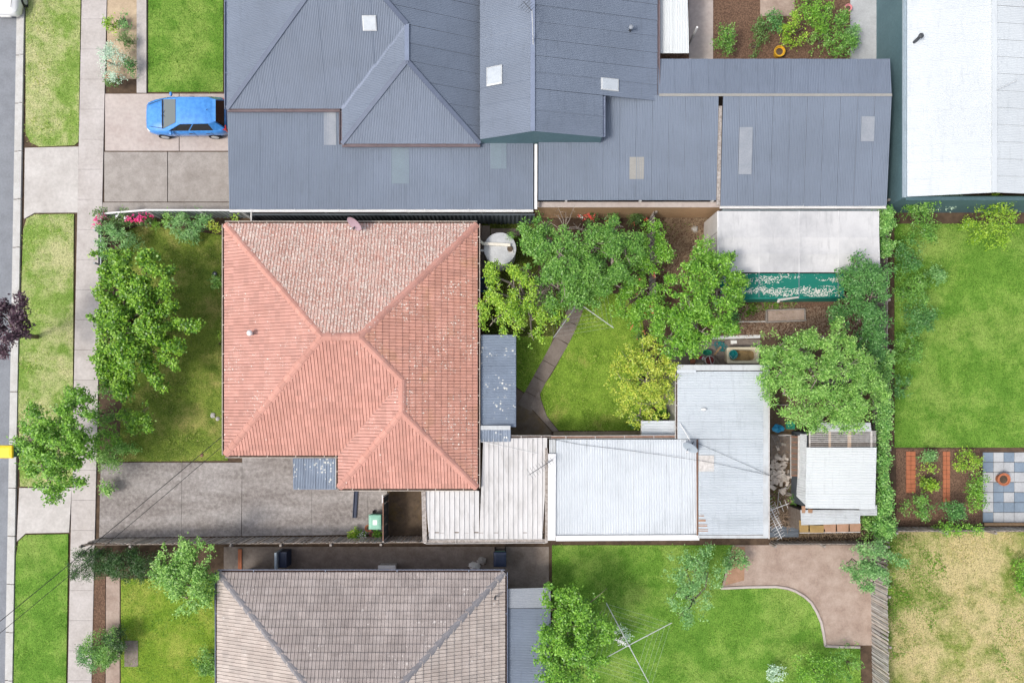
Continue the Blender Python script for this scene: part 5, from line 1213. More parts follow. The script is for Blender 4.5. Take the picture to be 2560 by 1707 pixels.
tree('fig_tree', 'dense dark green tree leaning against the tan brick wall', 'tree', (1400,640),
     [(1348,588,1348,588,40,3.6), (1350,622,1350,622,38,3.6), (1400,640,1400,640,62,4.0), (1420,690,1420,690,58,3.4), (1395,720,1395,720,50,3.1), (1450,740,1450,740,42,2.9), (1345,564,1370,568,15,3.4), (1470,700,1470,700,48,3.2)],
     'leaf_mid', dens=30, k=10, L=0.14, Wd=0.065, seed=8, trunk_r=0.17, bark='bark_pale', gap=-0.75)
tree('bushy_tree', 'round mid green tree below the red roses and tan wall', 'tree', (1530,630),
     [(1518,608,1518,608,48,3.9), (1558,602,1558,602,38,3.8), (1490,620,1490,620,45,3.8), (1530,660,1530,660,52,3.7), (1500,690,1500,690,42,3.4), (1565,640,1565,640,36,3.6), (1545,566,1538,556,15,3.5), (1470,655,1470,655,30,3.6)],
     'leaf_mid', dens=32, k=10, L=0.13, Wd=0.055, seed=9, trunk_r=0.16, bark='bark_pale', gap=-0.65)
tree('lemon_green_tree', 'yellow green tree with bare twigs beside the rainwater tank', 'tree', (1310,755),
     [(1232,690,1240,680,24,3.2), (1282,672,1285,720,20,3.4), (1300,690,1300,720,22,3.4), (1235,730,1235,740,32,3.2), (1215,750,1208,772,18,3.0), (1260,760,1260,760,38,3.4), (1300,740,1300,740,34,3.5), (1280,800,1280,800,42,3.3), (1330,800,1345,790,36,3.2), (1375,770,1385,790,26,3.0), (1330,840,1340,850,20,2.8), (1235,800,1225,815,26,2.9)],
     'leaf_ygreen', dens=25, k=9, L=0.12, Wd=0.07, seed=10, trunk_r=0.12, bark='bark_pale', gap=-0.25)
tree('small_tree', 'slim green tree growing against the grey partition fence', 'tree', (1630,640),
     [(1625,590,1625,590,30,2.9), (1650,620,1665,625,26,2.8), (1605,630,1605,630,30,2.7), (1640,655,1640,655,28,2.7), (1610,668,1600,680,24,2.5)], 'leaf_citrus', dens=30, k=8, L=0.14, Wd=0.06, seed=11, trunk_r=0.09, bark='bark_pale', gap=-0.6)
tree('citrus_tree', 'large glossy green citrus tree overlapping the green shade cloth', 'tree', (1745,750),
     [(1760,660,1755,632,28,3.5), (1770,690,1770,690,52,3.8), (1808,685,1820,642,16,3.5), (1822,715,1835,695,26,3.5), (1720,740,1720,740,58,4.0), (1790,760,1790,760,56,3.8), (1690,800,1690,800,52,3.6), (1740,820,1740,820,48,3.5), (1670,850,1670,850,36,3.2), (1720,855,1735,860,32,3.1), (1835,748,1838,752,20,3.3), (1800,812,1806,816,28,3.1)],
     'leaf_citrus', dens=29, k=9, L=0.16, Wd=0.07, seed=12, trunk_r=0.15, bark='bark_pale', gap=-0.7)
tree('rose_tree', 'loose pale green rose bush with red blooms edging the back lawn', 'tree', (1595,750),
     [(1575,700,1562,695,28,2.3), (1558,725,1545,722,26,2.2), (1598,730,1598,730,42,2.5), (1568,765,1566,765,36,2.3), (1625,770,1625,770,34,2.5), (1600,800,1600,800,28,2.3)],
     'leaf_citrus', dens=28, k=8, L=0.13, Wd=0.06, seed=13, trunk_r=0.07, bark='bark_pale', gap=-0.7, flowers=[('petal_red', 0.25, 0.06)])
tree('golden_tree', 'rounded yellow leaved tree at the edge of the back lawn', 'tree', (1608,950),
     [(1570,905,1565,900,36,2.6), (1625,900,1630,895,42,2.7), (1655,930,1658,930,30,2.5), (1555,945,1550,945,34,2.4), (1610,955,1610,955,46,2.9), (1650,985,1650,985,32,2.4), (1580,1000,1580,1000,40,2.5), (1625,1010,1630,1010,36,2.4), (1600,1035,1595,1038,24,2.1), (1672,950,1678,940,12,2.3)],
     'leaf_yellow', dens=30, k=9, L=0.13, Wd=0.06, seed=14, trunk_r=0.10, bark='bark_pale', gap=-0.55)
tree('bay_tree', 'big pale green tree with starry leaves over the broken shed', 'tree', (2060,960),
     [(1932,872,1928,870,34,3.5), (1990,878,1990,875,42,3.8), (2070,865,2065,858,48,4.0), (2092,840,2094,832,16,3.6), (1950,930,1950,930,50,3.8), (2030,940,2030,940,62,4.4), (2110,925,2110,925,58,4.2), (2160,930,2165,925,40,3.6), (1958,985,1958,985,38,3.5), (2010,1020,2010,1020,48,3.8), (2080,1010,2080,1010,55,4.0), (2150,1000,2150,1000,52,3.8), (2052,1045,2048,1050,32,3.2), (2118,1048,2118,1048,30,3.2), (1920,960,1918,965,18,3.1), (2178,970,2182,985,24,3.4)],
     'leaf_light', dens=28, k=10, L=0.16, Wd=0.05, seed=15, trunk_r=0.18, bark='bark_pale', gap=-0.75, up=0.35)
tree('laurel_tree', 'dark green glossy tree beside the flaking green shade cloth', 'tree', (2150,730),
     [(2140,660,2138,652,20,2.9), (2118,692,2112,692,24,2.8), (2155,700,2155,700,36,3.1), (2188,690,2190,672,30,3.0), (2132,735,2128,735,34,2.8), (2175,750,2175,750,36,3.0), (2098,780,2085,785,20,2.1), (2148,790,2152,795,34,2.5), (2190,805,2190,815,28,2.6), (2165,840,2160,850,28,2.3), (2190,865,2192,875,26,2.3)],
     'leaf_deep', dens=36, k=9, L=0.12, Wd=0.065, seed=16, trunk_r=0.14, gap=-0.75)
iv = root('ivy_hedge', P(2205,1000), 'thick ivy hedge swallowing the east boundary fence', 'hedge')
foliage('leaves', 'leaf_ivy', iv, [(2204,900,2204,1335,17,1.7,0.5), (2198,520,2202,640,20,1.8,0.5), (2206,880,2206,1000,18,1.7,0.6), (2200,560,2200,580,22,2.0,0.5), (2195,1300,2195,1330,26,1.4,0.5), (2208,1200,2208,1330,14,1.7,0.5)], 46, 8, 0.12, 0.085, 17, -1.2, 0.4, 0.3, 0.6, 0.3)
MB().tube([P(2206,560,0), P(2206,900,0.9), P(2206,1300,0.2)], 0.05, 6).build('stem', 'bark', iv)
shrub('spiky yellow green bush under the corner of the broken shed', (2172,1318), 26, 1.6, 'leaf_light', 18, L=0.2, Wd=0.05, ry=26)
shrub('blue green leafy shrub at the corner of the low front fence', (288,612), 34, 1.6, 'leaf_blue', 19, L=0.16, Wd=0.05, ry=42)
shrub('feathery blue green shrub at the edge of the front lawn', (345,608), 16, 0.9, 'leaf_blue', 20, L=0.14, Wd=0.04, ry=24)
shrub('crimson rose bush by the street end of the steel fence', (272,556), 22, 0.9, 'leaf_rose', 21, ry=20, flowers=[('petal_pink', 26, 0.08)])
shrub('crimson rose bush with dark leaves near the low front fence corner', (300,575), 22, 0.8, 'leaf_rose', 22, ry=16, flowers=[('petal_pink', 20, 0.08)])
shrub('pink rose bush with a white bloom under the steel fence', (328,548), 24, 1.0, 'leaf_rose', 23, ry=16, flowers=[('petal_pink', 16, 0.08), ('petal_white', 3.0, 0.10)])
shrub('dark rose bush with magenta flowers beside the grassy tuft', (368,550), 20, 1.0, 'leaf_rose', 24, ry=15, flowers=[('petal_pink', 22, 0.09)])
shrub('low bright grassy tuft between the roses and the spurge', (392,563), 22, 0.5, 'leaf_citrus', 25, ry=10, L=0.2, Wd=0.02)
shrub('pale yellow green bush behind the spurge', (424,548), 18, 1.3, 'leaf_light', 26, L=0.14, Wd=0.05)
shrub('large whorled spurge plant with grey green rosettes', (470,568), 40, 1.3, 'leaf_blue', 27, ry=28, L=0.22, Wd=0.045, k=12, dens=20, gap=-0.7)
shrub('grey green spurge seedling spreading onto the lawn', (478,592), 18, 0.7, 'leaf_blue', 28, ry=14, L=0.18, Wd=0.04, k=12, dens=20)
shrub('tall spurge stems beside the golden bush', (508,552), 20, 1.4, 'leaf_blue', 29, ry=16, L=0.2, Wd=0.045, k=12, dens=20)
shrub('golden yellow bush at the corner of the pink roof', (544,562), 16, 1.3, 'leaf_yellow', 30, ry=22, L=0.15, Wd=0.06)
shrub('thin yellow green creeper against the steel end panel', (600,548), 16, 1.2, 'leaf_ygreen', 31, ry=8, gap=-0.3)
shrub('light green weed clump against the house wall', (545,718), 14, 0.5, 'leaf_light', 32, ry=30, gap=-0.2, L=0.14)
shrub('yellow green seedling below the west gutter', (551,860), 7, 0.4, 'leaf_ygreen', 33, ry=40, gap=0.0)
shrub('red flowered rose bush against the tan brick wall', (1470,552), 26, 1.1, 'leaf_rose', 34, ry=12, flowers=[('petal_red', 7, 0.08), ('petal_white', 3, 0.07)])
shrub('coral rose bush in the bed below the tan brick wall', (1528,548), 20, 1.2, 'leaf_rose', 35, ry=11, flowers=[('petal_red', 8, 0.08)])
shrub('strappy plant with scarlet flowers beside the partition fence', (1590,552), 20, 1.0, 'leaf_rose', 36, ry=14, L=0.28, Wd=0.03, flowers=[('petal_red', 8, 0.08)])
shrub('orange flowering plant at the lawn edge', (1608,838), 16, 0.9, 'leaf_rose', 37, ry=14, flowers=[('petal_orange', 9, 0.08)])
shrub('round leaved potted green plant under the golden tree', (1645,1045), 15, 0.7, 'leaf_citrus', 38, L=0.24, Wd=0.18, dens=22, k=6)
shrub('low grey green plant in front of the small annex roof', (1590,1062), 20, 0.5, 'leaf_blue', 39, ry=14, gap=-0.3)
shrub('dark weedy bush at the foot of the citrus tree', (1830,790), 24, 0.9, 'leaf_deep', 40, ry=14)
shrub('green weed sprouting beside the lean-to sheets', (1988,1250), 9, 0.6, 'leaf_mid', 41, ry=11)
shrub('shaggy dark shrub below the low front fence', (268,960), 24, 1.1, 'leaf_mid', 42, ry=34, L=0.14)
shrub('pale trailing shrub over the corner of the concrete driveway', (272,1225), 14, 0.9, 'leaf_light', 43, ry=26, L=0.14)
# bare twigs
def twiggy(name, label, c, n, L, mat, z=1.2, seed=1, cat='branches', base=None):
    b = P(c[0], c[1], z); o = root(name, V3(b.x,b.y,0), label, cat); rr = random.Random(seed)
    MB().tube([V3(b.x,b.y,0), V3(b.x+.05,b.y,z*0.5), b], [0.05,0.04,0.03], 6).build('stem', mat, o)
    for i in range(n):
        a = rr.uniform(0,6.28); e = b + V3(math.cos(a)*L*rr.uniform(.4,1), math.sin(a)*L*rr.uniform(.4,1), rr.uniform(0.0,0.7))
        m1 = b.lerp(e, 0.5) + V3(rr.uniform(-.15,.15), rr.uniform(-.15,.15), rr.uniform(0,.2))
        mb = MB().tube([b, m1, e], [0.022,0.014,0.005], 5)
        for q in range(3):
            s = m1.lerp(e, rr.random()); mb.tube([s, s+V3(rr.uniform(-.4,.4), rr.uniform(-.4,.4), rr.uniform(0,.3))*L*0.6], [0.009,0.004], 4)
        mb.build('twig', mat, o)
    return o
twiggy('bare_bush', 'grey leafless bush tangled between the yellow green and dark green trees', (1350,735), 34, 1.1, 'bark_pale', 2.6, 1, 'bush')
twiggy('bare_bush', 'small clump of dead twigs beside the rainwater tank', (1312,692), 16, 0.6, 'bark_pale', 2.4, 2, 'bush')
twiggy('bare_branch', 'pale twisted bare branches at the top of the dark green tree', (1410,572), 9, 1.1, 'bark_pale', 3.4, 3, 'branch')
bp_ = root('brush_pile', P(1965,1300), 'tangled heap of dead brushwood beside the fallen aerial', 'brush pile')
for i in range(60):
    c = P(1965+rnd.uniform(-22,22), 1300+rnd.uniform(-20,20), 0.05+rnd.random()*0.35); a = rnd.uniform(0,6.28); L = rnd.uniform(.2,.6)
    MB().tube([c, c+V3(math.cos(a)*L*.5, math.sin(a)*L*.5, rnd.uniform(-.05,.15)), c+V3(math.cos(a+.4)*L, math.sin(a+.4)*L, rnd.uniform(-.05,.1))], [0.012,0.009,0.004], 4).build('stick', 'twig_dry', bp_)
# ------------------------------------------------------------------ neighbours' plants
shrub('round silvery green shrub in the pale front bed', (290,165), 34, 1.3, 'leaf_grey', 50, L=0.10, Wd=0.05, dens=46)
shrub('small orange flowering shrub at the end of the pale front bed', (284,208), 14, 0.6, 'leaf_rose', 51, flowers=[('petal_orange', 22, 0.10)])
shrub('yellow leaved shrub halfway along the front bed', (288,70), 14, 0.7, 'leaf_ygreen', 52, ry=20)
shrub('grey green low shrub beside the garden path', (315,55), 16, 0.6, 'leaf_blue', 53, ry=20)
shrub('brown green spiky plant in the front bed', (325,108), 14, 0.6, 'leaf_rose', 54, ry=26, L=0.2, Wd=0.03)
shrub('dark low shrub at the lower end of the garden path', (332,168), 12, 0.7, 'leaf_deep', 55, ry=20)
for i, (x, y_, rx_, ry_, h, m, lb) in enumerate((
    (1812,105,24,34,1.4,'leaf_mid','oval green shrub beside the pink paved path'), (1928,60,24,26,1.3,'leaf_deep','dark shrub below the gravel patch'), (1978,88,26,40,1.6,'leaf_ygreen','bright lime shrub beside the yellow pot'),
    (2012,15,34,34,2.0,'leaf_citrus','large bright shrub at the top of the north garden'), (2045,50,30,26,1.7,'leaf_citrus','green shrub in the middle of the north garden'), (2080,60,26,34,1.8,'leaf_mid','tall mid green shrub near the pink pot'),
    (2098,118,30,34,2.0,'leaf_mid','round deep green bush beside the pale paving'), (2045,112,22,18,1.1,'leaf_light','pale green low shrub above the blue carport roof'), (2125,90,20,30,1.2,'leaf_blue','blue green shrub against the pale paving'),
    (1900,85,22,18,0.7,'leaf_rose','sparse olive plant in the brown garden'), (1880,120,16,14,0.5,'leaf_rose','small russet plant in the brown garden'))):
    shrub(lb, (x, y_), rx_, h, m, 60+i, ry=ry_)
shrub('upright light green shrub in front of the white roofed building', (2300,500), 32, 2.2, 'leaf_light', 75, ry=50)
shrub('broad leafy green shrub beside the ivy boundary', (2290,560), 42, 1.6, 'leaf_mid', 76, ry=36, dens=26)
shrub('grey flowering shrub near the white roofed building', (2365,490), 26, 1.8, 'leaf_grey', 77, ry=30)
shrub('bright yellow green shrub at the lawn corner', (2470,555), 58, 1.9, 'leaf_ygreen', 78, ry=48, dens=26)
shrub('dark shrub at the edge of the big lawn', (2266,645), 30, 1.5, 'leaf_deep', 79, ry=42)
shrub('tall mid green shrub along the lawn side of the ivy', (2268,722), 34, 1.6, 'leaf_mid', 80, ry=46)
shrub('bluish dark shrub along the lawn side of the ivy', (2290,798), 34, 1.5, 'leaf_deep', 81, ry=48)
shrub('low green shrub below the bluish dark shrub', (2262,878), 28, 1.4, 'leaf_mid', 82, ry=44)
shrub('dark green shrub at the lower lawn corner beside the ivy', (2254,970), 18, 1.3, 'leaf_deep', 83, ry=44)
shrub('grey leafy shrub leaning over the big lawn', (2330,690), 20, 0.9, 'leaf_blue', 84, ry=30)
shrub('yellow green shrub inside the brick edged bed', (2315,1195), 24, 0.9, 'leaf_ygreen', 85, ry=44)
shrub('lime shrub next to the paved patio', (2410,1155), 26, 1.1, 'leaf_ygreen', 86, ry=24)
shrub('tall green hedge bush beside the patio edge', (2432,1225), 18, 1.5, 'leaf_citrus', 87, ry=56)
shrub('rich green bush in front of the timber fence', (2290,1268), 38, 1.5, 'leaf_mid', 88, ry=26)
shrub('deep green bush near the end of the brick path', (2370,1278), 44, 1.5, 'leaf_deep', 89, ry=24)
shrub('trailing green bush spilling over the timber fence', (2390,1318), 60, 1.4, 'leaf_citrus', 90, ry=16)
shrub('teal green weed bush behind the brick path', (2318,1140), 30, 0.9, 'leaf_blue', 91, ry=14)
# south neighbour's plants
for i, (x, lb) in enumerate(((228,'dark conifer at the footpath end of the hedge'), (272,'second dark conifer along the timber fence'), (318,'dark conifer in the middle of the short hedge'), (360,'dark conifer nearest the pale green tree'))):
    shrub(lb, (x, 1408), 32 if i else 36, 1.9, 'leaf_conifer', 95+i, name='conifer', cat='conifer', L=0.14, Wd=0.03, k=12, dens=44, group='conifers along the paling fence', ry=32, up=0.6, gap=-2)
tree('pale_tree', 'pale green tree between the conifers and the brown tiled house', 'tree', (468,1440), [(440,1405,440,1405,44,2.8), (490,1400,490,1400,44,2.9), (460,1450,460,1450,50,3.1), (505,1460,505,1460,40,2.7), (430,1440,430,1440,34,2.6), (470,1495,470,1495,30,2.4)], 'leaf_light', dens=26, k=9, L=0.15, Wd=0.07, seed=100, trunk_r=0.10, gap=-0.7)
shrub('clipped dark green ball shrub beside the footpath', (225,1640), 28, 1.3, 'leaf_deep', 101, dens=60, L=0.08, Wd=0.05, gap=-3)
shrub('larger clipped ball shrub next to the square paving', (262,1612), 40, 1.5, 'leaf_mid', 102, dens=60, L=0.08, Wd=0.05, gap=-3)
shrub('dark rounded shrub overhanging the square paving', (292,1600), 26, 1.3, 'leaf_conifer', 103, dens=60, L=0.08, Wd=0.05, gap=-3)
shrub('dark green shrub against the brown tiled house front', (522,1660), 28, 1.2, 'leaf_mid', 104, ry=50)
sheet_ground('paving', [(312,1600),(346,1600),(346,1665),(312,1665)], 'pale_concrete', 0.05)
tree('spreading_tree', 'rounded rich green tree on the south back lawn', 'tree', (1430,1560), [(1400,1510,1400,1510,46,3.0), (1450,1520,1450,1520,48,3.2), (1480,1565,1480,1565,44,3.0), (1420,1580,1420,1580,56,3.4), (1385,1620,1385,1620,44,2.8), (1450,1640,1450,1640,50,2.9), (1400,1680,1400,1690,44,2.7)], 'leaf_citrus', dens=27, k=9, L=0.15, Wd=0.08, seed=105, trunk_r=0.12, gap=-0.8)
tree('slender_tree', 'airy grey green tree in the middle of the south lawn', 'tree', (1718,1490), [(1715,1425,1715,1425,44,2.6), (1745,1400,1755,1392,36,2.4), (1700,1470,1700,1470,40,2.6), (1730,1500,1730,1500,36,2.5), (1705,1530,1712,1545,26,2.2), (1770,1430,1775,1430,26,2.2)], 'leaf_blue', dens=20, k=8, L=0.14, Wd=0.06, seed=106, trunk_r=0.08, gap=-0.4)
shrub('teal green shrub beside the orange paved edge', (1835,1395), 26, 1.1, 'leaf_blue', 107, ry=22)
tree('corner_tree', 'blue green tree at the corner of the gravel yard', 'tree', (2155,1405), [(2130,1395,2130,1395,34,2.3), (2180,1390,2180,1390,36,2.4), (2165,1430,2165,1430,34,2.3), (2215,1395,2220,1400,30,2.2), (2185,1450,2190,1455,22,2.0)], 'leaf_blue', dens=28, k=9, L=0.13, Wd=0.06, seed=108, trunk_r=0.08, gap=-0.6)
shrub('yellow green weeds at the foot of the grey paling fence', (2215,1460), 20, 0.6, 'leaf_ygreen', 109, ry=30, gap=-0.2)
shrub('leafy green bush at the bottom of the south lawn', (2030,1670), 44, 1.4, 'leaf_citrus', 110, ry=36, dens=26)
shrub('dark green bush beside the lower paling fence', (2115,1650), 36, 1.4, 'leaf_mid', 111, ry=34, dens=26)
shrub('silver leaved plant on the south lawn', (1938,1680), 16, 0.8, 'leaf_grey', 112, ry=22)
shrub('green shrub on the far edge of the straw coloured lawn', (2548,1440), 22, 1.2, 'leaf_citrus', 113, ry=54)
# ------------------------------------------------------------------ cars
cl_ = P(466, 292, 0.8)
car('parked_car', 'bright blue hatchback parked nose out on the pink concrete drive', (cl_.x, P(466,305,0).y, 0.05), 0.0, 'car_blue', 4.05, 1.78)
cw = P(8, -72, 0.6)
car('parked_car', 'white car at the kerb cut off by the top corner', (cw.x, cw.y, 0.005), math.radians(90), 'car_white', 4.3, 1.78)
def wheelie_bin(name, label, c, rz, body, lid, cat='bin', sticker=False, hgt=1.05):
    r = root(name, c, label, cat, None, rz); mb = MB(); w0, d0, w1, d1 = .22, .24, .29, .34
    mb.add([(-w0,-d0,.06),(w0,-d0,.06),(w0,d0,.06),(-w0,d0,.06),(-w1,-d1,hgt-.06),(w1,-d1,hgt-.06),(w1,d1,hgt-.06),(-w1,d1,hgt-.06)], [(3,2,1,0),(0,1,5,4),(1,2,6,5),(2,3,7,6),(3,0,4,7)])
    mb.build('body', body, r, local=True)
    mb = MB(); pts = []
    for s, z in ((1.06,hgt-.07),(1.08,hgt-.02),(0.98,hgt+.03),(0.62,hgt+.055)):
        for i, j in ((-1,-1),(1,-1),(1,1),(-1,1)): pts.append((i*w1*s, j*d1*s, z))
    mb.add(pts, [(a+k, a+(k+1)%4, a+4+(k+1)%4, a+4+k) for a in (0,4,8) for k in range(4)] + [(12,13,14,15)])
    ld = mb.build('lid', lid, r, local=True)
    if sticker: MB().box(-.10,-.13,hgt+.056,.10,.10,hgt+.060).build('label_panel', 'sticker', ld, local=True)
    MB().tube([(-w1*.8,d1*1.12,hgt-.08),(w1*.8,d1*1.12,hgt-.08)], .018, 8).build('handle', body, r, local=True)
    MB().tube([(-w1*.9,d1*.95,.12),(w1*.9,d1*.95,.12)], .012, 6).build('axle', 'dark_metal', r, local=True)
    for sx in (-1,1): MB().tube([(sx*w1*.78,d1*.95,.12),(sx*w1*.98,d1*.95,.12)], .12, 14).build('wheel', 'rubber', r, local=True)
    return r
wheelie_bin('wheelie_bin', 'pale green lidded wheelie bin with white label beside the steel gate', (P(943,1300,0.5).x, P(943,1300,0.5).y, 0.045), 0.0, 'bin_body', 'bin_green', sticker=True)
wheelie_bin('wheelie_bin', 'yellow lidded recycling bin on the kerb below the street tree', (P(22,1128,0.9).x, P(22,1128,0.9).y, 0.12), math.radians(90), 'bin_body', 'yellow_lid')
# rainwater tank
tc = P(1250,622,1.9); tk = root('rainwater_tank', (tc.x,tc.y,0), 'round grey rainwater tank with an inlet pipe behind the pink roof', 'water tank')
prof = [(0.73,0.0)] + [(0.73+0.012*(i%2), 0.1+i*0.09) for i in range(20)] + [(0.73,1.88)]
MB().lathe((tc.x,tc.y,0), prof, 36).build('barrel', 'tank', tk, smooth=True)
MB().lathe((tc.x,tc.y,0), [(0.77,1.86),(0.77,1.91),(0.74,1.92),(0.40,1.97),(0.02,2.0)], 36).build('lid', 'tank', tk, smooth=False)
MB().beam(P(1206,609,2.05), P(1276,613,2.05), 0.13, 0.08).build('inlet_pipe', 'pvc', tk)
MB().beam(P(1201,603,2.35), P(1208,610,2.08), 0.11, 0.08).build('pipe_elbow', 'pvc', tk)
MB().beam(P(1201,626,1.86), P(1212,627,1.86), 0.08, 0.06).build('overflow_pipe', 'white_paint', tk)
hp = P(1275,622,2.0); MB().lathe((hp.x,hp.y,1.95), [(0.14,0),(0.14,0.05),(0.10,0.06)], 14).build('strainer', 'moss_concrete', tk)
MB().box(hp.x-.16,hp.y-.18,1.93,hp.x+.16,hp.y+.02,1.965).build('hatch', 'dirty_white', tk)
shrub('tiny green plant growing from the tank inlet', (1277,612), 4, 0.4, 'leaf_mid', 130, name='seedling', cat='plant', dens=300, L=0.10, Wd=0.02).location.z = 1.95
# blue tub
tb = P(1209,712,0.4); tu = root('plastic_tub', (tb.x,tb.y,0.02), 'blue plastic tub on the ground beside the house wall', 'tub')
def open_box(r, w, d, h, t, mat, name='shell', inner=None, taper=0.9):
    mb = MB(); o = [(-w/2*taper,-d/2*taper,0),(w/2*taper,-d/2*taper,0),(w/2*taper,d/2*taper,0),(-w/2*taper,d/2*taper,0),(-w/2,-d/2,h),(w/2,-d/2,h),(w/2,d/2,h),(-w/2,d/2,h)]
    i_ = [(x*(1-2*t/w), y*(1-2*t/d), z) for x, y, z in o[4:]] + [(x*(1-2*t/w)*.97, y*(1-2*t/d)*.97, t) for x, y, z in o[:4]]
    mb.add(o+i_, [(3,2,1,0),(0,1,5,4),(1,2,6,5),(2,3,7,6),(3,0,4,7),(4,5,9,8),(5,6,10,9),(6,7,11,10),(7,4,8,11),(8,9,13,12),(9,10,14,13),(10,11,15,14),(11,8,12,15),(12,13,14,15)])
    return mb.build(name, mat, r, local=True)
open_box(tu, 0.36, 0.68, 0.40, 0.03, 'blue_plastic'); MB().box(-.155,-.31,.10,.155,.31,.12).build('water', 'navy', tu, local=True)
# rotary clothesline
def hoist(label, c, arms, Rm, hz, seed, ang, wires=True):
    b = P(c[0], c[1], 0) if False else V3(P(c[0],c[1],hz).x, P(c[0],c[1],hz).y, 0)
    r = root('clothesline', b, label, 'clothesline')
    MB().tube([b, b+V3(0,0,hz+0.1)], 0.032, 8).build('mast', 'galv', r); MB().lathe((b.x,b.y,hz-0.05), [(0.05,0),(0.07,0.06),(0.05,0.16)], 10).build('hub', 'galv', r)
    ends = []
    for k in range(4):
        a = ang + k*math.pi/2; e = b + V3(math.cos(a)*Rm, math.sin(a)*Rm, hz+0.06); ends.append(e)
        MB().tube([b+V3(0,0,hz), e], [0.024,0.018], 6).build('arm', 'galv', r)
    for q in (0.45,0.58,0.71,0.84,0.97):
        mb = MB()
        for k in range(4):
            h0_ = b+V3(0,0,hz); p = h0_.lerp(ends[k], q); s = h0_.lerp(ends[(k+1)%4], q)
            mb.tube([p, p.lerp(s,.5)-V3(0,0,.03), s], 0.0028, 4)
        mb.build('wire', 'galv', r)
    return r
hoist('silver rotary clothesline with four arms over the back lawn', (1446,757), 4, 2.05, 1.95, 1, math.atan2(-63,88))
hoist('pale rotary clothesline on the south neighbour lawn', (1572,1612), 4, 2.3, 1.95, 2, math.radians(28))
shrub('white flowering bush near the south clothesline', (1552,1588), 18, 0.9, 'leaf_grey', 131, ry=16, flowers=[('petal_white', 24, 0.10)])
# steel gate
gt = root('steel_gate', P(966,1290,0), 'rusty framed grey steel gate across the end of the driveway', 'gate')
g0, g1 = V3(P(972,0).x, P(0,1232).y, 0), V3(P(972,0).x, P(0,1338).y, 0)
for z in (0.12, 1.72): MB().beam(g0+V3(0,0,z), g1+V3(0,0,z), 0.045, 0.045).build('frame_rail', 'rust_steel', gt)
for g in (g0, g1): MB().beam(g, g+V3(0,0,1.74), 0.05, 0.05).build('frame_stile', 'white_paint', gt)
MB().beam(g0+V3(-.02,0,0.15), g1+V3(-.02,0,1.68), 0.03, 0.03).build('brace', 'rust_steel', gt)
for i in range(6):
    a, b = g0.lerp(g1, i/6+.004), g0.lerp(g1, (i+1)/6-.004); MB().poly([a+V3(.012,0,.14), b+V3(.012,0,.14), b+V3(.012,0,1.7), a+V3(.012,0,1.7)]).build('infill_panel', 'gate_mesh', gt)
MB().beam(V3(g0.x,P(0,1226).y,1.9), V3(g0.x,P(0,1245).y,1.9), 0.05, 0.05).build('hinge_arm', 'white_paint', gt)
# things on the driveway end
nv = P(888,1262,0.1); tag(MB().beam(P(890,1226,0.06), P(886,1294,0.06), 0.10, 0.04).beam(P(886,1226,0.09), P(882,1294,0.09), 0.03, 0.09).beam(P(894,1226,0.09), P(890,1294,0.09), 0.03, 0.09).build('steel_channel', 'navy', at=(nv.x,nv.y,0.05)), 'dark blue steel channel lying on the driveway below the eave', 'channel')
def pot(label, c, rad, h, mat='terracotta', plant=None, seed=1, fl=None, z=0.045):
    p = P(*c); o = root('flower_pot', (p.x,p.y,z), label, 'flower pot')
    MB().lathe((p.x,p.y,z), [(rad*.7,0),(rad*.95,h*.8),(rad*1.06,h*.82),(rad*1.06,h),(rad*.92,h),(rad*.86,h*.85)], 18).build('pot', mat, o, smooth=False)
    MB().lathe((p.x,p.y,z), [(rad*.86,h*.84),(rad*.3,h*.87)], 14).build('potting_soil', 'soil', o)
    if plant:
        foliage('leaves', plant, o, [(c[0],c[1],c[0],c[1],rad*60,z+h*1.1,0.12)], 90, 7, 0.12, 0.07, seed, -1.5)
        if fl: foliage('blossom', fl, o, [(c[0],c[1],c[0],c[1],rad*50,z+h*1.25,0.10)], 30, 7, 0.07, 0.06, seed+1, -0.5)
    return o
pot('terracotta pot with pale soil beside the green lidded bin', (923,1318), 0.17, 0.22)
pot('terracotta pot of yellow green leaves against the paling fence', (890,1335), 0.15, 0.2, 'terracotta', 'leaf_ygreen', 141)
pot('small pot of pink flowers by the paling fence', (904,1340), 0.13, 0.18, 'maroon', 'leaf_citrus', 142, 'petal_white')
pot('red pot between the pink flowers and the gate', (932,1333), 0.13, 0.2, 'maroon')
pot('pot of green leaves beside the gate post', (944,1338), 0.12, 0.18, 'terracotta', 'leaf_citrus', 143)
pot('round pot of yellow leaves at the fence foot', (878,1338), 0.11, 0.16, 'terracotta', 'leaf_yellow', 144)
pot('bright yellow pot above the blue carport roof', (1942,138), 0.26, 0.4, 'yellow_pot')
pot('pink pot on the north garden paving', (2114,28), 0.18, 0.3, 'pink_pot')
pot('large terracotta pot on the blue patio paving', (2497,1196), 0.30, 0.4, 'terracotta')
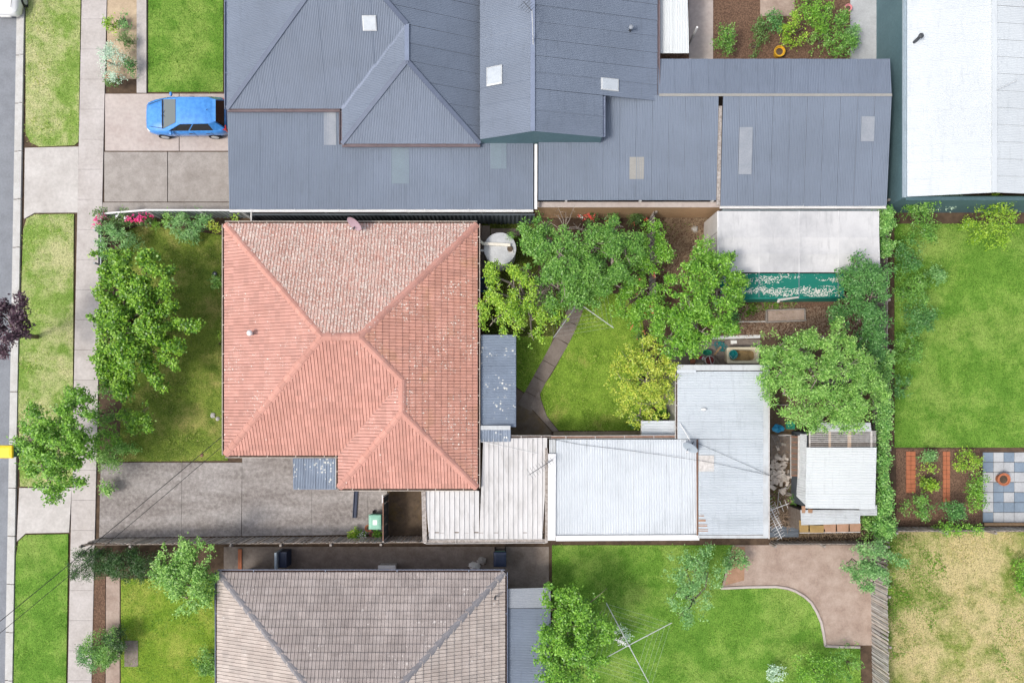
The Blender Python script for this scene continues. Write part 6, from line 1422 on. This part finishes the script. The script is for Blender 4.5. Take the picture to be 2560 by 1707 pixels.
# small things on the front lawn
q = P(538,685); dr = root('drain_gully', (q.x,q.y,0.03), 'round dark drain gully in the front lawn', 'drain')
MB().lathe((q.x,q.y,0.03), [(0.11,0),(0.115,0.06),(0.085,0.065),(0.08,0.02)], 18).build('rim', 'dark_metal', dr); MB().lathe((q.x,q.y,0.03), [(0.04,0),(0.04,0.05),(0.03,0.052)], 10).build('grate', 'galv', dr)
def rock(name, label, c, r, mat, seed, z=0.03, cat='rock'):
    rr = random.Random(seed); p = P(*c); mb = MB(); N = 9; pts = []
    for i, (s, h) in enumerate(((1.0,0.0),(1.05,0.35),(0.7,0.75),(0.15,0.9))):
        for k in range(N): t = 2*math.pi*k/N; w = r*s*rr.uniform(.8,1.15); pts.append((p.x+math.cos(t)*w, p.y+math.sin(t)*w, z+h*r*0.8))
    mb.add(pts, [(i*N+k, i*N+(k+1)%N, (i+1)*N+(k+1)%N, (i+1)*N+k) for i in range(3) for k in range(N)] + [tuple(3*N+k for k in range(N))])
    return tag(mb.build(name, mat, at=(p.x,p.y,z)), label, cat)
rock('rock', 'pale grey rock on the lawn beside the house', (533,1038), 0.13, 'stone', 1); rock('stone', 'flat grey stone half sunk in the front lawn', (545,1046), 0.10, 'stone', 2)
rock('boulder', 'pale boulder in the mulch near the white canopy', (1736,574), 0.17, 'stone', 3); rock('clod', 'brown leafy clod on the lawn under the wires', (505,1137), 0.09, 'rust_steel', 4, cat='clod')
rock('stone', 'white stone in the shade of the dark green boundary tree', (2150,847), 0.11, 'stone', 6)
# raised beds and timber edging
rb_ = root('raised_bed', P(1962,788), 'shallow concrete raised bed in the mulch below the green cloth', 'garden bed')
for a, b in (((1915,776),(2010,773)),((2010,773),(2011,802)),((1915,806),(2011,802)),((1915,776),(1915,806))): MB().beam(P(*a,0.13), P(*b,0.13), 0.05, 0.26).build('edge_board', 'grey_wood', rb_)
MB().prism([(p.x,p.y) for p in ring_px([(1917,778),(2008,775),(2009,800),(1917,804)])], 0.02, 0.15).build('bed_soil', 'gravel', rb_)
for k_, (a, b, c, d, m, lb) in enumerate(((1778,807,1816,805,'dirty_white','pale plank edging at the start of the mulch bed'),(1816,805,1916,804,'dirty_white','long pale plank edging through the middle of the mulch bed'),(1916,805,2016,801,'grey_wood','grey plank edging under the raised bed'),(1774,845,1900,841,'white_paint','white plank along the concrete strip by the bathtub'),(1930,1012,1970,1012,'grey_wood','grey plank edging beside the tall zinc shed'))):
    tag(MB().beam(P(a,b,0.08), P(c,d,0.08), 0.05 if k_ != 3 else 0.16, 0.13 if k_ != 3 else 0.06).build('plank', m, at=P(a,b,0)), lb, 'plank')
# bathtub
bt = P(1856,888,0.5); ba = root('bathtub', (bt.x,bt.y,0.04), 'cream bathtub full of murky water beside the sheds', 'bathtub'); mb = MB(); pts = []; N = 20
def sup(k, w, d, e=0.35): t = 2*math.pi*(k+.5)/N; c, s = math.cos(t), math.sin(t); return (math.copysign(abs(c)**e, c)*w, math.copysign(abs(s)**e, s)*d)
for w, d, z, e in ((.76,.36,0.02,.3),(.79,.395,.50,.12),(.79,.395,.54,.12),(.66,.29,.54,.4),(.62,.26,.40,.45),(.52,.20,.16,.6)):
    for k in range(N): x, y_ = sup(k, w, d, e); pts.append((x, y_, z))
mb.add(pts, [(i*N+k, i*N+(k+1)%N, (i+1)*N+(k+1)%N, (i+1)*N+k) for i in range(5) for k in range(N)] + [tuple(5*N+k for k in range(N))]); mb.build('tub_shell', 'enamel', ba, local=True)
MB().add([(*sup(k,.60,.245,.45), .36) for k in range(N)], [tuple(range(N))]).build('murky_water', 'sludge', ba, local=True)
bk = root('bucket', (bt.x-.50,bt.y+.02,.42), 'teal bucket standing in the end of the bathtub', 'bucket')
MB().lathe((0,0,0), [(.15,0),(.21,.26),(.22,.27),(.19,.27),(.14,.03)], 18).build('shell', 'teal_plastic', bk, local=True); MB().tube([(-.2,0,.25),(0,-.22,.24),(.2,0,.25)], .008, 6).build('handle', 'white_paint', bk, local=True)
# garden clutter by the sheds
q = P(1776,900,0.25); rl = root('hose_reel', (q.x,q.y,0.04), 'round maroon and white hose reel against the zinc shed', 'hose reel')
MB().lathe((q.x,q.y,0.04), [(.20,0),(.21,.10),(.17,.11),(.16,.16)], 20).build('drum', 'maroon', rl); MB().lathe((q.x,q.y,0.04), [(.24,.0),(.24,.06),(.20,.07)], 20).build('flange', 'white_paint', rl); MB().beam(V3(q.x-.06,q.y+.2,.24), V3(q.x+.05,q.y-.2,.24), .03, .03).build('handle', 'white_paint', rl)
q = P(1768,881,0.3); fn = root('funnel', (q.x,q.y,0.04), 'dark green plastic funnel bowl beside the hose reel', 'funnel')
MB().lathe((q.x,q.y,0.04), [(.03,0),(.04,.12),(.20,.26),(.21,.28),(.18,.27),(.05,.15)], 16, 1.15, .7).build('cone', 'green_plastic', fn); MB().tube([V3(q.x-.1,q.y,.3), V3(q.x+.12,q.y,.3)], .008, 5).build('rim_bar', 'bin_body', fn)
q = P(1748,893,0.2); tr = root('toy_scooter', (q.x,q.y,0.04), 'magenta scooter with a white wheel lying by the shed', 'scooter')
MB().beam(P(1740,892,.12), P(1757,894,.12), .12, .04).build('deck', 'magenta', tr); w_ = P(1758,896,.14); MB().tube([w_-V3(0,0,.03), w_+V3(0,0,.03)], .075, 14).build('wheel', 'sticker', tr); MB().tube([w_+V3(0,0,.03), w_+V3(0,0,.045)], .035, 10).build('hub', 'dark_metal', tr)
for k_, (a, b, c, d, w, m, lb) in enumerate(((1786,887,1802,866,.09,'tan_wood','short tan timber offcut leaning by the bathtub'),(1790,886,1812,895,.035,'grey_wood','thin grey stake beside the timber offcut'),(1784,892,1798,910,.03,'grey_wood','broken grey stick under the timber offcut'),(1800,905,1790,889,.025,'rail_wood','dark garden stake next to the hose reel'),(1902,888,1900,906,.05,'rust_steel','rusty bar at the end of the bathtub'),(1908,906,1914,893,.035,'tan_wood','yellow cane leaning at the shed corner'))):
    tag(MB().beam(P(a,b,.10+.03*k_), P(c,d,.07+.03*k_), w, .05).build('timber_offcut', m, at=P(a,b,0.04)), lb, 'timber')
q = P(1833,856); tag(MB().prism([(p.x,p.y) for p in ring_px([(1826,851),(1841,851),(1841,859),(1826,860)])], 0.045, 0.09).build('container_lid', 'sticker', at=(q.x,q.y,0.045)), 'white plastic lid lying on the concrete above the bathtub', 'lid')
hz_ = root('garden_hose', P(1805,862,0.05), 'tangled dark teal garden hose on the concrete', 'hose'); pts = [P(1752,858,.06)]
for i in range(60): a = i*0.55; pts.append(P(1804+18*math.cos(a)*(0.6+.4*math.sin(a*.37)), 866+12*math.sin(a*1.1), .06+.012*(i%3)))
MB().tube(pts, 0.014, 5).build('coil', 'teal_plastic', hz_, smooth=True); MB().tube([pts[-1], pts[-1]+V3(.08,.02,.01)], 0.02, 6).build('nozzle', 'dark_metal', hz_)
q = P(1731,903); tag(MB().box(q.x-.12,q.y-.12,.055,q.x+.12,q.y+.12,.17).build('brick_block', 'terracotta', at=(q.x,q.y,.055)), 'orange terracotta block beside the black wire rack', 'block')
wr = root('wire_rack', P(1732,885,0), 'black wire rack at the corner of the zinc shed', 'rack')
for i in range(6): MB().tube([P(1725+i*2.6,876,.5), P(1725+i*2.6,908,.5)], .006, 4).build('bar', 'dark_metal', wr)
for i in range(5): MB().tube([P(1724,878+i*7,.505), P(1740,878+i*7,.505)], .006, 4).build('cross_bar', 'dark_metal', wr)
for a, b in ((1725,877),(1739,877),(1725,907),(1739,907)): p = P(a,b,.5); MB().tube([V3(p.x,p.y,.05), p], .008, 4).build('leg', 'dark_metal', wr)
q = P(1678,1040,.4); tag(MB().lathe((q.x,q.y,.045), [(.18,0),(.26,.38),(.27,.42),(.23,.42),(.16,.06)], 18).build('black_tub', 'dark_metal', at=(q.x,q.y,.045)), 'black tub beside the gutter of the small annex', 'tub')
q = P(1749,912,.3); cb = root('carton', (q.x,q.y,.04), 'small cream carton against the zinc shed wall', 'carton'); open_box(cb, .36, .18, .22, .02, 'enamel')
# rear yard
q = P(1978,1063,.3); cr = root('milk_crate', (q.x,q.y,.03), 'green plastic milk crate in the rear yard', 'crate')
for sx, sy, w, d in ((0,-.17,.36,.02),(0,.17,.36,.02),(-.17,0,.02,.32),(.17,0,.02,.32)): MB().box(sx-w/2,sy-d/2,0,sx+w/2,sy+d/2,.28).build('side', 'crate_green', cr, local=True)
for i in range(7):
    MB().beam((-.16+i*.053,-.16,.275),(-.16+i*.053,.16,.275), .014, .01).build('slat', 'crate_green', cr, local=True); MB().beam((-.16,-.16+i*.053,.265),(.16,-.16+i*.053,.265), .014, .01).build('slat', 'crate_green', cr, local=True)
q = P(1946,1071,.1); bg_ = MB(); rr = random.Random(4); N = 12; pts = []
for i, (s, h) in enumerate(((.22,0),(.25,.06),(.17,.14),(.06,.18))):
    for k in range(N): t = 2*math.pi*k/N; w = s*rr.uniform(.65,1.25); pts.append((q.x+math.cos(t)*w*1.1, q.y+math.sin(t)*w*.85, .03+h*rr.uniform(.7,1.3)))
bg_.add(pts, [(i*N+k, i*N+(k+1)%N, (i+1)*N+(k+1)%N, (i+1)*N+k) for i in range(3) for k in range(N)]+[tuple(3*N+k for k in range(N))])
tag(bg_.build('plastic_bag', 'sky_bag', at=(q.x,q.y,.03)), 'crumpled bright blue plastic bag beside the milk crate', 'bag')
he = root('rubble_heap', P(1945,1180), 'heap of broken pale bricks and concrete between the sheds', 'rubble'); src_ = None
for i in range(70):
    cx, cy = (1948+rnd.gauss(0,13), 1192+rnd.gauss(0,14)) if i < 48 else (1945+rnd.gauss(0,16), 1150+rnd.gauss(0,16))
    cx = min(max(cx, 1930), 1976); p = P(cx, cy, .1)
    if src_ is None: ob = src_ = MB().add([(-.11,-.055,-.035),(.11,-.05,-.035),(.10,.055,-.035),(-.10,.05,-.035),(-.105,-.05,.035),(.10,-.055,.03),(.11,.05,.035),(-.11,.055,.03)], [(3,2,1,0),(4,5,6,7),(0,1,5,4),(1,2,6,5),(2,3,7,6),(3,0,4,7)]).build('brick', 'rubble', he, local=True)
    else: ob = src_.copy(); COL.objects.link(ob); ob.parent = he
    ob.location = (p.x-he.location.x, p.y-he.location.y, .07+(.22*max(0,1-abs(cx-1948)/26) if i < 48 else 0)*rnd.random()+.02)
    ob.rotation_euler = (rnd.uniform(-.5,.5), rnd.uniform(-.5,.5), rnd.uniform(0,6.28)); s = rnd.uniform(.8,1.7); ob.scale = (s, s*rnd.uniform(.8,1.3), s)
tl = root('trellis', P(1948,1102), 'small slatted timber trellis lying beside the zinc shed', 'trellis')
for a, b, c, d in ((1928,1086,1945,1120),(1943,1090,1956,1117)): MB().beam(P(a,b,.16), P(c,d,.12), .03, .03).build('side_rail', 'grey_wood', tl)
for i in range(9): t = i/8; MB().beam(P(1929+16*t,1088+30*t,.18), P(1944+11*t,1091+26*t,.18), .03, .02).build('slat', 'grey_wood', tl)
ch = root('timber_cover', P(1988,1130), 'brown slatted timber cover beside the lean-to sheets', 'cover')
for i in range(22): MB().beam(P(1978,1091+i*4.6,.85), P(1996,1092+i*4.6,.95), .078, .02).build('board', 'rail_wood' if i % 3 else 'rust_steel', ch)
for a in (1977,1996): MB().beam(P(a,1090,.80), P(a,1195,.80), .05, .08).build('bearer', 'dirty_white' if a == 1977 else 'grey_wood', ch)
for a, b in ((1979,1093),(1994,1093),(1979,1190),(1994,1190)): p = P(a,b,.8); MB().box(p.x-.03,p.y-.03,0,p.x+.03,p.y+.03,.78).build('leg', 'grey_wood', ch)
tag(MB().beam(P(1945,1088,.5), P(2002,1087,.5), .05, .05).beam(P(1947,1088,.25), P(1947,1088,.0), .04,.04).build('white_pole', 'dirty_white', at=P(1945,1088,0)), 'white pole lying across the end of the rear yard', 'pole')
for k_, (a, b, c, d, w, lb) in enumerate(((1947,1226,1966,1219,.10,'broken pale board on the moss below the rubble'),(1947,1228,1944,1265,.03,'thin white rod standing below the rubble'),(1968,1222,1978,1208,.05,'brown stick at the edge of the rubble heap'),(1968,1231,2004,1245,.05,'grey split paling fallen from the lean-to'),(1964,1236,1990,1240,.07,'second grey paling fallen beside the lean-to'),(1988,1236,2014,1254,.06,'weathered paling under the lean-to sheets'))):
    tag(MB().beam(P(a,b,.16), P(c,d,.10), w, .03).build('loose_board', 'grey_wood' if k_ > 1 else 'dirty_white', at=P(a,b,0.03)), lb, 'board')
for k_, (a, b, c, d, lb) in enumerate(((1925,1316,1996,1330,'dark corrugated iron sheet lying behind the brushwood heap'),(1924,1330,1996,1342,'blue grey corrugated iron sheet lying along the back fence'))):
    o = root('iron_sheet', P((a+c)/2,(b+d)/2), lb, 'iron sheet'); sheets(o, 'sheet', pc([(a,b),(c,b-1),(c,d),(a,d)], [.12+.05*k_]*4), 'dark_sheet', (1,0,0), width=0.3)
# aerials
def aerial(label, a, b, z, n, el, seed, mat='galv', mast=None, sep=0.1, z2=None):
    p, q = P(a[0],a[1],z), P(b[0],b[1],z2 or z); o = root('aerial', (p.lerp(q,.5).x, p.lerp(q,.5).y, 0), label, 'aerial'); d = (q-p).normalized(); s = d.cross(V3(0,0,1)).normalized()
    MB().tube([p, q], .014, 6).build('boom', mat, o)
    for i in range(n):
        t = (i+.5)/n; c = p.lerp(q, t); e = el*(1-.45*t); MB().tube([c-s*e, c+s*e], .007, 5).build('element', mat, o)
    if mast: MB().tube([Vector(m_) for m_ in mast], .02, 6).build('mast', 'galv', o)
    return o
aerial('television aerial on the carport roof edge', (1322,1187), (1383,1148), 3.5, 9, .28, 1, 'dark_metal', [P(1368,1155,2.5), P(1370,1155,3.5)])
aerial('long white aerial fallen against the zinc shed', (1908,1246), (1954,1346), 2.2, 15, .42, 2, 'white_paint', [P(1930,1290,0.2), P(1931,1296,2.2)], z2=0.9)
aerial('second white aerial crossing the fallen one', (1924,1276), (1972,1258), 1.9, 4, .38, 3, 'white_paint', [P(1945,1268,0.2), P(1945,1268,1.9)])
aerial('slim white aerial beside the brushwood heap', (1925,1268), (1954,1320), 1.9, 10, .20, 4, 'white_paint', [P(1940,1296,0.2), P(1940,1296,1.9)])
aerial('dark aerial on the blue gable ridge', (1308,4), (1330,28), 5.2, 5, .35, 5, 'dark_metal', [V3(0.95,15.9,4.3), P(1330,26,5.2)])
dish('satellite_dish', 'grey blue satellite dish on the white corrugated shed', P(1727,1117,3.35), 0.40, (-0.6,-0.8,0), 'dish_grey', None, P(1733,1105,2.85))
tag(MB().tube([P(1700,1058,3.0), P(1727,1104,3.25)], 0.02, 6).build('mast_stay', 'white_paint', at=P(1700,1058,2.95)), 'white stay pole bracing the grey satellite dish', 'pole')
# timber frame in the side gap
tf = root('timber_trestle', P(1028,548,0), 'tan timber frame propped in the gap behind the house', 'trestle')
for a, b, c, d in ((1004,541,1084,537),(1044,546,1082,544)): MB().beam(P(a,b,1.0), P(c,d,1.0), .07, .05).build('rail', 'tan_wood', tf)
for a in (1008,1048,1082): MB().beam(P(a,540,1.0), V3(P(a,552,.1).x, P(a,552,.1).y, 0.03), .06, .05).build('leg', 'tan_wood', tf)
# cables
def cable(label, pts, r=0.012, mat='black', sag=0.0):
    P_ = [Vector(p) for p in pts]; o = MB().tube(P_, r, 6).build('cable', mat, at=P_[0]); return tag(o, label, 'cable')
def sagged(a, b, s, n=14): a, b = Vector(a), Vector(b); return [a.lerp(b, i/n) - V3(0,0,4*s*(i/n)*(1-i/n)) for i in range(n+1)]
cable('upper black service cable slanting over the driveway to the eave', sagged(P(553,1092,2.75), P(-160,1682,6.2), 0.25), 0.016)
cable('lower black service cable slanting over the driveway to the eave', sagged(P(553,1117,2.75), P(-120,1680,6.2), 0.25), 0.013)
cable('thin grey wire strung across the two corrugated sheds', [P(1384,1098,2.9), P(1450,1111,2.92), P(1560,1124,2.9), P(1660,1138,2.95), P(1745,1150,3.05), P(1800,1160,3.1), P(1870,1176,3.12), P(1925,1188,3.15)], 0.008, 'dark_metal')
cable('thin grey wire from the shed valley to the far fascia', [P(1743,1107,3.0), P(1800,1132,3.1), P(1870,1163,3.12), P(1925,1188,3.17)], 0.008, 'dark_metal')
cable('white wire from the pink roof across the carport', [P(1200,1103,2.66), P(1280,1120,2.58), P(1345,1134,2.58)], 0.010, 'white_paint')

# clutter in the south side yard
q = P(690,1402,1.2); so = root('downpipe_stand', (q.x,q.y,0.03), 'pale blue upright tap stand with a dark bin beside the brown roof', 'tap stand')
MB().box(q.x-.08,q.y-.4,.03,q.x+.02,q.y+.4,1.2).build('post_panel', 'pale_gutter', so); MB().box(q.x+.06,q.y-.38,.03,q.x+.42,q.y+.38,.9).build('dark_cabinet', 'navy', so)
q = P(968,1420,.6); so = root('meter_box', (q.x,q.y,0.03), 'pale grey meter box against the brown tiled house', 'box')
MB().box(q.x-.4,q.y-.16,.03,q.x+.4,q.y+.14,.7).build('cabinet', 'dirty_white', so); MB().box(q.x-.43,q.y-.19,.7,q.x+.43,q.y+.17,.74).build('lid', 'sticker', so)
for k_, (a_, b_, w_, h_, m_, lb) in enumerate(((1186,1414,.26,.35,'sticker','white folded sheet dumped beside the brown roof corner'), (1204,1400,.22,.3,'dirty_white','crumpled pale tarpaulin near the brown roof corner'))):
    q = P(a_, b_); mb = MB(); N = 10; pts = []; r2 = random.Random(k_)
    for s_, z_ in ((1,0),(1.05,.4),(.7,.85),(.2,1)):
        for i in range(N): t = 2*math.pi*i/N; ww = w_*s_*r2.uniform(.65,1.3); pts.append((q.x+math.cos(t)*ww, q.y+math.sin(t)*ww*.8, .03+z_*h_*r2.uniform(.7,1.2)))
    mb.add(pts, [(i*N+j, i*N+(j+1)%N, (i+1)*N+(j+1)%N, (i+1)*N+j) for i in range(3) for j in range(N)] + [tuple(3*N+j for j in range(N))]); tag(mb.build('tarpaulin', m_, at=(q.x,q.y,.03)), lb, 'tarpaulin')
wheelie_bin('wheelie_bin', 'dark blue lidded wheelie bin behind the carport corner', (P(1250,1396,.9).x, P(1250,1396,.9).y, .03), 0.0, 'bin_body', 'navy')
tag(MB().beam(P(600,1372,.06), P(600,1425,.06), .18, .06).build('doorstep', 'terracotta', at=P(600,1400,.03)), 'reddish brick step strip at the end of the side yard', 'step')
